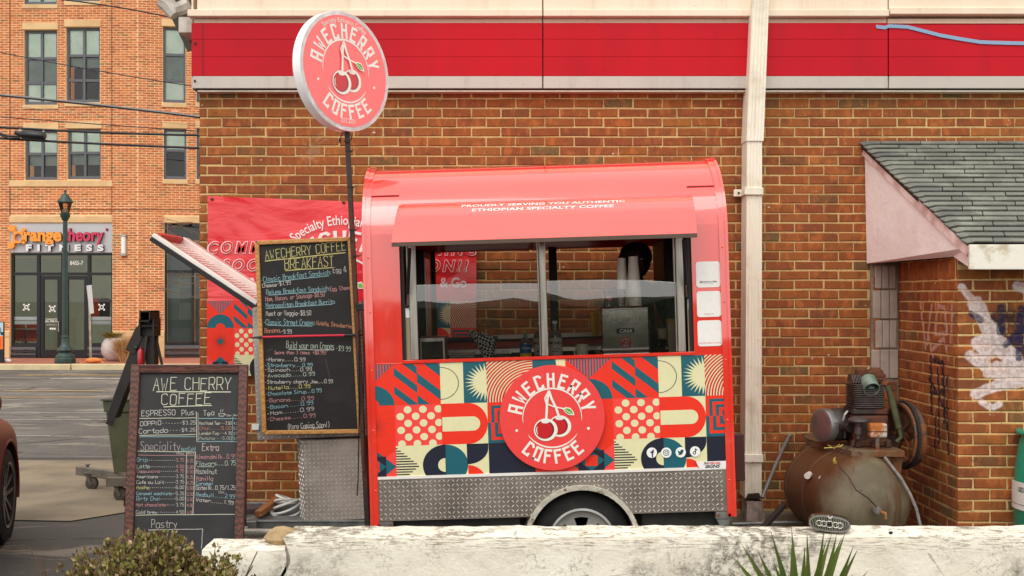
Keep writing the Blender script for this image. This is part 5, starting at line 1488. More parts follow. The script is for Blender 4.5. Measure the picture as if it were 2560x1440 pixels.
for j in range(nz+1):
    for i in range(nx+1):
        px = bx0 + (bx1-bx0)*i/nx; top = bsag(px); py = top + (zt_-top)*j/nz
        vs.append(P(px, py, YV + fold(i/nx*1.9, j/nz*.75) - .006))
for j in range(nz):
    for i in range(nx): a_ = j*(nx+1)+i; fs.append((a_, a_+nx+1, a_+nx+2, a_+1))
mb.add(vs, fs); mb.build('vinyl', m_, bn_, smooth=60)
art = Art(lambda x, z, d: (x, YV - .018 - d, z), .0005)
def bx(px): return XP(px, YV)
def bz(py): return ZP(py, YV)
art.rect = (bx(bx0), bz(by1), bx(bx1), bz(zt_))
art.rectf(bx(bx0), bz(by1), bx(bx1), bz(zt_), CREAM, 0)
tb = 67.5 * YV / F
x = bx(519); i = 0; order = 'ABCDABCDCD'
for i in range(10):
    for j in range(3): tile(art, order[i]+str(j+1), x + i*tb, bz(zt_) - j*tb, tb, tb)
art.done('patterned_strip', bn_, False, .35, .2)
art = Art(lambda x, z, d: (x, YV - .019 - d, z), .0006)
W2 = (240,230,226); RD = (214,22,34)
for txt, px, py, sz in (('COMMING', 628, 632, 39), ('SOON!!', 636, 676, 39), ('COMING', 1098, 637, 39), ('SOON!!', 1088, 678, 39)):
    s_ = sz * YV / F
    art.text(txt, s_, bx(px), bz(py), W2, 0, shear=.22, offset=.0060, spacing=1.38, xs=.94); art.text(txt, s_, bx(px), bz(py), RD, 1, shear=.22, offset=.0018, spacing=1.36, xs=.94)
for px in (620, 1098): art.text('Grab & Go', 34*YV/F, bx(px), bz(718), W2, 0, offset=.002, xs=.9)
cxl, czl = bx(856), bz(740); art.rect = None
k = 178*YV/F
art.text('Specialty Ethiopian Coffee', 34*YV/F, 0, 0, W2, 0, offset=.001, warp=lambda x, y: (cxl + (k+y)*sin(x/k), czl + (k+y)*cos(x/k)), xs=.72)
pls, wd = strokes('AWECHERRY', 42*YV/F, gap=.5, wx=.5); r_ = 120*YV/F
art.rect = (bx(519), bz(zt_), bx(1180), 9)
def wp(x, y):
    t = radians(90) - (x-wd/2)/r_; return (cxl + (r_+y)*cos(t), czl + (r_+y)*sin(t))
art.lines(pls, .020, W2, 1, warp=wp, cap=.004)
art.ring(cxl, czl, 94*YV/F, 99*YV/F, W2, 1, a0=0, a1=180)
art.poly([(bx(893),bz(706)),(bx(905),bz(704)),(bx(915),bz(722)),(bx(896),bz(722))], W2, 1); art.poly([(bx(896),bz(710)),(bx(904),bz(708)),(bx(911),bz(719)),(bx(898),bz(719))], (120,200,60), 2)
art.done('lettering', bn_, False, .35, .2)
for px, py in ((530,498),(859,506),(1180,523)):
    mb = MB(); c = P(px, py, YV-.022); mb.lathe([(.004,0),(.010,0),(.011,.003),(.006,.005)], c, (0,-1,0), 12); mb.build('grommet', mat('brass_grommet', (70,60,48), .4, metal=.8), bn_)
grime(red_band, (150,20,34), .30, (3,3,.5), .45, .75)
grime(cream_paint, (198,176,150), .35, (6,6,.5), .50, .72)
grime(white_metal, (172,160,134), .35, (9,9,.8), .52, .70)
grime(grey_band, (150,142,132), .35, (5,5,.6), .5, .72)
# ------------------------------------------------------------------ things inside the trailer
ZC = 1.305
def IT(px, yl=0.2, z=None): return TL(px, 890, yl)[0]
def inside(name, label, cat, x, y, z=ZC, group=None):
    p = TM @ Vector((x, y, z)); t = thing(name, label, cat, tuple(p), (0, TH, 0), group); return t
def lx0(px, yl): return TL(px, 880, yl)[0]
def zl(py, yl, px=1400): return TL(px, py, yl)[1]
def R0(t, px, yl):  # local offset helper is not needed: parts are built about the thing's own origin
    return 0
t = inside('toaster_oven', 'brushed steel box oven at the left end of the serving counter', 'oven', lx0(1084,.25), .25)
mb = MB(); mb.box(-.075,.075,-.10,.14,0,.145); mb.build('body', steel, t, local=True, bevel=.006, seg=2)
mb = MB(); mb.box(-.06,.06,-.104,-.1,.02,.12); mb.build('door', mat('smoked_steel', (70,64,56), .2, metal=.6), t, local=True, bevel=.003)
t = inside('paper_tray', 'stack of pale paper trays beside the steel box on the counter', 'tray', lx0(1155,.25), .25)
mb = MB()
for k in range(4): mb.box(-.07+.002*k,.07,-.06,.07,.012*k,.012*k+.008)
o = mb.build('tray', flat('tray_paper', (206,200,186), .7), t, local=True); o['kind'] = 'stuff'
# checkered napkin bag
m_, nt_, b_ = new_mat('checker_paper'); ck = N(nt_, 'ShaderNodeTexChecker'); v_ = pos(nt_)
mp = N(nt_, 'ShaderNodeMapping'); nt_.links.new(v_, mp.inputs[0]); mp.inputs['Rotation'].default_value = (0, radians(22), 0); nt_.links.new(mp.outputs[0], ck.inputs['Vector'])
ck.inputs['Scale'].default_value = 78; ck.inputs['Color1'].default_value = lin((236,234,226)); ck.inputs['Color2'].default_value = lin((26,26,26)); nt_.links.new(ck.outputs[0], b_.inputs['Base Color'])
t = inside('paper_cone', 'black and white checkered paper cone standing on the serving counter', 'paper cone', lx0(1222,.17), .17)
mb = MB(); tips = [(-.125,.175),(-.07,.155),(-.01,.15),(.04,.125),(.07,.12)]; n = 20; vs, fs = [], []
for j in range(7):
    f = j/6
    for i in range(n):
        a = 2*pi*i/n; rr = .018 + f*.062; lean_ = -.028*f
        x = lean_ + rr*cos(a)*1.05; top = .17 - .045*(cos(a)+1)/2 + .012*sin(a*3); vs.append((x, rr*.7*sin(a), .002 + f*top))
for j in range(6):
    for i in range(n): fs.append((j*n+i, j*n+(i+1)%n, (j+1)*n+(i+1)%n, (j+1)*n+i))
mb.add(vs, fs); mb.build('wrap', m_, t, local=True)
mb = MB()
for i in range(5): mb.bar((-.05+.02*i, .0, .08), (-.10+.032*i, .01*(i%2), .165-.008*i), .03, .004)
o = mb.build('napkins', flat('napkin_grey', (120,116,110), .8), t, local=True); o['kind'] = 'stuff'
# bottles
def bottle(px, yl, h, r, glass_c, label_c, neck_c, label, text_=None, tc=WHT):
    t = inside('syrup_bottle', label, 'bottle', lx0(px, yl), yl, group='syrup bottles on the counter')
    mb = MB(); mb.lathe([(0,0),(r,0),(r,h*.60),(r*.85,h*.68),(r*.36,h*.76),(r*.33,h*.93)], (0,0,0), n=20); mb.build('glass_body', glass_c, t, local=True, smooth=40)
    mb = MB(); mb.lathe([(r*.36,h*.92),(r*.38,h*.92),(r*.38,h),(0,h)], (0,0,0), n=14); mb.build('cap', neck_c, t, local=True, smooth=40)
    art = Art(lambda x, z, d: ((r+.0015+d)*sin(x/r), -(r+.0015+d)*cos(x/r), z), .0006)
    for i in range(16):
        a0, a1 = -1.5+3*i/16, -1.5+3*(i+1)/16; art.rectf(a0*r, h*.10, a1*r, h*.55, label_c[0], 0)
        if len(label_c) > 1: art.rectf(a0*r, h*.10, a1*r, h*.24, label_c[1], 1)
    if text_: art.text(text_, r*.62, 0, h*.38, tc, 2, offset=.0006, xs=.95)
    lo = [(-.4*r+.25*r*i, h*(.2+.06*(i%2))) for i in range(4)]
    if len(label_c) == 1:
        for (x, z) in lo: art.ell(x, z, r*.2, r*.09, (110,84,52), 2)
    art.done('paper_label', t, True)
gl_b = mat('clear_syrup_glass', (150,146,132), .08, coat=.6, rvar=.02); gl_b.node_tree.nodes['Principled BSDF'].inputs['Transmission Weight'].default_value = .6
bottle(1314, .14, .165, .0315, gl_b, [(20,92,160),(236,200,40)], flat('gold_cap', (206,170,70), .4), 'short syrup bottle with a blue and yellow label on the counter', 'Torani')
bottle(1352, .24, .215, .038, gl_b, [(206,200,190)], flat('white_cap', (226,224,220), .4), 'tall syrup bottle with a pale label, half hidden by the middle window post', 'MONIN', (40,36,34))
bottle(1389, .20, .215, .038, gl_b, [(206,200,190)], flat('white_cap', (226,224,220), .4), 'tall syrup bottle with a pale label just right of the middle window post', 'MONIN', (40,36,34))
t = inside('mug', 'plain cream mug on the serving counter left of the steel machine', 'mug', lx0(1455,.16), .16)
mb = MB(); mb.lathe([(0,0),(.030,0),(.034,.03),(.036,.078),(.033,.078),(.031,.01),(0,.008)], (0,0,0), n=24); mb.build('cup', flat('cream_ceramic', (240,232,208), .3, coat=.4), t, local=True, smooth=40)
mb = MB(); mb.tube([(-.030,-.015,.062),(-.042,-.022,.058),(-.045,-.024,.035),(-.040,-.02,.018),(-.030,-.015,.015)], .005, 8); mb.build('handle', flat('cream_ceramic', (222,212,184), .3, coat=.4), t, local=True, smooth=40)
# espresso machine seen from behind
t = inside('espresso_machine', 'boxy stainless espresso machine with a CASA badge behind the guard glass', 'coffee machine', lx0(1563,.32), .32)
chrome = mat('polished_steel', (206,200,192), .10, metal=1.0, col2=(190,184,176), rvar=.03)
w = .142; mb = MB(); mb.box(-w,w,-.06,.30,.012,.285); mb.build('body', chrome, t, local=True, bevel=.012, seg=3)
mb = MB(); mb.box(-w-.012,w+.012,-.075,.31,0,.014); mb.build('base_plate', steel, t, local=True, bevel=.003)
mb = MB(); mb.box(-w+.014,w-.014,-.066,-.0605,.262,.270); mb.build('top_lip', flat('lip_white', (240,240,238), .3), t, local=True)
art = Art(lambda x, z, d: (x, -.0612-d, z), .0006)
art.text('LA CIMBALI', .034, .0, .196, (226,222,214), 0, shear=.2, offset=.001, xs=.95)
art.rectf(-.052,.128,.050,.158,(24,22,22),0); art.text('CASA', .028, 0, .133, (236,234,230), 1, shear=.2, offset=.001, xs=1.05)
art.done('badge', t, True); art = Art(lambda x, z, d: (x, -.0612-d, z), .0003); logo(art, .0, .078, .032, 0, (206,20,52)); art.done('round_sticker', t, True)
# cups on top
CT = zl(712, .36)
def cups(px, yl, ztop, label, r0=.045, n=7, body=(232,226,212)):
    x = lx0(px, yl); z0 = ZC + .285; t = inside('cup_stack', label, 'cups', x, yl, z0, group='upturned paper cups on the coffee machine')
    h = zl(ztop, yl, px) - z0
    for k in range(n):
        mb = MB(); zz0 = .012*k; mb.lathe([(r0,zz0),(r0+.002,zz0+.004),(r0-.001,zz0+.007),(r0*.66,h - .012*(n-1-k)),(0,h - .012*(n-1-k))], (0,0,0), n=22); mb.build('paper_cup', flat('paper_cup_white', body, .6), t, local=True, smooth=40)
cups(1561, .42, 645, 'stack of upturned white paper cups, the one set farther back', .036); cups(1590, .36, 641, 'stack of upturned white paper cups, the taller one in front', .041)
pl_ = glass_mat('clear_plastic', (.88,.86,.84,1), ior=1.6, rough=.05)
for i, (px, yl, lab) in enumerate(((1526,.34,'clear plastic cup with a round red mark standing on the coffee machine'),(1556,.28,'plain clear plastic cup standing just in front of the white cup stacks'))):
    t = inside('plastic_cup', lab, 'cup', lx0(px, yl), yl, ZC+.285)
    mb = MB(); mb.lathe([(.026,0),(.033,.095),(.035,.098),(.033,.094),(.025,.003),(0,.002)], (0,0,0), n=20); mb.build('cup', pl_, t, local=True, smooth=40)
    if i == 0:
        art = Art(lambda x, z, d: ((.0325+d)*sin(x/.03), -(.0325+d)*cos(x/.03), z), .0006); art.ell(0, .052, .020, .020, (200,30,60), 0); art.ring(0,.052,.006,.010,WHT,1); art.done('round_mark', t, True)
t = inside('yellow_cloth', 'mustard yellow cloth hanging beside the steel coffee machine', 'cloth', lx0(1488,.6), .6, zl(843,.6))
mb = MB(); vs, fs = [], []
for j in range(9):
    for i in range(6): vs.append((-.022+.046*i/5+.008*j/8, .012*sin(i*1.9+j*.3), .145*(1-j/8)))
for j in range(8):
    for i in range(5): a_ = j*6+i; fs.append((a_, a_+6, a_+7, a_+1))
mb.add(vs, fs); mb.build('cloth', flat('mustard_cloth', (200,150,30), .9), t, local=True, smooth=60)
# dark appliances on the rear counter
t = inside('black_grill', 'low black grill with small green and orange lights on the rear counter', 'grill', lx0(1400,1.1), 1.1, 1.33-.18)
mb = MB(); mb.box(-.32,.36,-.17,-.052,-.02,.16); mb.build('body', blackg, t, local=True, bevel=.01)
for i, (x, c) in enumerate(((-.30,(60,220,120)),(-.26,(240,150,60)))):
    mb = MB(); mb.ball((x,-.172,.06), .004, 8); mb.build('indicator_light', mat('led_%d' % i, c, .4, emit=1.5), t, local=True)
t = inside('fridge', 'tall black drinks fridge at the dark left end inside the trailer', 'fridge', lx0(1064,1.0), 1.0, .52)
mb = MB(); mb.box(-.16,.03,-.3,.30,0,1.45); mb.build('cabinet', black, t, local=True, bevel=.01)
mb = MB(); mb.box(.031,.036,-.28,.1,.1,1.4); mb.build('door_seal', steel, t, local=True)
t = inside('shelf_unit', 'black shelf unit stacked with dark goods at the right end inside the trailer', 'shelf', lx0(1690,.9), .9, .52)
mb = MB(); mb.box(-.09,.05,-.25,.30,0,1.47); mb.build('frame', black, t, local=True, bevel=.01)
for k, (z, c) in enumerate(((1.10,(96,70,40)),(1.16,(60,54,50)),(.86,(190,176,150)))):
    mb = MB(); mb.box(-.11-.02*k, -.02, -.34, -.26, z, z+.045+.01*k); mb.build('packet', flat('packet_%d' % k, c, .7), t, local=True, bevel=.004)
t = inside('tap', 'small chrome lever tap at the right end of the counter', 'tap', lx0(1668,.22), .22)
mb = MB(); mb.tube([(0,0,0),(0,0,.055)], .006, 8); mb.tube([(0,0,.05),(.0,-.03,.058)], .004, 8); mb.build('spout', chrome, t, local=True, smooth=40)
t = inside('carton', 'upright pale carton beside the tap at the right end of the counter', 'carton', lx0(1683,.30), .30)
mb = MB(); mb.box(-.03,.03,-.02,.05,0,.20); mb.build('box', flat('carton_tan', (176,164,132), .7), t, local=True, bevel=.003); mb = MB(); mb.box(-.031,.031,-.022,.052,.182,.203); mb.build('flap', flat('carton_yellow', (190,160,60), .7), t, local=True)

# ------------------------------------------------------------------ the person serving inside
def skin_body(name, joints, edges, radii, m, parent=None, sub=2, root=0):
    me = bpy.data.meshes.new(name); me.from_pydata(joints, edges, []); o = bpy.data.objects.new(name, me); C.objects.link(o)
    sk = o.modifiers.new('s', 'SKIN'); sk.use_smooth_shade = True
    for i, r in enumerate(radii):
        v = me.skin_vertices[0].data[i]; v.radius = (r, r) if not isinstance(r, tuple) else r; v.use_root = (i == root)
    sb = o.modifiers.new('b', 'SUBSURF'); sb.levels = sub; sb.render_levels = sub
    me.materials.append(m)
    if parent is not None: C.objects.unlink(o); link(o, parent, True)
    return o
pp = TM @ Vector((TL(1592, 800, .80)[0], .80, .50)); 
per = thing('person', 'person in black top standing behind the cups, looking down, black hair', 'person', tuple(pp), (0, TH, 0)); per.scale = (.86, .86, .85)
skin_m = mat('brown_skin', (92,58,42), .55, col2=(84,52,38)); shirt = mat('black_top', (22,21,22), .9, bs=40, bstr=.3); trous = mat('dark_trousers', (30,30,36), .9); hair = mat('black_hair', (14,12,12), .7, bs=120, bstr=.8)
J = [(0,0,.92),(0,.0,1.08),(0,0,1.24),(.0,-.01,1.38),(.0,-.02,1.45),(0,-.05,1.53),   # pelvis, waist, chest, upper chest, neck, head base
     (.17,-.0,1.36),(.24,-.02,1.12),(.17,-.22,.98),(-.17,-.0,1.36),(-.24,-.04,1.12),(-.12,-.22,1.00),
     (.09,0,.86),(.10,-.02,.48),(.10,.02,.09),(.10,-.09,.04),(-.09,0,.86),(-.10,-.02,.48),(-.10,.02,.09),(-.10,-.09,.04),(.13,-.30,.96),(-.07,-.30,.985)]
E = [(0,1),(1,2),(2,3),(3,4),(4,5),(3,6),(6,7),(7,8),(3,9),(9,10),(10,11),(0,12),(12,13),(13,14),(14,15),(0,16),(16,17),(17,18),(18,19),(8,20),(11,21)]
Rr = [(.15,.11),(.135,.10),(.15,.11),(.12,.09),.055,.05,.065,.046,.036,.065,.046,.036,.085,.06,.045,.04,.085,.06,.045,.04,.03,.03]
skin_body('body', J, E, Rr, shirt, per)
mb = MB(); vs, fs = [], []; n, m2 = 20, 14
for i in range(m2+1):
    a = pi*i/m2
    for j in range(n):
        t_ = 2*pi*j/n; x, y, z = sin(a)*cos(t_), sin(a)*sin(t_), -cos(a)
        jaw = 1 - .28*max(0, -z)**1.3
        fx, fy, fz = .076*x*jaw, .094*y*jaw, .115*z
        if y < -.6 and abs(x) < .25: fy -= .022*max(0, 1-abs(z+.12)/.28)*(1-abs(x)/.25)     # nose
        if y < -.5 and abs(z-.05) < .16 and .2 < abs(x) < .6: fy += .008                      # eye sockets
        vs.append((fx, -.075+fy, 1.60+fz))
for i in range(m2):
    for j in range(n): fs.append((i*n+j, i*n+(j+1)%n, (i+1)*n+(j+1)%n, (i+1)*n+j))
mb.add(vs, fs)
for s_ in (-1,1): mb.ball((s_*.077,-.065,1.595), (.012,.018,.03), 8)
hd = mb.build('head', skin_m, per, local=True, smooth=60)
for s_ in (-1,1):
    mb = MB(); mb.ball((s_*.03,-.156,1.612), (.012,.007,.007), 8); mb.build('eye', flat('eye_white', (200,196,190), .3), hd, local=True)
mb = MB(); mb.ball((0,-.158,1.545), (.024,.007,.006), 8); mb.build('mouth', flat('lips', (120,66,60), .5), hd, local=True)
mb = MB(); mb.ball((0,-.055,1.635), (.118,.112,.105), 20); mb.ball((0,-.02,1.60), (.112,.10,.12), 20); hr_ = mb.build('hair', hair, per, local=True, smooth=60)
for v in hr_.data.vertices: v.co += Vector((mn.noise(v.co*28), mn.noise(v.co*29+Vector((5,0,0))), mn.noise(v.co*27+Vector((0,7,0)))))*.016
for s_, base in ((1,(.13,-.30,.96)),(-1,(-.07,-.30,.985))):
    pv = [(base[0], base[1], base[2]), (base[0], base[1]-.05, base[2]-.006)]; ed = [(0,1)]; rd = [.028,(.034,.016)]
    for f in range(4):
        x = base[0] + (-.027+.018*f); L = (.058,.068,.072,.06)[f]; k = len(pv)
        pv += [(x, base[1]-.09, base[2]-.008), (x, base[1]-.09-L*.55, base[2]-.020), (x, base[1]-.09-L*.85, base[2]-.042)]; ed += [(1,k),(k,k+1),(k+1,k+2)]; rd += [.010,.0085,.007]
    k = len(pv); pv += [(base[0]-s_*.038, base[1]-.045, base[2]-.012), (base[0]-s_*.05, base[1]-.075, base[2]-.022)]; ed += [(0,k),(k,k+1)]; rd += [.011,.009]
    skin_body('hand', pv, ed, rd, skin_m, per, 1)

# ------------------------------------------------------------------ low whitewashed wall in front
YF, YBk = 4.5, 4.69
lw = thing('low_wall', 'low whitewashed masonry wall with a dark crack and a weathered top edge', 'wall', (.3, 4.6, 0))
def rough_wall(name, x0, x1, zt, seed, cut_l=0.0, cut_r=0.0):
    nx, nz = max(4, int((x1-x0)/.03)), 20
    vs, fs = [], []
    def W(x, z, y):
        d = .010*mn.noise(Vector((x*3, z*3, seed))) + .005*mn.noise(Vector((x*11, z*11, seed))) + .002*mn.noise(Vector((x*40, z*40, seed)))
        return y - d
    rows = nz + 1
    for i in range(nx+1):
        x = x0 + (x1-x0)*i/nx
        topz = zt + .004*mn.noise(Vector((x*2, 0, seed))) + .004*mn.noise(Vector((x*23, 3, seed)))
        for j in range(rows):
            z = topz * j / nz
            xx = x + (cut_r*mn.noise(Vector((0, z*9, 5)))*1.0 if i == nx else 0) + (cut_l*mn.noise(Vector((0, z*9, 5))) if i == 0 else 0)
            vs.append((xx, W(x, z, YF + (.008 if j == nz else 0)), z - (.004 if j == nz else 0)))
        for j, yy in enumerate((YF+.06, YF+.13, YBk)): vs.append((x, yy, topz + .003 + .006*mn.noise(Vector((x*8, yy*20, seed)))))
        vs.append((x, YBk+.002, 0))
    k = rows + 4
    for i in range(nx):
        for j in range(k-1): a_ = i*k+j; fs.append((a_, a_+k, a_+k+1, a_+1))
    fs.append(tuple(range(k))); fs.append(tuple(range(nx*k, (nx+1)*k))[::-1])
    mb = MB(); mb.add(vs, fs); return mb.build(name, whitewash_m, lw, smooth=50)
xc = XP(714, YF)
rough_wall('wall_section', -1.24, xc-.012, .645, 1.3, cut_r=.05); rough_wall('wall_section', xc+.002, 4.2, .697, 4.7, cut_l=.05)
mb = MB(); mb.box(xc-.04, xc+.03, YF+.03, YBk-.02, .02, .60); mb.build('crack_filling', flat('crack_dark', (24,20,18), .95), lw)
st_ = mat('broken_stone', (176,150,112), .95, col2=(140,116,84), ns=20, bs=30, bstr=.9, bdist=.01)
mb = MB(); c = Vector((xc-.03, YF+.12, .665)); mb.ball(c, (.085,.06,.05), 8); o = mb.build('broken_corner', st_, lw)
for v in o.data.vertices: v.co += Vector((mn.noise(v.co*30), mn.noise(v.co*31), mn.noise(v.co*29)))*.012
mb = MB(); mb.ball(P(2227,1332,YF-.006), (.009,.004,.007), 10); mb.build('bolt_head', dark_trim, lw)

# ------------------------------------------------------------------ car grille shaped speaker on the wall
gs = thing('grille_speaker', 'small black oval speaker with a chrome car-grille front leaning on the low wall', 'speaker', (XP(2078,4.6), 4.58, .703))
GM = Matrix.Translation((XP(2072,4.56), 4.55, .703+.034)) @ Matrix.Rotation(radians(4.5), 4, 'Y') @ Matrix.Rotation(radians(-14), 4, 'Z')
def oval(a, b, p=2.6, n=48): return [(a*abs(cos(2*pi*i/n))**(2/p)*(1 if cos(2*pi*i/n) >= 0 else -1), b*abs(sin(2*pi*i/n))**(2/p)*(1 if sin(2*pi*i/n) >= 0 else -1)) for i in range(n)]
mb = MB(GM); mb.prism(oval(.083,.034), -.0, .055); mb.build('body', blackg, gs, bevel=.006, seg=2)
chr2 = mat('grille_chrome', (220,216,206), .2, metal=.8)
mb = MB(GM); oo, ii = oval(.080,.031), oval(.074,.026); n = 48
mb.add([(x,-.005,z) for x,z in oo]+[(x,-.005,z) for x,z in ii]+[(x,.0,z) for x,z in oo]+[(x,.0,z) for x,z in ii], [(i,(i+1)%n,n+(i+1)%n,n+i) for i in range(n)]+[(2*n+i,2*n+(i+1)%n,(i+1)%n,i) for i in range(n)]+[(n+i,n+(i+1)%n,3*n+(i+1)%n,3*n+i) for i in range(n)]); mb.build('rim', chr2, gs)
mb = MB(GM)
for i in range(21):
    x = -.068+.0068*i; h = .0255*(1-abs(x/.075)**3)**.6
    mb2 = MB(GM); mb2.box(x-.0014, x+.0014, -.004, .0, -h, h); mb2.build('bar', chr2, gs)
for i, (cx, r) in enumerate(((-.040,.0125),(-.023,.0125),(0,.015),(.023,.0125),(.040,.0125))):
    mb = MB(GM); n = 28; vs, fs = [], []
    mb.tube([(cx+r*cos(2*pi*k/n), -.0065-.0006*i, r*.85*sin(2*pi*k/n)) for k in range(n+1)], .0016, 6, cap=False); mb.build('ring', chr2, gs, smooth=60)
mb = MB(GM); mb.box(-.010,.010,-.009,-.006,-.004,.004); mb.build('centre_badge', blackg, gs)
mb = MB(GM); mb.tube([(-.010,-.006,.033),(0,-.007,.022),(.010,-.006,.033)], .0025, 6); mb.build('notch', chr2, gs)

# ------------------------------------------------------------------ air compressor
cp = thing('air_compressor', 'rusty old air compressor with a grey tank, finned pump and large flywheel', 'air compressor', (2.17, 7.3, 0))
tank_m = None
m_, nt_, b_ = new_mat('tank_paint'); v_ = wpos(nt_)
c_ = mix(nt_, step(nt_, noise(nt_, v_, 3, 4), .4, .7), lin((128,120,98)), lin((96,86,66)))
sy = N(nt_, 'ShaderNodeSeparateXYZ'); nt_.links.new(v_, sy.inputs[0])
side = step(nt_, mth(nt_, 'ADD', sy.outputs[1], mth(nt_, 'MULTIPLY', noise(nt_, wpos(nt_, (3,1,.8)), 2.5, 5, .7), .45)), 7.05, 7.22)     # the barrel behind the dome is rusted through its paint
c_ = mix(nt_, mth(nt_, 'MULTIPLY', side, .85), c_, lin((96,56,28)))
c_ = mix(nt_, mth(nt_, 'MULTIPLY', step(nt_, noise(nt_, wpos(nt_, (2.2,1,.45)), 3.2, 6, .7), .55, .66), .75), c_, lin((92,54,28)))
c_ = mix(nt_, mth(nt_, 'MULTIPLY', step(nt_, noise(nt_, v_, 26, 5, .75), .64, .69), .9), c_, lin((78,44,24)))
nt_.links.new(c_, b_.inputs['Base Color']); b_.inputs['Roughness'].default_value = .5; b_.inputs['Specular IOR Level'].default_value = .3; bump(nt_, b_, noise(nt_, v_, 50, 5), .3, .002); tank_m = m_
TR = .292; tc = Vector((2.185, 6.95, .385))
prof_k = [(0,-.175),(.08,-.168),(.16,-.142),(.225,-.10),(.268,-.045),(.287,.01),(TR,.05),(TR,.30),(TR+.004,.302),(TR+.004,.32),(TR,.322),(TR,.60),(TR+.004,.602),(TR+.004,.62),(.287,.66),(.23,.76),(.12,.82),(0,.84)]
mb = MB(); mb.lathe(prof_k, tc, (-.11,1,0), 56); mb.build('tank', tank_m, cp, smooth=50)
plat = rust_mat('platform_steel', (110,92,66), (110,70,40), (74,48,30), .45, .6)
zp = .705; x0, x1, y0, y1 = 2.03, 2.45, 6.98, 7.86
mb = MB(); mb.add([(x0-.02,y1,zp+.025),(2.0,7.35,zp+.02),(2.12,y0,zp),(x1+.04,y0,zp),(x1+.02,y1,zp+.02)], [(0,1,2,3,4)]); 
mb = MB(); mb.prismz([(1.985,7.62),(2.10,6.99),(2.43,6.98),(2.46,7.86),(2.03,7.88)], zp-.014, zp); mb.prismz([(1.985,7.62),(2.10,6.99),(2.115,6.992),(2.0,7.622)], zp-.05, zp-.0145); mb.prismz([(2.10,6.975),(2.43,6.965),(2.43,6.979),(2.1,6.989)], zp-.04, zp-.0005)
mb.build('platform', plat, cp, bevel=.003)
for (x, y) in ((2.0,7.55),(2.055,7.25),(2.12,7.0),(2.40,7.02),(2.42,7.7)):
    mb = MB(); mb.prism([(x-.022,zp-.16),(x+.022,zp-.16),(x+.035,zp-.052),(x-.035,zp-.052)], y, y+.012); mb.build('bracket', plat, cp)
dk = rust_mat('dark_casting', (50,42,38), (92,54,38), (44,32,28), .35, .55); rdk = rust_mat('red_brown_casting', (66,42,34), (96,56,36), (44,30,26), .5, .6)
pc = Vector((2.285, 7.25, zp))
mb = MB(); mb.prismz([(pc.x-.125,pc.y-.11),(pc.x+.10,pc.y-.12),(pc.x+.13,pc.y+.1),(pc.x-.11,pc.y+.12)], zp+.01, zp+.20)
mb.box(pc.x-.14,pc.x+.12,pc.y-.13,pc.y-.10,zp+.001,zp+.05); mb.build('crankcase', rdk, cp, bevel=.02, seg=3)
for dx in (-.10,.0,.09):
    mb = MB(); mb.box(pc.x+dx-.018,pc.x+dx+.018,pc.y-.155,pc.y-.125,zp+.001,zp+.045); mb.build('mounting_foot', rdk, cp, bevel=.006)
mb = MB(); mb.box(pc.x-.125,pc.x+.105,pc.y-.115,pc.y+.10,zp+.205,zp+.245); mb.build('cylinder_base', dk, cp, bevel=.008)
mb = MB(); mb.lathe([(.085,.0),(.085,.15)], (pc.x-.02,pc.y-.02,zp+.246), n=28); mb.build('cylinder_barrel', dk, cp, smooth=40)
fin_m = mat('fin_metal', (104,96,92), .5, metal=.5, col2=(78,70,66), ns=20)
fz = zp+.250
for i in range(13):
    mb = MB(); mb.prismz([(pc.x-.02+q[0], pc.y-.02+q[1]) for q in oval(.107,.105,5,28)], fz+.0118*i, fz+.0118*i+.0045); mb.build('fin', fin_m, cp)
mb = MB(); zt2 = fz+.155
for i in range(6): mb.prismx([(pc.y-.09,zt2),(pc.y+.05,zt2),(pc.y+.03,zt2+.045),(pc.y-.06,zt2+.05)], pc.x-.115+.010*i, pc.x-.111+.010*i)
o = mb.build('head_fins', fin_m, cp); o['kind'] = 'stuff'
mb = MB(); mb.prismz([(pc.x-.06,pc.y-.08),(pc.x+.10,pc.y-.08),(pc.x+.1,pc.y+.07),(pc.x-.06,pc.y+.07)], zt2, zt2+.03)
mb.lathe([(.035,0),(.045,.02),(.04,.055),(.02,.065),(0,.066)], (pc.x-.035,pc.y,zt2+.03), n=12); mb.lathe([(.05,0),(.055,.02),(.05,.04),(.03,.06),(0,.062)], (pc.x+.06,pc.y+.02,zt2+.03), n=12); mb.box(pc.x+.0,pc.x+.11,pc.y-.04,pc.y+.05,zt2+.03,zt2+.055)
mb.tube([(pc.x-.03,pc.y,zt2+.05),(pc.x+.02,pc.y-.03,zt2+.062),(pc.x+.06,pc.y-.02,zt2+.05)], .016, 8)
mb.build('cylinder_head', rdk, cp, bevel=.006, smooth=40)
# pale green air filter can, open end towards the camera and down
FMx = Matrix.Translation((pc.x-.015, pc.y-.075, zt2+.01)) @ Matrix.Rotation(radians(124), 4, 'X')
mb = MB(FMx); mb.lathe([(0,-.02),(.042,-.02),(.050,-.012),(.051,.085),(.046,.085),(.045,.0),(0,.0)], (0,0,0), n=28); mb.build('filter_can', mat('pale_green_paint', (122,142,128), .5, col2=(92,112,100), ns=20), cp, smooth=40)
mb = MB(FMx); mb.box(-.020,.020,-.008,.008,.002,.075); mb.build('filter_tongue', mat('tongue_green', (94,120,110), .6), cp, bevel=.003)  # tongue in a darker green than the can
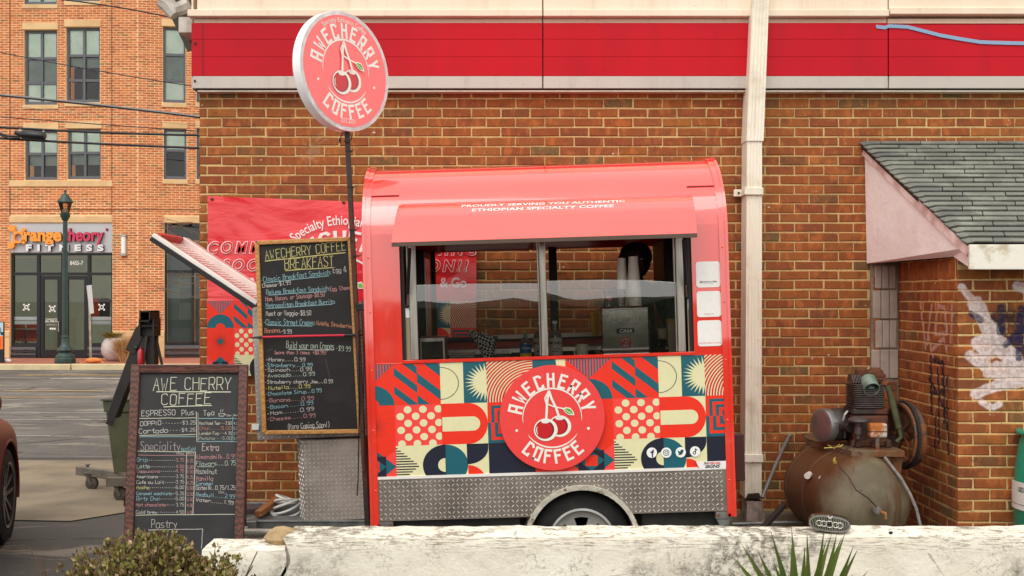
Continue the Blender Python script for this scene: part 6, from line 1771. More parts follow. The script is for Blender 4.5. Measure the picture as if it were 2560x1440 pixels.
# motor on the left
MM = Matrix.Translation((2.105, 7.30, zp+.125)) @ Matrix.Rotation(radians(24), 4, 'Z')
mot = mat('motor_grey', (70,64,62), .5, metal=.3, col2=(50,46,44), ns=10)
mb = MB(MM); mb.lathe([(.0,0),(.090,0),(.104,.025),(.106,.05),(.104,.16),(.085,.19),(0,.2)], (-.06,0,0), (1,0,0), 36); mb.build('motor_body', mot, cp, smooth=40)
mb = MB(MM); mb.lathe([(0,.0),(.085,-.002),(.104,.008),(.108,.016),(.108,.064),(.100,.066)], (-.135,0,0), (1,0,0), 40); mb.build('motor_end_cap', mat('motor_silver', (150,148,146), .35, metal=.7, col2=(122,120,118), ns=6), cp, smooth=35)
mb = MB(MM); mb.lathe([(.02,0),(.02,.05),(.03,.052),(.03,.07)], (-.04,-.105,.0), (0,-1,0), 12); mb.box(-.075,-.015,-.14,-.10,-.012,.012); mb.tube([(-.045,-.13,-.01),(-.045,-.13,-.07)], .008, 6); mb.build('motor_valve', dk, cp)
mb = MB(MM); mb.tube([(-.03,-.09,.03),(-.03,-.11,.075),(.0,-.10,.095),(.015,-.08,.085)], .006, 8); mb.build('lifting_loop', flat('pale_loop', (206,200,192), .4), cp, smooth=40)
# unloader under the cylinder base
mb = MB(); c = Vector((2.175, 7.08, zp)); mb.lathe([(.052,.165),(.062,.172),(.06,.185),(.03,.20),(.0,.20)], c, n=24); mb.lathe([(.012,.06),(.014,.085),(.024,.09),(.026,.125),(.018,.135),(.022,.165)], c, n=14); mb.build('unloader', mat('unloader_grey', (96,88,86), .5, metal=.4), cp, smooth=40)
mb = MB(); mb.box(2.225, 2.335, 7.0, 7.06, zp+.075, zp+.165); sw = mb.build('pressure_switch', rust_mat('white_rusty_case', (206,200,188), (176,104,40), (120,70,34), .55, .4, 0, 7.0), cp, bevel=.014, seg=3)
mb = MB(); mb.box(2.222, 2.338, 6.998, 7.062, zp+.112, zp+.117); mb.build('case_lip', rdk, sw)
mb = MB(); mb.tube([(2.28,7.03,zp+.075),(2.28,7.03,zp-.03)], .014, 8); mb.tube([(2.27,7.0,zp-.005),(2.31,6.98,zp-.02)], .011, 8); mb.build('riser_pipe', rust_mat('pipe_grey', (120,110,100), amt=.5), cp, smooth=40)
# green insulated discharge pipe
mb = MB(); mb.tube([(pc.x+.065,pc.y-.05,zt2+.005),(pc.x+.105,pc.y-.09,zt2-.015)], .022, 8); mb.build('elbow', rust_mat('orange_rust', (150,84,44), amt=.7), cp, smooth=40)
mb = MB(); mb.tube([(pc.x+.10,pc.y-.10,zt2-.02),(pc.x+.115,pc.y-.13,zt2-.10),(pc.x+.15,pc.y-.16,zp+.125)], [.018,.021,.021], 10); mb.build('discharge_pipe', mat('mossy_green', (74,80,48), .8, col2=(56,54,34), ns=14), cp, smooth=40)
mb = MB(); mb.tube([(pc.x+.15,pc.y-.16,zp+.125),(pc.x+.165,pc.y-.16,zp+.07),(pc.x+.14,pc.y-.15,zp+.04)], .012, 8); mb.build('pipe_hook', mat('mossy_green2', (90,92,60), .7), cp, smooth=40)
# flywheel
WMx = Matrix.Translation((2.505, 7.17, zp+.075)) @ Matrix.Rotation(radians(8), 4, 'Z')
whm = rust_mat('flywheel_rust', (78,50,34), (122,72,38), (46,32,24), .4, .6)
mb = MB(WMx); mb.lathe([(.178,-.04),(.20,-.04),(.205,-.03),(.196,-.015),(.205,0),(.196,.015),(.205,.03),(.20,.04),(.178,.04),(.178,-.04)], (0,0,0), (1,0,0), 56, cap=False); fw = mb.build('flywheel', whm, cp, smooth=30)
mb = MB(WMx); mb.lathe([(0,-.045),(.04,-.045),(.04,.03),(0,.03)], (0,0,0), (1,0,0), 20); mb.build('hub', rdk, fw)
for k in range(5):
    a = 2*pi*k/5+.3; ca, sa = cos(a), sin(a); n_ = Vector((0,-sa,ca)); d_ = Vector((0,ca,sa)); w = .055
    p0, p1 = d_*.03, d_*.18; tw_ = Vector((.022,0,0))
    mb = MB(WMx); vs = [p0-n_*w*.4-tw_, p0+n_*w*.4+tw_, p1+n_*w+tw_, p1-n_*w-tw_]; mb.add(vs + [v+Vector((-.008,0,0)) for v in vs], [(0,1,2,3),(7,6,5,4),(0,4,5,1),(1,5,6,2),(2,6,7,3),(3,7,4,0)]); mb.build('spoke_blade', whm, fw)
mb = MB(WMx)
for k in range(60):
    a = 2*pi*k/60; c = Vector((-.047, .189*cos(a), .189*sin(a))); mb.ball(c, (.004,.0055,.0055), 6)
o = mb.build('tooth_row', black, fw); o['kind'] = 'stuff'
mb = MB(WMx); n = 56; mb.tube([(-.012,.209*cos(2*pi*k/n),.209*sin(2*pi*k/n)) for k in range(n+1)], .010, 6, cap=False); mb.build('drive_belt', rubber, fw, smooth=60)
# hoses, wires, drain tap, tank details
mb = MB(); mb.tube([P(2212,1144,6.95),P(2228,1165,6.9),P(2252,1195,6.85),P(2275,1235,6.8),P(2290,1270,6.78),P(2305,1330,6.75)], .010, 8); mb.build('grey_hose', mat('grey_hose', (132,126,122), .6, col2=(108,102,98), ns=40), cp, smooth=40)
mb = MB(); mb.tube([P(2136,1100,7.0),P(2130,1115,6.95),P(2102,1130,6.9),P(2090,1146,6.85),P(2100,1168,6.80),P(2120,1190,6.75),P(2140,1225,6.70),P(2170,1245,6.68),P(2192,1268,6.68)], .0045, 6); mb.build('copper_tube', mat('dark_copper', (72,52,44), .5, metal=.3), cp, smooth=40)
mb = MB(); mb.tube([P(2060,1120,7.05),P(2080,1119,7.05),P(2098,1117,7.0),P(2108,1112,7.0)], .0035, 5); mb.tube([P(2070,1112,7.06),P(2085,1122,7.05),P(2100,1110,7.04)], .0025, 5); mb.build('yellow_wire', flat('yellow_wire', (190,176,90), .6), cp)
mb = MB(); mb.ball(P(2088,1152,6.87), (.016,.012,.022), 8); mb.build('yellow_fitting', mat('yellow_fitting', (186,160,50), .6), cp)
mb = MB(); c = P(2196,1277,6.70); mb.tube([c+Vector((0,.09,0)), c+Vector((0,-.005,0))], .020, 8); mb.lathe([(.026,0),(.026,.016)], c+Vector((-.004,.02,0)), (0,-1,0), 6); mb.build('drain_fitting', mat('galv_fitting', (150,146,138), .4, metal=.6), cp, smooth=40)
mb = MB(); mb.tube([c+Vector((.01,-.005,-.005)), c+Vector((.035,-.02,-.012)), c+Vector((.037,-.02,-.045))], .010, 8); mb.build('drain_tap', rust_mat('brass_tap', (176,122,70), amt=.3), cp, smooth=40)
mb = MB(); c = P(2018,1190,7.12); mb.tube([c+Vector((.03,.06,0)), c], .020, 14); mb.build('white_plug', flat('white_plug', (222,218,208), .5), cp, smooth=40)
mb = MB(); c = P(2052,1198,7.03); mb.add([c+Vector((a*.5,0,b*.5)) for a, b in ((-.03,.02),(-.01,.045),(.03,.03),(.035,-.01),(.01,-.045),(-.02,-.03))], [(0,1,2,3,4,5)]); mb.build('paint_chip', flat('chip_pale', (206,196,176), .8), cp)
for (px, py) in ((1962,1305),(2110,1330)): mb = MB(); c = P(px, py, 7.0); mb.box(c.x+.04,c.x+.1,6.95,7.02,0,.15); mb.build('tank_foot', rdk, cp)
# two rods beside it
mb = MB(); mb.tube([P(1972,1092,7.93),P(1958,1120,7.85),P(1935,1172,7.7),P(1905,1245,7.55)], .013, 10); mb.ball(P(1973,1090,7.93), (.022,.018,.02), 10); o = mb.build('conduit_pipe', mat('conduit_grey', (122,120,116), .5, metal=.3), smooth=40); tag(o, 'thin grey conduit leaning up to a hole in the brick wall beside the downspout', 'pipe')
mb = MB(); mb.bar(P(1960,1262,7.3), P(1898,1330,7.0), .035, .03); o = mb.build('iron_bar', flat('iron_dark', (44,34,30), .8), bevel=.003); tag(o, 'dark iron bar leaning between the tank and the foot of the downspout', 'bar')
mb = MB(); mb.tube([P(1830,1310,7.5),P(1960,1306,7.5),P(2010,1306,7.5)], .012, 8); o = mb.build('ground_pipe', galv, smooth=40); tag(o, 'thin galvanised pipe lying on the ground behind the trailer wheel', 'pipe')

# ------------------------------------------------------------------ green drum
dr = thing('plastic_drum', 'teal green plastic drum with a white paper label at the right edge', 'drum', (3.325, 6.75, 0))
teal_p = mat('teal_plastic', (10,150,120), .35, col2=(6,136,108), ns=4, spec=.5)
DRr = .29; zt3 = ZP(1078, 6.75)
mb = MB(); mb.lathe([(0,0),(DRr-.02,0),(DRr,.03),(DRr+.004,.2),(DRr+.004,.40),(DRr+.012,.42),(DRr+.012,.44),(DRr+.004,.46),(DRr-.005,.62),(DRr-.03,zt3-.06),(DRr-.045,zt3-.035),(DRr-.04,zt3-.02)], (3.325,6.75,0), n=56); mb.build('body', teal_p, dr, smooth=50)
mb = MB(); mb.lathe([(DRr-.05,zt3-.028),(DRr-.012,zt3-.022),(DRr-.006,zt3-.012),(DRr-.012,zt3),(DRr-.03,zt3),(DRr-.035,zt3-.01),(0,zt3-.012)], (3.325,6.75,0), n=56); mb.build('lid', teal_p, dr, smooth=50)
ra = DRr+.0125
art = Art(lambda x, z, d: (3.325 + (ra+d)*sin(x/ra), 6.75 - (ra+d)*cos(x/ra), z), .0008)
for i in range(24):
    a0, a1 = -2.1+1.8*i/24, -2.1+1.8*(i+1)/24; art.rectf(a0*ra, ZP(1292,6.5)-.0, a1*ra, ZP(1220,6.5), (232,230,226), 0)
zl_ = ZP(1240,6.5)-.01
art.text('USED ANTIFREEZE ONLY', .040, -1.05*ra, zl_-.002, (34,40,46), 1, offset=.001, xs=.62)
for k in range(3): art.text('information line', .012, -.75*ra, zl_-.04-.022*k, (120,124,130), 1, xs=.9) if False else art.rectf(-1.9*ra, zl_-.045-.02*k, -1.35*ra, zl_-.041-.02*k, (150,150,156), 1)
for i in range(24):
    a0, a1 = -2.1+1.8*i/24, -2.1+1.8*(i+1)/24; art.rectf(a0*ra, ZP(1279,6.5), a1*ra, ZP(1277.6,6.5), (60,64,70), 1)
art.done('paper_label', dr, False)

# ------------------------------------------------------------------ plants in front
WVK = 1.45
yc = thing('yucca', 'spiky green yucca in front of the low white wall', 'plant', (XP(2005,3.95), 3.95, 0))
m_, nt_, b_ = new_mat('yucca_leaf'); v_ = pos(nt_)
oi = N(nt_, 'ShaderNodeObjectInfo'); c_ = ramp(nt_, oi.outputs['Random'], [(0, lin((84,104,40))), (.5, lin((104,122,52))), (1, lin((66,88,34)))])
nt_.links.new(mix(nt_, mth(nt_, 'MULTIPLY', noise(nt_, wpos(nt_, (1,1,.3)), 40, 3), .6), c_, lin((128,140,74))), b_.inputs['Base Color']); b_.inputs['Roughness'].default_value = .45; b_.inputs['Specular IOR Level'].default_value = .4
yuc_m = m_
mb = MB(); mb.lathe([(0,0),(.05,0),(.045,.3),(.05,.42),(0,.44)], (XP(2005,3.95), 3.95, 0), n=12); mb.build('trunk', wood_mat('yucca_trunk', (120,96,66), (74,56,40), (10,10,30), .9), yc)
tips = [(1925,1322),(1978,1312),(2017,1325),(2061,1318),(2080,1332),(2093,1330),(2115,1326),(2135,1362),(2146,1370),(1853,1358),(1892,1372),(1833,1393),(1822,1427),(1880,1415),(1933,1402),(2170,1428),(2058,1378),(1978,1360),(2012,1366),(1948,1425),(1826,1432),(2136,1432),(2068,1345),(2107,1338),(2155,1445),(1845,1450)]
rr_ = random.Random(3)
for i, (tx, ty) in enumerate(tips):
    bxp = 1985 + (tx-1990)*.28; Yt = 3.95 - .16 + rr_.uniform(-.22,.14); Yt = min(Yt, 4.2)
    b0 = Vector((XP(2005,3.95)+(tx-2000)*.0001, 3.95+rr_.uniform(-.03,.03), .43)); tip = P(tx, ty, Yt)
    k = Vector((XP(bxp,3.95), (3.95+Yt)/2, .56)); wv = WVK*(.026 + rr_.uniform(-.004,.005))
    n = 8; L_, Cc, Rg = [], [], []
    for j in range(n+1):
        t_ = j/n; p = b0*(1-t_)**2 + k*2*t_*(1-t_)*1.0 + tip*t_**2
        d_ = ((k-b0)*(1-t_) + (tip-k)*t_).normalized(); s_ = d_.cross(Vector((0,1,0))).normalized(); w_l = wv*(.55+1.5*t_*(1-t_))*(1-t_**3)
        L_.append(p - s_*w_l/2); Cc.append(p + Vector((0,.3,0))*w_l*.8); Rg.append(p + s_*w_l/2)
    mb = MB(); vs = L_+Cc+Rg; q = n+1
    mb.add(vs, [(j,q+j,q+j+1,j+1) for j in range(n)] + [(q+j,2*q+j,2*q+j+1,q+j+1) for j in range(n)]); mb.build('leaf', yuc_m, yc, smooth=60)

sh = thing('boxwood_shrub', 'low twiggy green and brown shrub in front of the chalkboard easel', 'shrub', (-1.32, 4.0, 0))
m_, nt_, b_ = new_mat('shrub_leaf'); at = N(nt_, 'ShaderNodeAttribute', attribute_name='tone')
nt_.links.new(ramp(nt_, at.outputs['Fac'], [(0, lin((84,66,44))), (.25, lin((122,98,54))), (.45, lin((104,104,44))), (.65, lin((136,134,58))), (.8, lin((170,148,100))), (.92, lin((122,72,52))), (1, lin((200,180,134)))]), b_.inputs['Base Color']); b_.inputs['Roughness'].default_value = .6
b_.inputs['Transmission Weight'].default_value = 0
r2 = random.Random(11)
lobes = [(-1.36,4.02,.50,.30,.24,.265),(-1.12,4.05,.46,.22,.2,.265),(-1.60,3.98,.38,.22,.2,.24),(-1.27,4.0,.56,.20,.18,.24),(-1.02,4.0,.40,.17,.16,.25),(-1.75,3.95,.30,.2,.2,.2),(-1.42,3.8,.35,.3,.2,.25),(-1.1,3.85,.33,.25,.2,.25)]
V, Fc, T = [], [], []
tw_ = MB()
for (cx, cy, cz, rx, ry, rz) in lobes:
    nclump = int(820 * (rx*rz/.07))
    for c in range(nclump):
        th, ph = r2.uniform(0, 2*pi), math.acos(r2.uniform(-.4, 1)); rad = r2.uniform(.72, 1.06) + (.08 if r2.random() < .12 else 0)
        px_, py_, pz_ = cx+rx*rad*sin(ph)*cos(th), cy+ry*rad*sin(ph)*sin(th), cz+rz*rad*cos(ph)
        if mn.noise(Vector((px_*6, py_*6, pz_*6))) < -.30: continue
        base = Vector((px_, py_, pz_)); out = Vector((px_-cx, py_-cy, pz_-cz+.15)).normalized()
        dry = mn.noise(Vector((px_*3+9, py_*3, pz_*4)))
        if r2.random() < .35: tw_.tube([base - out*.07, base + out*.01], .0016, 3, cap=False)
        for l in range(7):
            d = (out + Vector((r2.uniform(-1,1), r2.uniform(-1,1), r2.uniform(-.7,1)))*.9).normalized()
            s_ = d.cross(Vector((r2.uniform(-1,1), r2.uniform(-1,1), r2.uniform(-1,1)))).normalized()
            q0 = base + Vector((r2.uniform(-1,1), r2.uniform(-1,1), r2.uniform(-1,1)))*.012; ln = r2.uniform(.014,.026); wd = ln*.32
            b = len(V); nrm = d.cross(s_)*ln*.12
            V += [tuple(q0), tuple(q0+d*ln*.5+s_*wd+nrm), tuple(q0+d*ln), tuple(q0+d*ln*.5-s_*wd+nrm)]
            Fc += [(b, b+1, b+2), (b, b+2, b+3)]
            t_ = min(1, max(0, (.50 if dry > .05 else .30) + r2.gauss(0,.22)))
            if r2.random() < .12: t_ = .97
            T += [t_, t_]
me = bpy.data.meshes.new('foliage'); me.from_pydata(V, [], Fc); me.materials.append(m_); at_ = me.attributes.new('tone','FLOAT','FACE'); at_.data.foreach_set('value', T); me.update()
o = link(bpy.data.objects.new('foliage', me), sh); o['kind'] = 'stuff'
for k in range(40):
    a = Vector((-1.4+r2.uniform(-.1,.15), 4.0+r2.uniform(-.06,.06), .02)); e = Vector((-1.35+r2.uniform(-.42,.42), 4.0+r2.uniform(-.2,.2), r2.uniform(.4,.74)))
    tw_.tube([a, a.lerp(e,.5)+Vector((r2.uniform(-.05,.05),0,0)), e], [.007,.005,.002], 4, cap=False)
o = tw_.build('twigs', mat('twig_brown', (84,62,46), .8), sh); o['kind'] = 'stuff'
# ------------------------------------------------------------------ brick building across the street
YB2 = 28.7
fb = thing('street_building', 'orange brick building across the street with grey windows and a gym storefront', 'building', (-10, 30, .12))
A_ANG = radians(10)
XCn = XP(345, YB2)
def FA(u, z, d=0.0): return (u, YB2 - d, z)                       # front facade, u = world x
def FBp(u, z, d=0.0):                                              # second facade beyond the corner, u metres from the corner
    return (XCn + u*cos(A_ANG) + d*sin(A_ANG), YB2 + u*sin(A_ANG) - d*cos(A_ANG), z)
def ua(px): return XP(px, YB2)
def ub(px):                                                        # solve the ray against the second facade
    k = (px - CX) / F; return (k*YB2 - XCn) / (cos(A_ANG) - k*sin(A_ANG))
def za(py): return ZP(py, YB2)
def zb2(py, px): return H - (py-CY) * (YB2 + ub(px)*sin(A_ANG)) / F
def fbox(fn, u0, u1, z0, z1, d0, d1, mb=None):
    mb = mb or MB(); p = [fn(u0,z0,d1),fn(u1,z0,d1),fn(u1,z0,d0),fn(u0,z0,d0),fn(u0,z1,d1),fn(u1,z1,d1),fn(u1,z1,d0),fn(u0,z1,d0)]
    return mb.add(p, [(0,3,2,1),(4,5,6,7),(0,1,5,4),(1,2,6,5),(2,3,7,6),(3,0,4,7)])
holesA, holesB = [], []
winA = [(59,142,-170,11),(164,250,-180,3),(60,143,75,262),(165,250,68,256),(62,144,325,450),(168,252,322,448)]
winB = [(407,464,-180,4),(407,464,66,256),(409,466,321,448),(491,548,66,256),(491,548,321,448)]
for (a, b, c, d) in winA: holesA.append((ua(a), za(d), ua(b), za(c)))
for (a, b, c, d) in winB: holesB.append((ub(a), zb2(d,a), ub(b), zb2(c,a)))
sfA = (ua(25), .12, ua(281), za(541)); holesA.append(sfA)
sfB = (ub(411), .12, ub(560), zb2(541,411)); holesB.append(sfB)
ZTOP, UL, UR = 11.5, -20.0, 9.0
def wall_with_holes(fn, u0, u1, z0, z1, holes, d0, d1, m, name):
    us = sorted(set([u0, u1] + [h[0] for h in holes] + [h[2] for h in holes])); zs = sorted(set([z0, z1] + [h[1] for h in holes] + [h[3] for h in holes]))
    us = [u for u in us if u0 <= u <= u1]; zs = [z for z in zs if z0 <= z <= z1]
    mb = MB()
    for i in range(len(us)-1):
        for j in range(len(zs)-1):
            cu, cz = (us[i]+us[i+1])/2, (zs[j]+zs[j+1])/2
            if any(h[0] < cu < h[2] and h[1] < cz < h[3] for h in holes): continue
            fbox(fn, us[i], us[i+1], zs[j], zs[j+1], d0, d1, mb)
    return mb.build(name, m, fb)
wall_with_holes(FA, UL, XCn, .0, ZTOP, holesA, -.30, 0, mortar_far, 'wall')
wall_with_holes(FBp, 0.001, UR, .0, ZTOP, holesB, -.30, 0, mortar_far, 'wall')
basA = [(ua(-60), .12, ua(25), za(828)), (ua(281), .12, XCn, za(828))]
basB = [(0, .12, ub(411), zb2(828, 380))]
course_f, pitch_f = .0615, .205
lay_bricks(fb, 'brick', lambda u, z, d: FA(u, z, d), ua(-60), XCn, .14, 9.6, pitch_f, course_f, holesA + basA, brick_far, lambda u, z: 1 if u > ua(2) and 1.2 < z < 9.2 else 0, 220, rng, coarse=True, proud=.003, joint=.017)
lay_bricks(fb, 'brick', lambda u, z, d: FBp(u, z, d), .0, ub(520), .14, 9.6, pitch_f, course_f, holesB + basB, brick_far, lambda u, z: 1 if u < ub(480) and 1.2 < z < 9.2 else 0, 78, rng, coarse=True, proud=.003, joint=.017, phase=.1)
stone = mat('sandstone', (226,190,140), .85, col2=(206,168,120), ns=2, bs=30, bstr=.2)
fr_m = flat('window_frame_grey', (92,94,100), .5); blkf = flat('storefront_black', (20,20,24), .45)
fglass = glass_mat('window_glass', (.93,.96,.94,1), ior=1.6)
blind_m = mat('pale_green_blind', (244,252,240), .7, col2=(226,240,226), ns=3); blind_d = mat('grey_green_blind', (150,162,152), .7, col2=(132,144,136), ns=3); room_m = mat('dark_room', (38,38,36), .8, ns=2)
def lintel(fn, u0, u1, z0, z1, name='lintel'): fbox(fn, u0, u1, z0, z1, -.1, .03).build(name, stone, fb, bevel=.01)
def window(fn, u0, u1, z0, z1, cols, rows, blinds):
    """rows: heights as fractions from the top; blinds[col][row]: 'l' pale, 'd' grey, 'n' none"""
    t = .055
    mb = MB()
    fbox(fn, u0, u1, z0, z0+t*1.6, -.16, -.08, mb); fbox(fn, u0, u1, z1-t, z1, -.16, -.08, mb); fbox(fn, u0, u0+t, z0+t*1.6, z1-t, -.16, -.08, mb); fbox(fn, u1-t, u1, z0+t*1.6, z1-t, -.16, -.08, mb)
    cs = [u0 + (u1-u0)*i/cols for i in range(cols+1)]; hs = [z1]
    for r in rows: hs.append(hs[-1] - r*(z1-z0))
    hs[-1] = z0 + t*.6
    for c in cs[1:-1]: fbox(fn, c-t*.55, c+t*.55, z0+t*1.6, z1-t, -.155, -.078, mb)
    for h in hs[1:-1]:
        for i in range(cols): fbox(fn, cs[i]+t*.7, cs[i+1]-t*.7, h-t*.6, h+t*.6, -.150, -.083, mb)
    w = mb.build('window', fr_m, fb)
    for i in range(cols):
        for j in range(len(rows)):
            a, b, c, d = cs[i]+t*.6, cs[i+1]-t*.6, hs[j+1]+t*.6, hs[j]-t*.6
            m2 = MB(); m2.add([fn(a,c,-.125), fn(b,c,-.125), fn(b,d,-.125), fn(a,d,-.125)], [(0,1,2,3)]); m2.build('pane', fglass, w)
            k = blinds[min(i, len(blinds)-1)][j]
            if k in 'ld':
                m2 = MB(); fbox(fn, a, b, c, d, -.145, -.135, m2); m2.build('blind', blind_m if k == 'l' else blind_d, w)
            elif k == 'h':
                m2 = MB(); fbox(fn, a, b, c+(d-c)*.55, d, -.20, -.19, m2); m2.build('blind', blind_d, w)
    m2 = MB(); fbox(fn, u0-.02, u1+.02, z0-.02, z1+.02, -.62, -.60, m2); m2.build('room_back', room_m, w)
for (a, b, c, d), bl, rows in zip(winA, (['lll','lll'],['lll','lll'],['ldl','ldl'],['lhn','lhn'],['lh','lh'],['lh','lh']), ((.3,.3,.4),(.3,.3,.4),(.37,.33,.3),(.37,.33,.3),(.47,.53),(.47,.53))):
    window(FA, ua(a), ua(b), za(d), za(c), 2, rows, bl)
    lintel(FA, ua(a)-.04, ua(b)+.03, za(c)+.004, za(c-18))
    if c < 300: lintel(FA, ua(a)-.04, ua(b)+.03, za(d+11), za(d)-.004, 'sill')
lintel(FA, ua(23), ua(281), za(467), za(451), 'sill_band')
for (a, b, c, d), bl, rows in zip(winB, (['lll'],['ldl'],['ln'],['ldl'],['ln']), ((.3,.3,.4),(.36,.34,.3),(.42,.58),(.36,.34,.3),(.42,.58))):
    window(FBp, ub(a), ub(b), zb2(d,a), zb2(c,a), 1, rows, bl)
    lintel(FBp, ub(a)-.03, ub(b)+.03, zb2(c,a)+.004, zb2(c-18,a)); lintel(FBp, ub(a)-.03, ub(b)+.03, zb2(d+12,a), zb2(d,a)-.004, 'sill')
# beige stone base
for (u0, z0, u1, z1) in basA: 
    lintel(FA, u0+.005, u1-.005, z0, z1-.16, 'base_stone'); lintel(FA, u0+.005, u1-.005, z1-.15, z1, 'base_cap')
for (u0, z0, u1, z1) in basB: lintel(FBp, u0+.03, u1-.005, z0, z1-.16, 'base_stone'); lintel(FBp, u0+.03, u1-.005, z1-.15, z1, 'base_cap')
lintel(FA, ua(24), ua(281), za(557), za(540)); lintel(FBp, ub(411), ub(560), zb2(557,411), zb2(540,411))
# expansion joints and a string line
jm = flat('joint_brown', (120,72,48), .9)
for px in (25, 280): fbox(FA, ua(px)-.012, ua(px)+.012, za(538 if px > 100 else 540), 9.6, .0, .006).build('expansion_joint', jm, fb)
fbox(FA, ua(-60), XCn, za(524)-.01, za(524)+.012, .0, .0075).build('string_joint', jm, fb); fbox(FBp, 0, ub(520), zb2(524,400)-.01, zb2(524,400)+.012, .0, .0075).build('string_joint', jm, fb)
# sign
sg = fbox(FA, ua(25)+.01, ua(281)-.01, za(631), za(558), -.04, -.005).build('sign_board', mat('sign_grey', (192,190,192), .5, col2=(182,180,184), ns=1), fb)
ps = 98.1
o_c, p_c, w_c = flat('letter_orange', (246,152,40), .35, coat=.3), flat('letter_magenta', (206,34,78), .35, coat=.3), flat('letter_white', (224,224,226), .5)
side_d = flat('letter_side', (60,34,20), .5)
def fletters(txt, px, py, hpx, m, offs=.0, sp=1.0, xs=1.0, mid=None, depth=.09):
    v, f = text2d(txt, hpx/ps, offset=offs/ps*0+offs, spacing=sp)
    x0 = min(p[0] for p in v); x1 = max(p[0] for p in v); W = (px[1]-px[0])/ps
    v = [((p[0]-x0)/(x1-x0)*W + ua(px[0]), p[1] + za(py)) for p in v]
    par = list(range(len(v)))
    def find(a):
        while par[a] != a: a = par[a]
        return a
    for t in f:
        for a in t[1:]: par[find(a)] = find(t[0])
    groups = {}
    for t in f: groups.setdefault(find(t[0]), []).append(t)
    for g in groups.values():
        ids = sorted({i for t in g for i in t}); mp_ = {i: k for k, i in enumerate(ids)}
        mb = MB(); solid2d(mb, [v[i] for i in ids], [tuple(mp_[i] for i in t) for t in g], lambda x, z, d: FA(x, z, d), .0, depth, 0, 1); mb.build('letter', [m, side_d], sg)
fletters('range', (63,157), 602, 44, o_c, .02); fletters('theory', (160,262), 602, 44, p_c, .012); fletters('FITNESS', (68,262), 627, 21, w_c, .012, 1.9)
mb = MB(); n = 28; cx, cz = ua(49), za(594)
ro, ri = .145, .095
vsf = lambda r, d: [FA(cx + r*cos(2*pi*k/n), cz + r*sin(2*pi*k/n)*1.05, d) for k in range(n)]
mb.add(vsf(ro,.09)+vsf(ri,.09)+vsf(ro,0)+vsf(ri,0), [(k,(k+1)%n,n+(k+1)%n,n+k) for k in range(n)]+[(2*n+k,2*n+(k+1)%n,(k+1)%n,k) for k in range(n)]+[(n+k,n+(k+1)%n,3*n+(k+1)%n,3*n+k) for k in range(n)])
for (ex, ey, er) in ((33,571,.085),(62,575,.05),(31,614,.085),(62,605,.05)):
    c = FA(ua(ex), za(ey), .045); mb.lathe([(0,-.045),(er,-.045),(er,.045),(0,.045)], c, (0,-1,0), 16); mb.bar(FA(ua(ex), za(ey), .05), FA(cx + (ua(ex)-cx)*.45, cz + (za(ey)-cz)*.45, .05), .06, .08)
mb.build('letter_emblem', o_c, sg)
mb = MB(); r_ = .035; cc = FA(ua(268), za(574), .0); mb.lathe([(.024,0),(.035,0),(.035,.02),(.024,.02),(.024,0)], cc, (0,-1,0), 16); mb.build('registered_mark', p_c, sg)
# storefront A
sf = MB()
def sfb(px0, px1, py0, py1, d0=-.16, d1=-.07, mb=None): return fbox(FA, ua(px0), ua(px1), za(py1), za(py0), d0, d1, mb or MB())
mb = MB()
for a, b, c, d in ((25.5,31,633,868),(276,280.5,633,868),(31,276,633,638),(31,276,681,688),(89,96,638,681),(150,161,638,681),(216,223,638,681),(89,97,688,894),(216,224,688,894),(31,89,858,868),(224,276,858,868),(149,158,688,894)): sfb(a, b, c, d, mb=mb)
front = mb.build('storefront_frame', blkf, fb)
for a, b in ((97,149),(158,216)):
    mb = MB(); sfb(a+.5,a+9,690,893,-.155,-.085,mb); sfb(b-9,b-.5,690,893,-.155,-.085,mb); sfb(a+9,b-9,690,699,-.155,-.085,mb); sfb(a+9,b-9,875,893,-.155,-.085,mb)
    dr_ = mb.build('door', blkf, fb)
    m2 = MB(); m2.add([FA(ua(a+9),za(875),-.12),FA(ua(b-9),za(875),-.12),FA(ua(b-9),za(699),-.12),FA(ua(a+9),za(699),-.12)], [(0,1,2,3)]); m2.build('pane', fglass, dr_)
    m2 = MB(); hx_ = b-3 if a < 100 else a+3; m2.tube([FA(ua(hx_),za(804),-.08),FA(ua(hx_),za(804),.0),FA(ua(hx_),za(829),.0),FA(ua(hx_),za(829),-.08)], .014, 6); m2.build('handle', alum, dr_)
for (a, b, c, d) in ((31,89,688,858),(224,276,688,858),(31,89,638,681),(96,150,638,681),(161,216,638,681),(223,276,638,681)):
    m2 = MB(); m2.add([FA(ua(a),za(d),-.12),FA(ua(b),za(d),-.12),FA(ua(b),za(c),-.12),FA(ua(a),za(c),-.12)], [(0,1,2,3)]); m2.build('pane', fglass, front)
for (a, b) in ((25,88),(218,281)):
    for i, (y0, y1, c) in enumerate(((868,874,(94,94,98)),(876,881,(52,48,52)),(883,888,(80,74,76)),(889,895,(44,40,44)))): sfb(a, b, y0, y1, -.14, -.02 if i % 2 == 0 else -.05).build('bulkhead_slat', flat('bulkhead_%d' % i, c, .6), fb)
art = Art(lambda x, z, d: FA(x, z, -.115+d), .0015)
art.text('8455-7', 15/ps, ua(187), za(662), WHT, 0, offset=.002, xs=.78)
fros = (150,158,158)
for (a, b) in ((31,89),(224,277)):
    art.rectf(ua(a), za(800), ua(b), za(792), fros, 0); art.rectf(ua(a), za(811), ua(b), za(802), (128,136,134), 0)
for i, (px, py, r) in enumerate(((126,772,6),(61,768,5),(250,768,5))):
    art.ring(ua(px), za(py), .03, .055, WHT, 1)
    for k in range(4): a_ = pi/4 + pi/2*k; art.ell(ua(px)+.09*cos(a_), za(py)+.09*sin(a_), .024, .024, WHT, 1)
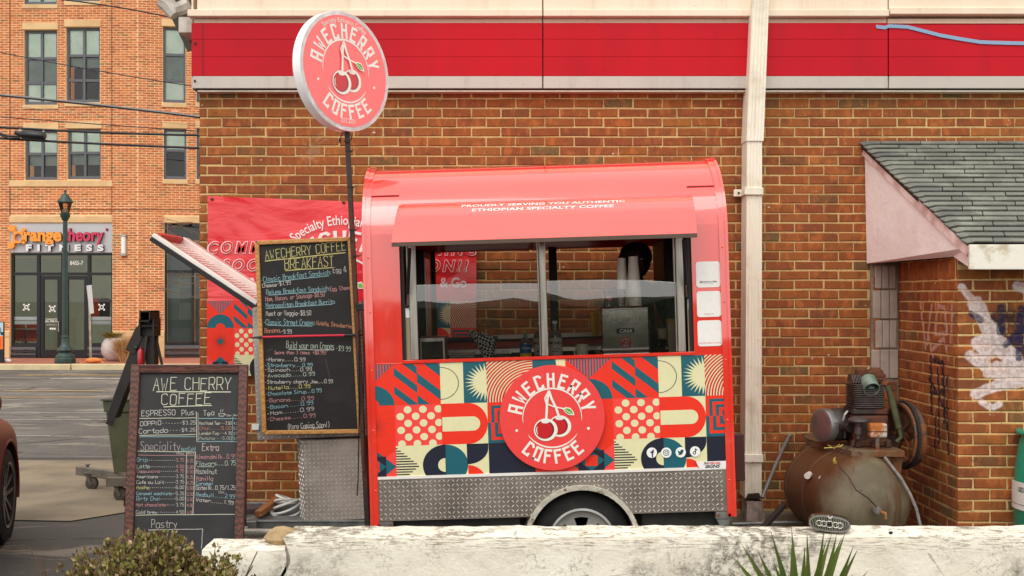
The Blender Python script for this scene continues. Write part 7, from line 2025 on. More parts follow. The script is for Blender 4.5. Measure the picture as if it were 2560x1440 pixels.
art.text('Orangetheory Fitness', 4/ps, ua(127), za(799), WHT, 1, offset=.001); art.text('301.798.7433', 7/ps, ua(127), za(806), WHT, 1, offset=.0015); art.text('OrangetheoryFitness.com', 3.2/ps, ua(127), za(813), WHT, 1)
for k in (-1,0,1): art.ell(ua(127+k*5.5), za(822), .026, .026, WHT, 1)
art.done('door_lettering', fb, False)
# the simple room behind the storefront; its walls glow faintly in place of lamps
rm = MB(); fbox(FA, ua(-160), ua(330), .12, za(633), -3.2, -3.1, rm); fbox(FA, ua(-160), ua(-158), .12, za(633), -3.09, -.31, rm); fbox(FA, ua(-160), ua(330), za(633)+.01, za(633)+.03, -3.09, -.31, rm); fbox(FA, ua(-160), ua(330), .05, .11, -3.2, -.31, rm); rm.build('room', mat('room_sage_glow', (150,156,132), .8, col2=(126,132,112), ns=1, emit=.22), fb)
# storefront B
mb = MB()
def b2(px0, px1, py0, py1, d0=-.16, d1=-.07, mbb=None): return fbox(FBp, ub(px0), ub(px1), zb2(py1,px0), zb2(py0,px0), d0, d1, mbb or MB())
for a, b, c, d in ((411,416,557,862),(478,484,600,862),(416,560,675,682),(416,560,855,864)): b2(a, b, c, d, mbb=mb)
fB = mb.build('storefront_frame', blkf, fb)
b2(416,560,557,598,-.30,-.28).build('dark_transom', blkf, fb); b2(416,478,598,675,-.30,-.28).build('grey_screen', mat('screen_grey', (112,122,120), .6, col2=(90,100,98), ns=2), fb)
m2 = MB(); m2.add([FBp(ub(416),zb2(855,416),-.12),FBp(ub(560),zb2(855,416),-.12),FBp(ub(560),zb2(557,416),-.12),FBp(ub(416),zb2(557,416),-.12)], [(0,1,2,3)]); m2.build('pane', fglass, fB)
for i, (a, b, c, d) in enumerate(((416,446,682,720),(446,478,682,720),(416,446,720,757),(446,478,720,757),(416,446,757,800),(446,478,757,800),(416,478,800,855),(486,560,605,675),(486,560,684,855))):
    b2(a+.3, b-.3, c, d, -.30, -.28).build('frosted_panel', mat('frosted_%d' % i, ((118,132,126),(132,146,140),(128,142,136),(112,126,120),(120,134,128),(134,148,142),(104,120,118),(150,156,156),(116,128,126))[i], .6, ns=2), fb)
for i, (y0, y1, c) in enumerate(((864,871,(94,94,98)),(873,879,(52,48,52)),(881,886,(80,74,76)),(887,892,(44,40,44)))): b2(411, 560, y0, y1, -.14, -.02 if i % 2 == 0 else -.05).build('bulkhead_slat', flat('bulkhead_%d' % i, c, .6), fb)
# wall lamp
mb = MB(); sfb(303,318,586,592,0,.12,mb); sfb(303,318,633,640,0,.12,mb); sfb(304,317,592,633,0,.02,mb); wlp = mb.build('wall_lamp', alum, fb, bevel=.005)
mb = MB(); mb.tube([FA(ua(310.5), za(633), .06), FA(ua(310.5), za(592), .06)], .055, 14); mb.build('lamp_tube', flat('opal_white', (240,240,238), .3), wlp, smooth=40)
mb = MB(); fbox(FBp, ub(430), ub(447), zb2(281,430), zb2(274,430), 0, .02, mb); mb.build('vent_frame', flat('vent_pink', (226,168,136), .7), fb)
fbox(FA, UL, XCn, ZTOP, ZTOP+.3, -8, .1).build('parapet', stone, fb)
mb = MB(); mb.box(UL, -1.5, YB2+5.2, YB2+5.3, 0, ZTOP); mb.build('back_wall', mortar_far, fb)

# furniture and shirts behind the glass
orf = flat('orange_fabric', (226,92,34), .8)
for i, (px, lab) in enumerate(((46,'orange chair left of the small table inside the gym window'),(83,'orange chair right of the small table inside the gym window'))):
    Y = 29.9; t = thing('cafe_chair', lab, 'chair', (XP(px,Y), Y, .12), group='orange chairs behind the gym window')
    x = XP(px, Y); mb = MB(); mb.box(x-.17,x+.17,Y-.02,Y+.03,.12+.45,.12+.92); mb.build('backrest', orf, t, bevel=.03); mb = MB(); mb.box(x-.18,x+.18,Y-.4,Y-.02,.12+.40,.12+.45); mb.build('seat', orf, t, bevel=.02)
    for sx in (-.15,.15):
        for sy in (-.36,-.02): mb = MB(); mb.tube([(x+sx,Y+sy,.12),(x+sx*.9,Y+sy,.52)], .012, 5); mb.build('leg', alum, t)
t = thing('cafe_table', 'small pale table between the two orange chairs inside the gym window', 'table', (XP(66,29.7), 29.7, .12)); x = XP(66,29.7)
mb = MB(); mb.box(x-.28,x+.28,29.4,29.9,.12+.70,.12+.73); mb.build('tabletop', flat('pale_top', (214,208,196), .5), t); mb = MB(); mb.tube([(x,29.65,.12),(x,29.65,.82)], .03, 8); mb.tube([(x-.2,29.6,.14),(x,29.65,.22),(x+.2,29.6,.14)], .02, 6); mb.build('pedestal', blkf, t)
for px, c, lab in ((240,(206,70,28),'orange shirt hanging inside the right gym window'),(262,(44,46,48),'dark grey shirt hanging beside the orange one inside the gym window')):
    Y = 29.3; x = XP(px, Y); z = ZP(745, Y); w = .10 if px < 250 else .13
    t = thing('hanging_shirt', lab, 'shirt', (x, Y, z), group='shirts hanging in the gym window')
    mb = MB(); mb.prism([(x-w,z-.5),(x+w,z-.5),(x+w,z-.08),(x+w*1.15,z-.12),(x+w*1.3,z-.05),(x+w*.5,z),(x-w*.5,z),(x-w*1.3,z-.05),(x-w*1.15,z-.12),(x-w,z-.08)][::1], Y-.03, Y+.03); mb.build('shirt_body', flat('shirt_%d' % px, c, .9), t, bevel=.01)
    mb = MB(); mb.tube([(x-w,Y,z+.01),(x,Y,z+.06),(x,Y,z+.12)], .006, 5); mb.build('hanger', alum, t)

# ------------------------------------------------------------------ street furniture
YL = 26.4; s_ = YL / F
lp = thing('street_lamp', 'dark green cast iron street lamp with a glass lantern on the far pavement', 'street lamp', (XP(163,YL), YL, .12))
green = mat('lamp_green', (30,62,58), .35, col2=(22,48,46), ns=5, spec=.6)
x = XP(163, YL); zf = lambda py: ZP(py, YL)
mb = MB(); mb.lathe([(.235,0),(.24,.03),(.232,.12),(.215,.14),(.215,.17),(.19,.20),(.15,.235),(.14,.255),(.16,.27),(.185,.31),(.175,.345),(.12,.39),(.095,.44),(.08,.52),(.075,.60),(.085,.61),(.085,.63),(.07,.65),(.07,.68)], (x,YL,.12), n=24); mb.build('base', green, lp, smooth=30)
mb = MB(); mb.lathe([(.068,.68),(.055,3.0),(.05,3.35),(.062,3.36),(.062,3.39),(.05,3.40),(.05,3.44)], (x,YL,.12), n=18); mb.build('post', green, lp, smooth=30)
z1 = zf(552) - .12
mb = MB(); mb.lathe([(.05,z1),(.075,z1+.02),(.085,z1+.06),(.11,z1+.10),(.115,z1+.17),(.10,z1+.185)], (x,YL,.12), n=20); mb.build('lantern_cup', green, lp, smooth=30)
mb = MB(); mb.lathe([(.095,z1+.188),(.115,z1+.26),(.145,z1+.37),(.158,z1+.42)], (x,YL,.12), n=8); mb.build('lantern_glass', glass_mat('lantern_glass', (.86,.72,.60,1), ior=1.5, rough=.1), lp)
mb = MB()
for k in range(8): a = 2*pi*k/8; mb.tube([(x+.096*cos(a),YL+.096*sin(a),.12+z1+.188),(x+.146*cos(a),YL+.146*sin(a),.12+z1+.37),(x+.16*cos(a),YL+.16*sin(a),.12+z1+.42)], .005, 4)
o = mb.build('lantern_bars', green, lp); o['kind'] = 'stuff'
mb = MB(); mb.lathe([(.03,z1+.19),(.06,z1+.2),(.065,z1+.26),(.04,z1+.28),(0,z1+.285)], (x,YL,.12), n=12); mb.build('lamp_bulb', flat('bulb_white', (236,232,220), .4), lp, smooth=40)
mb = MB(); mb.lathe([(.172,z1+.42),(.185,z1+.44),(.17,z1+.47),(.12,z1+.52),(.10,z1+.57),(.07,z1+.61),(.03,z1+.64),(.02,z1+.68),(.035,z1+.70),(.0,z1+.74)], (x,YL,.12), n=20); mb.build('lantern_cap', green, lp, smooth=30)

YS = 27.0
t = thing('sign_post', 'thin grey post with a blank pale parking sign seen from behind', 'sign', (XP(226,YS), YS, .12))
mb = MB(); mb.bar((XP(227,YS),YS,.12), (XP(223,YS),YS,ZP(715,YS)), .05, .03); mb.build('post', alum, t)
mb = MB(); mb.add([P(216,714,YS-.05),P(229,712,YS-.2),P(235,783,YS-.2),P(224,785,YS-.05),P(216,714,YS-.03),P(229,712,YS-.18),P(235,783,YS-.18),P(224,785,YS-.03)], [(0,3,2,1),(4,5,6,7),(0,1,5,4),(1,2,6,5),(2,3,7,6),(3,0,4,7)]); mb.build('sign_plate', flat('sign_back', (214,214,216), .4), t)
YP = 27.4
t = thing('ball_planter', 'pale round concrete planter with green and yellow plants on top', 'planter', (XP(287,YP), YP, .12)); x = XP(288, YP); r = .33
mb = MB(); mb.lathe([(.16,0),(.25,.07),(.32,.20),(.335,.30),(.31,.42),(.25,.52),(.20,.56),(.19,.53)], (x,YP,.12), n=28); mb.build('bowl', mat('pale_stone', (206,194,188), .7, col2=(184,172,166), ns=3), t, smooth=50)
def tuft(name, cx, cy, cz, n, ln, spread, cols, parent=None, w=.012, up=1.0, seed=1, droop=.4):
    r3 = random.Random(seed); V, Fc, T = [], [], []
    for k in range(n):
        a = r3.uniform(0, 2*pi); b = Vector((cx+r3.uniform(-1,1)*spread*.35, cy+r3.uniform(-1,1)*spread*.35, cz)); L_ = ln*r3.uniform(.5,1.1)
        d = Vector((cos(a)*spread*r3.random()*1.6, sin(a)*spread*r3.random()*1.6, up*L_)); m_p = b + d*.55; e = b + d + Vector((cos(a), sin(a), -droop))*L_*.25*r3.random()
        s2 = Vector((-sin(a), cos(a), 0))*w*r3.uniform(.6,1.2)*.5; s2.x += w*.3
        i0 = len(V); V += [tuple(b-s2), tuple(b+s2), tuple(m_p+s2), tuple(m_p-s2), tuple(e)]; Fc += [(i0,i0+1,i0+2,i0+3),(i0+3,i0+2,i0+4)]; T += [r3.random()]*2
    m, nt, bb = new_mat(name+'_m'); at = N(nt, 'ShaderNodeAttribute', attribute_name='tone')
    nt.links.new(ramp(nt, at.outputs['Fac'], [(i/(len(cols)-1), lin(c)) for i, c in enumerate(cols)]), bb.inputs['Base Color']); bb.inputs['Roughness'].default_value = .7
    me = bpy.data.meshes.new(name); me.from_pydata(V, [], Fc); me.materials.append(m); q = me.attributes.new('tone','FLOAT','FACE'); q.data.foreach_set('value', T); me.update()
    o = link(bpy.data.objects.new(name, me), parent); o['kind'] = 'stuff'; return o
tuft('leaves', x-.05, YP, .64, 260, .22, .24, [(98,108,44),(150,138,60),(120,98,50),(206,168,40)], t, w=.03, seed=5, droop=1.6)
t = thing('dry_grass', 'clump of dry straw-coloured ornamental grass beside the round planter', 'grass', (XP(312,26.9), 26.9, .12))
tuft('grass_blades', XP(313,26.9), 26.9, .12, 1500, .66, .24, [(196,160,108),(222,190,140),(168,132,86),(206,172,122)], t, w=.012, seed=8, droop=.9)
t = thing('sandbag', 'orange sandbag lying on the far pavement right of the street lamp', 'sandbag', (XP(232,26.35), 26.35, .12)); x = XP(234,26.35)
mb = MB(); mb.ball((x,26.35,.19), (.20,.12,.065), 14); mb.bar((x-.17,26.35,.17), (x-.30,26.33,.13), .07, .03); mb.bar((x+.17,26.35,.17), (x+.26,26.33,.13), .05, .02); mb.build('bag', mat('orange_sack', (232,142,74), .8, col2=(206,116,58), ns=9, bs=30, bstr=.6), t, smooth=60)
t = thing('white_bundle', 'small white bundle on the far pavement by the stone corner', 'bag', (XP(18,26.8), 26.8, .12)); mb = MB(); mb.ball((XP(18,26.8),26.8,.16), (.10,.09,.055), 12); mb.build('bundle', flat('white_plastic', (236,236,238), .4), t, smooth=60)
YO = 26.6
t = thing('poster_stand', 'black framed poster stand with a colourful poster at the left edge of the photo', 'sign', (XP(0,YO), YO, .12))
mb = MB(); mb.box(XP(-55,YO), XP(9.5,YO), YO, YO+.05, .12, ZP(804,YO)); mb.build('frame', blkf, t, bevel=.01)
art = Art(lambda x_, z, d: (x_, YO-.003-d, z), .002)
u = lambda p: XP(p, YO); v = lambda p: ZP(p, YO)
art.rectf(u(-52), v(873), u(8), v(806), (190,206,214), 0); art.rectf(u(-52), v(873), u(8), v(840), (236,112,40), 1); art.rectf(u(-40), v(868), u(1), v(846), (130,20,40), 2); art.ell(u(-10), v(826), .12, .14, (70,130,140), 2); art.rectf(u(2), v(838), u(8), v(830), (40,40,44), 2)
art.done('poster', t)

# ------------------------------------------------------------------ overhead cables
YW_ = 18.0
wb = flat('cable_black', (26,24,26), .5); wg = flat('cable_grey', (110,104,104), .4)
def wire(pts, wpx, label, m=wb):
    (x0, y0), (x1, y1), (x2, y2) = pts
    # quadratic through three points, continued past both ends
    def q(x): return y0*(x-x1)*(x-x2)/((x0-x1)*(x0-x2)) + y1*(x-x0)*(x-x2)/((x1-x0)*(x1-x2)) + y2*(x-x0)*(x-x1)/((x2-x0)*(x2-x1))
    mb = MB(); mb.tube([P(x, q(x), YW_) for x in range(-900, 701, 50)], wpx*1.2*YW_/F/2, 8); o = mb.build('overhead_cable', m, smooth=60); tag(o, label, 'cable', 'overhead cables across the street'); return o
wire([(165,0),(300,19),(440,46)], 3.0, 'highest overhead cable, running down to the eave of the shop')
wire([(0,131),(150,160),(480,215)], 2.0, 'thin dark overhead cable crossing the middle of the upper windows')
wire([(0,238),(200,258),(494,292)], 6.0, 'thickest shiny overhead cable, just under the upper window sills', flat('cable_sheen', (44,40,42), .15, coat=1))
wire([(10,262),(200,284),(494,313)], 1.5, 'pale hair-thin overhead cable below the thickest one', flat('cable_pale', (190,150,120), .6))
wire([(0,292),(250,311),(494,328)], 2.0, 'thin overhead cable just above the cable with the splice case')
wire([(0,318),(250,331),(494,338)], 5.0, 'thick overhead cable that carries the black splice case')
wire([(0,346),(180,356),(494,370)], 5.0, 'lowest thick overhead cable, under the splice case')
wire([(-300,280),(0,332),(60,348)], 2.5, 'short dark lead running into the splice case') if False else None
t = thing('splice_case', 'black cylindrical splice case hanging from the overhead cables', 'splice case', tuple(P(80,338,YW_)))
mb = MB(); mb.tube([P(52,334,YW_-.05), P(58,336,YW_-.05), P(108,341,YW_-.05), P(113,343,YW_-.05)], [.05,.075,.075,.05], 14); mb.build('case', flat('case_black', (16,15,17), .3), t, smooth=40)
mb = MB(); mb.tube([P(38,331,YW_-.05),P(54,335,YW_-.05)], .035, 8); mb.tube([P(0,333,YW_-.04),P(20,340,YW_-.05),P(52,341,YW_-.05)], .018, 6); mb.tube([P(0,337,YW_-.04),P(22,346,YW_-.05),P(50,344,YW_-.05)], .016, 6); mb.build('lead', wb, t, smooth=40)
for px in (50,109): mb = MB(); mb.tube([P(px,318+px*.05,YW_),P(px,334,YW_-.05)], .012, 5); mb.build('hanger', alum, t)

# ------------------------------------------------------------------ bare little tree by the far window
t = thing('bare_tree', 'bare twiggy sapling in front of the far dark window, half hidden by the brick corner', 'tree', (XP(520,24), 24, 0))
r4 = random.Random(21); mb = MB(); mb.tube([(XP(520,24),24,0),(XP(518,24),24,1.4),(XP(512,24),24,2.6),(XP(505,24),24,3.3)], [.04,.03,.02,.008], 7); mb.build('trunk', mat('twig_bark', (112,92,76), .8), t, smooth=40)
mb = MB()
def twig(p, d, L_, r, dep):
    q = p + d*L_ + Vector((0,0,-.05*L_)); m_ = p + d*L_*.5 + Vector((r4.uniform(-.04,.04), 0, r4.uniform(-.03,.05)))
    mb.tube([p, m_, q], [r, r*.8, r*.5], 4, cap=False)
    if dep:
        for _ in range(3):
            b = p.lerp(q, r4.uniform(.3,1)); twig(b, (d + Vector((r4.uniform(-.6,.2), r4.uniform(-.3,.3), r4.uniform(-.6,.7)))).normalized(), L_*.55, r*.6, dep-1)
for z in (1.6,1.9,2.1,2.4,2.7,2.9,3.2): twig(Vector((XP(516,24),24,z)), Vector((-1, r4.uniform(-.3,.3), r4.uniform(-.1,.5))).normalized(), r4.uniform(.5,.85), .009, 2)
o = mb.build('twigs', mat('twig_bark', (112,92,76), .8), t); o['kind'] = 'stuff'

# ------------------------------------------------------------------ engine hoist, green bin on its trolley, small red bottle
YH = 9.05; hs = mat('hoist_black', (40,35,32), .6, col2=(28,25,24), ns=6, bs=50, bstr=.3); dkh = flat('inside_black', (8,8,8), .9)
t = thing('engine_hoist', 'folded black steel engine hoist standing behind the chalkboard easel', 'hoist', (XP(380,YH), YH, 0))
def HP(px, py, y=YH): return P(px, py, y)
mb = MB(); mb.bar(HP(284,1040), HP(372,800), .085, .10, up=(0,1,0)); bm = mb.build('boom', hs, t, bevel=.006)
mb = MB(); mb.bar(HP(272,1062,YH-.05), HP(366,832,YH-.05), .05, .015, up=(0,1,0)); mb.bar(HP(325,880,YH-.06), HP(352,822,YH-.06), .08, .01, up=(0,1,0)); mb.build('side_plate', hs, t)
# open square tube head
def open_tube(a, b, w, th, name, par):
    mb = MB()
    for s in (-1,1): mb.bar(a+Vector((s*(w/2-th/2),0,0)), b+Vector((s*(w/2-th/2),0,0)), th, w); 
    for s in (-1,1): mb.bar(a+Vector((0,s*(w/2-th/2),0)), b+Vector((0,s*(w/2-th/2),0)), w-2*th, th)
    return mb.build(name, hs, par)
mb = MB(); c = HP(376,790); w_, h_ = .085, .075
for dx, dz, ww, hh in ((-.038,0,.010,.085),(.038,0,.010,.085),(0,.038,.086,.010),(0,-.038,.086,.010)): mb.box(c.x+dx-ww/2, c.x+dx+ww/2, YH-.14, YH+.10, c.z+dz-hh/2, c.z+dz+hh/2)
mb.build('head_tube', hs, t); mb = MB(); mb.box(c.x-.033,c.x+.033,YH+.05,YH+.06,c.z-.033,c.z+.033); mb.build('tube_inside', dkh, t)
mb = MB(); c2 = HP(378,818)
for dx in (-.055,.055): mb.box(c2.x+dx-.006, c2.x+dx+.006, YH-.12, YH+.05, c2.z-.07, c2.z+.07)
mb.tube([(c2.x-.075,YH-.09,c2.z+.01),(c2.x+.075,YH-.09,c2.z+.01)], .012, 8); mb.box(c2.x-.049,c2.x+.049,YH-.06,YH-.05,c2.z-.07,c2.z+.05); mb.build('pivot_bracket', hs, t)
mb = MB(); mb.box(XP(368,YH), XP(392,YH), YH-.05, YH+.05, 0.0, ZP(834,YH)); mb.build('mast', hs, t, bevel=.005)
mb = MB(); mb.bar(HP(389,838,YH-.02), HP(410,935,YH-.15), .016); mb.build('stay', hs, t); mb = MB(); mb.bar(HP(367,840,YH-.08), HP(356,930,YH-.10), .018); mb.build('stay', hs, t)
mb = MB(); mb.tube([HP(338,870,YH-.07), HP(345,868,YH-.07)], .018, 8); mb.tube([HP(360,850,YH-.07), HP(370,848,YH-.07)], .014, 8); mb.build('pin', hs, t)
mb = MB(); mb.box(XP(352,YH), XP(440,YH), YH-.4, YH-.3, .05, .13); mb.box(XP(352,YH), XP(440,YH), YH+.1, YH+.2, .05, .13); mb.build('foot_leg', hs, t)
t = thing('red_bottle', 'small red gas bottle hanging beside the mast of the engine hoist', 'bottle', tuple(HP(352,912,8.95)))
mb = MB(); c = HP(352, 914, 8.95); mb.lathe([(0,0),(.022,0),(.024,.01),(.024,.115),(.015,.13),(.006,.135),(.006,.15),(0,.15)], c, n=16); mb.build('cylinder', flat('bottle_red', (176,24,40), .35, coat=.4), t, smooth=40)
YG = 9.35
t = thing('green_bin', 'tapered olive green metal bin standing on a wheeled trolley behind the easel', 'bin', (XP(320,YG), YG, .2))
binm = mat('olive_paint', (88,90,66), .5, col2=(66,70,52), ns=5, bs=40, bstr=.2)
def taper(x0, x1, X0_, X1_, z0, z1, y0, y1, Y0_, Y1_): return MB().add([(x0,y0,z0),(x1,y0,z0),(x1,y1,z0),(x0,y1,z0),(X0_,Y0_,z1),(X1_,Y0_,z1),(X1_,Y1_,z1),(X0_,Y1_,z1)], [(0,3,2,1),(4,5,6,7),(0,1,5,4),(1,2,6,5),(2,3,7,6),(3,0,4,7)])
zr = ZP(1000,YG); zbm = ZP(1186,YG)
taper(XP(280,YG), XP(385,YG), XP(264,YG), XP(402,YG), zbm, zr-.10, YG+.04, YG+.42, YG, YG+.48).build('tub', binm, t, bevel=.008)
taper(XP(261,YG), XP(405,YG), XP(258,YG), XP(408,YG), zr-.10, zr-.005, YG-.015, YG+.50, YG-.02, YG+.5).build('collar', binm, t, bevel=.006)
mb = MB(); mb.box(XP(254,YG), XP(410,YG), YG-.03, YG+.51, zr-.004, zr+.008); mb.build('rim', mat('bin_rim', (64,68,56), .5), t)
mb = MB(); c = P(277,1045,YG-.04); mb.tube([c+Vector((0,0,.05)), c+Vector((.005,-.01,.02)), c, c+Vector((-.012,0,-.025)), c+Vector((-.005,0,-.045)), c+Vector((.012,0,-.03))], .008, 6); mb.box(c.x-.012,c.x+.014,c.y-.005,c.y+.03,c.z+.04,c.z+.07); mb.build('hook', rust_mat('hook_rust', (84,60,44), amt=.6), t, smooth=40)
t = thing('caster_trolley', 'low welded steel trolley on swivel casters carrying the green bin', 'trolley', (XP(300,9.4), 9.4, 0))
trm = mat('trolley_steel', (112,104,94), .5, metal=.4, col2=(84,76,68), ns=7)
mb = MB(); mb.bar(P(195,1176,9.85), P(330,1194,9.3), .05, .075); mb.bar(P(268,1204,9.15), P(330,1204,9.1), .05, .075); mb.bar(P(330,1190,9.7), P(420,1196,9.6), .05, .07); mb.build('frame', trm, t, bevel=.005)
mb = MB(); c = P(219,1170,9.8); mb.tube([c, c+Vector((0,0,.03))], .012, 6); mb.tube([c+Vector((-.02,0,.03)), c+Vector((.02,0,.03))], .007, 6); mb.build('set_screw', trm, t)
for px, py, Y in ((224,1212,9.70),(295,1236,9.16),(400,1225,9.3)):
    x = XP(px, Y); r = .058
    mb = MB(); mb.box(x-.045,x+.045,Y-.04,Y+.04,.138,.150); mb.add([(x-.035,Y-.028,.138),(x+.0,Y-.028,.138),(x+.028,Y-.028,r-.01),(x+.008,Y-.028,r-.012),(x-.035,Y-.022,.138),(x+.0,Y-.022,.138),(x+.028,Y-.022,r-.01),(x+.008,Y-.022,r-.012)], [(0,3,2,1),(4,5,6,7),(0,1,5,4),(1,2,6,5),(2,3,7,6),(3,0,4,7)]); mb.box(x-.03,x+.03,Y+.02,Y+.026,r,.138)
    cs_ = mb.build('caster', trm, t); mb = MB(); mb.lathe([(0,-.018),(.05,-.018),(r,-.012),(r,.012),(.05,.018),(0,.018)], (x+.02,Y,r), (.25,1,0), 24); mb.build('wheel', mat('caster_wheel', (78,70,62), .6, col2=(54,48,44), ns=14), cs_, smooth=40)
    mb = MB(); mb.lathe([(.0,-.024),(.016,-.024),(.016,.024),(.0,.024)], (x+.02,Y,r), (.25,1,0), 10); mb.build('axle', trm, cs_)

# ------------------------------------------------------------------ unseen dark green bank, added behind the camera to darken the trailer's reflections
mb = MB(); r5 = random.Random(4); vs, fs = [], []; nx, nz = 90, 8
for i in range(nx+1):
    x = -16 + 32*i/nx
    for j, (dy, z) in enumerate(((0,0),(.05,.5),(.05,1.0),(0,1.50),(-.15,1.58),(-.6,1.60),(-.95,1.5),(-1.0,.8),(-1.0,0))): vs.append((x + r5.uniform(-.05,.05), -6 + dy + r5.uniform(-.08,.08), z + (r5.uniform(-.05,.05) if z else 0)))
for i in range(nx):
    for j in range(8): a_ = i*9+j; fs.append((a_, a_+9, a_+10, a_+1))
mb.add(vs, fs); o = mb.build('unseen_hedge', mat('unseen_hedge_green', (44,54,30), .9, col2=(26,34,18), ns=14, bs=25, bstr=1.0, bdist=.03)); tag(o, 'unseen dark green bank added behind the camera to darken what the trailer mirrors', 'unseen_hedge')

# ------------------------------------------------------------------ red car at the left edge
WCn = Vector((XP(9, 7.62), 7.62, .318)); hd_ = radians(14.0)
fwd = Vector((-sin(hd_), cos(hd_), 0)); rgt = Vector((cos(hd_), sin(hd_), 0))
org = WCn - fwd*1.30 - rgt*.86; org.z = 0
car = thing('parked_car', 'dark red car at the left edge with only a front wheel and wing in view', 'car', tuple(org), (0, 0, hd_ + pi/2))
# local: x = forward, y = left
car_red = mat('car_red', (104,8,18), .45, col2=(88,6,14), ns=1, coat=.0, rvar=.03)
st = [(-2.20,.55,.42,.62,.78),(-2.12,.74,.28,.66,.92),(-1.9,.86,.22,.72,1.02),(-1.3,.90,.20,.76,1.04),(-.6,.90,.19,.78,1.00),(.4,.90,.19,.77,.97),(1.0,.90,.20,.75,.93),(1.5,.90,.21,.73,.90),(1.78,.88,.23,.68,.86),(1.95,.80,.26,.62,.79),(2.06,.62,.30,.55,.70),(2.12,.35,.34,.50,.62)]
vs, fs = [], []; m3 = 16
for (x, w, z0, zs, zt_) in st:
    ring = [(0,z0),(w*.6,z0),(w*.93,z0+.03),(w,z0+.14),(w*1.0,zs-.08),(w*.985,zs),(w*.93,zs+(zt_-zs)*.6),(w*.6,zt_-.01),(0,zt_)]
    ring = ring + [(-p[0], p[1]) for p in ring[-2:0:-1]]
    vs += [(x, p[0], p[1]) for p in ring]
m3 = 16
for i in range(len(st)-1):
    for j in range(m3): fs.append((i*m3+j, (i+1)*m3+j, (i+1)*m3+(j+1)%m3, i*m3+(j+1)%m3))
fs.append(tuple(range(m3))); fs.append(tuple(range((len(st)-1)*m3, len(st)*m3))[::-1])
mb = MB(); mb.add(vs, fs); body = mb.build('body', car_red, car, local=True, smooth=60)
import bmesh
bm_ = bmesh.new(); bm_.from_mesh(body.data); bmesh.ops.recalc_face_normals(bm_, faces=bm_.faces); bm_.to_mesh(body.data); bm_.free()
cut = MB(); 
for wx in (1.30,-1.32):
    for sy in (-1,1): cut.lathe([(0,-.17),(.352,-.17),(.352,.17),(0,.17)], (wx, sy*.86, .33), (0,1,0), 40)
cme = bpy.data.meshes.new('cut'); cme.from_pydata(cut.v, [], cut.f); cob = bpy.data.objects.new('cut', cme); C.objects.link(cob)
cob.matrix_world = WORLD[car.name]; 
md = body.modifiers.new('sub', 'SUBSURF'); md.levels = 2; md.render_levels = 2
md = body.modifiers.new('arches', 'BOOLEAN'); md.object = cob; md.operation = 'DIFFERENCE'; md.solver = 'EXACT'
bpy.context.view_layer.update()
dg = bpy.context.evaluated_depsgraph_get(); nm = bpy.data.meshes.new_from_object(body.evaluated_get(dg)); body.modifiers.clear(); body.data = nm
bpy.data.objects.remove(cob); bpy.data.meshes.remove(cme)
mb = MB(); gst = [(-1.75,.62,.98,.99),(-1.2,.74,1.0,1.36),(-.5,.75,1.0,1.45),(.2,.75,.98,1.42),(.75,.72,.95,1.15),(1.05,.70,.93,.95)]
vs, fs = [], []
for (x, w, z0, z1) in gst: vs += [(x,-w,z0),(x,-w*.80,z1-.02),(x,-w*.5,z1),(x,w*.5,z1),(x,w*.80,z1-.02),(x,w,z0)]
for i in range(len(gst)-1):
    for j in range(5): fs.append((i*6+j, i*6+j+1, (i+1)*6+j+1, (i+1)*6+j))
mb.add(vs, fs); mb.build('cabin_glass', mat('car_glass', (20,22,24), .05, coat=1), car, local=True, smooth=50)
mb = MB(); mb.add([(x,y,z+.012) for (x,w,z0,z1) in gst[1:4] for (y,z) in ((-w*.78,z1-.02),(0,z1+.01),(w*.78,z1-.02))], [(0,1,4,3),(1,2,5,4),(3,4,7,6),(4,5,8,7)]); mb.build('roof_panel', car_red, car, local=True, smooth=60)
alloy = mat('alloy_dark', (120,116,114), .3, metal=.7, col2=(90,86,84))
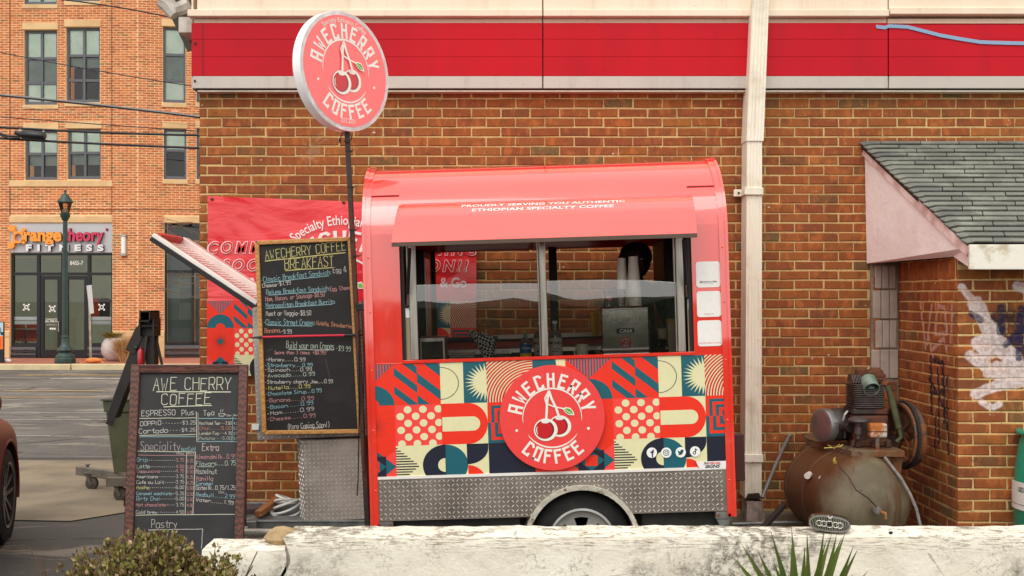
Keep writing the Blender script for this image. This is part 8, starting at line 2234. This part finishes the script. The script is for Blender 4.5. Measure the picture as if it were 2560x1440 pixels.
for wx in (1.30,-1.32):
    for sy in (-1,1):
        c = (wx, sy*.80, .318); ax = (0, sy, 0)
        mb = MB(); mb.lathe([(.205,-.09),(.26,-.095),(.305,-.08),(.318,-.05),(.318,.05),(.305,.08),(.26,.095),(.215,.088),(.205,.07),(.205,-.09)], c, ax, 44, cap=False); wh = mb.build('wheel', rubber, car, local=True, smooth=40)
        mb = MB(); mb.lathe([(.206,.088),(.222,.096),(.206,.06),(.203,-.05)], c, ax, 44, cap=False); mb.lathe([(0,.07),(.05,.07),(.06,.05),(.06,.0)], c, ax, 20)
        for k in range(5):
            a = 2*pi*k/5 + .3; q = Vector((cos(a),0,sin(a))); n2 = Vector((-sin(a),0,cos(a))); cc = Vector(c); o_ = Vector((0,sy,0))
            for sgn2 in (-1,1):
                p0 = cc + q*.045 + n2*sgn2*.02; p1 = cc + q*.212 + n2*sgn2*.055
                mb.bar(p0 + o_*.055, p1 + o_*.075, .026, .022, up=(0,1,0))
        mb.build('rim', alloy, wh, local=True, smooth=35)
        mb = MB(); mb.lathe([(0,-.02),(.2,-.02),(.2,-.03),(0,-.03)], c, ax, 24); mb.build('brake_disc', black, wh, local=True)
for sy in (-1,1):
    mb = MB(); mb.lathe([(0,0),(.37,0),(.37,.02),(0,.02)], (1.30, sy*.60, .33), (0,1,0), 28); mb.lathe([(0,0),(.37,0),(.37,.02),(0,.02)], (-1.32, sy*.60, .33), (0,1,0), 28); w1 = mb.build('wheel_well', black, car, local=True)
    for wx in (1.30,-1.32): mb = MB(); mb.lathe([(.349,min(sy*.60,sy*.885)),(.349,max(sy*.60,sy*.885))], (wx, 0, .33), (0,1,0), 28, cap=False); mb.build('arch_liner', black, car, local=True)
    mb = MB(); mb.ball((1.93, sy*.56, .66), (.12,.14,.05), 12); mb.build('headlight', flat('lamp_glass', (200,200,204), .1, coat=1), car, local=True, smooth=50)
    mb = MB(); mb.ball((-2.08, sy*.58, .80), (.09,.15,.05), 12); mb.build('tail_light', flat('lamp_red', (150,10,16), .1, coat=1), car, local=True, smooth=50)
    mb = MB(); mb.box(.36,.50, sy*.86, sy*1.0, .96, 1.06); mb.build('mirror', car_red, car, local=True, bevel=.03, seg=2)
    for wx in (1.30,-1.32):
        mb = MB(); n = 26; mb.tube([(wx+.353*cos(pi*(k/n)*1.16-.25), sy*.893, .33+.353*sin(pi*(k/n)*1.16-.25)) for k in range(n+1)], .009, 6); mb.build('arch_lip', car_red, car, local=True, smooth=50)

bpy.context.view_layer.update()
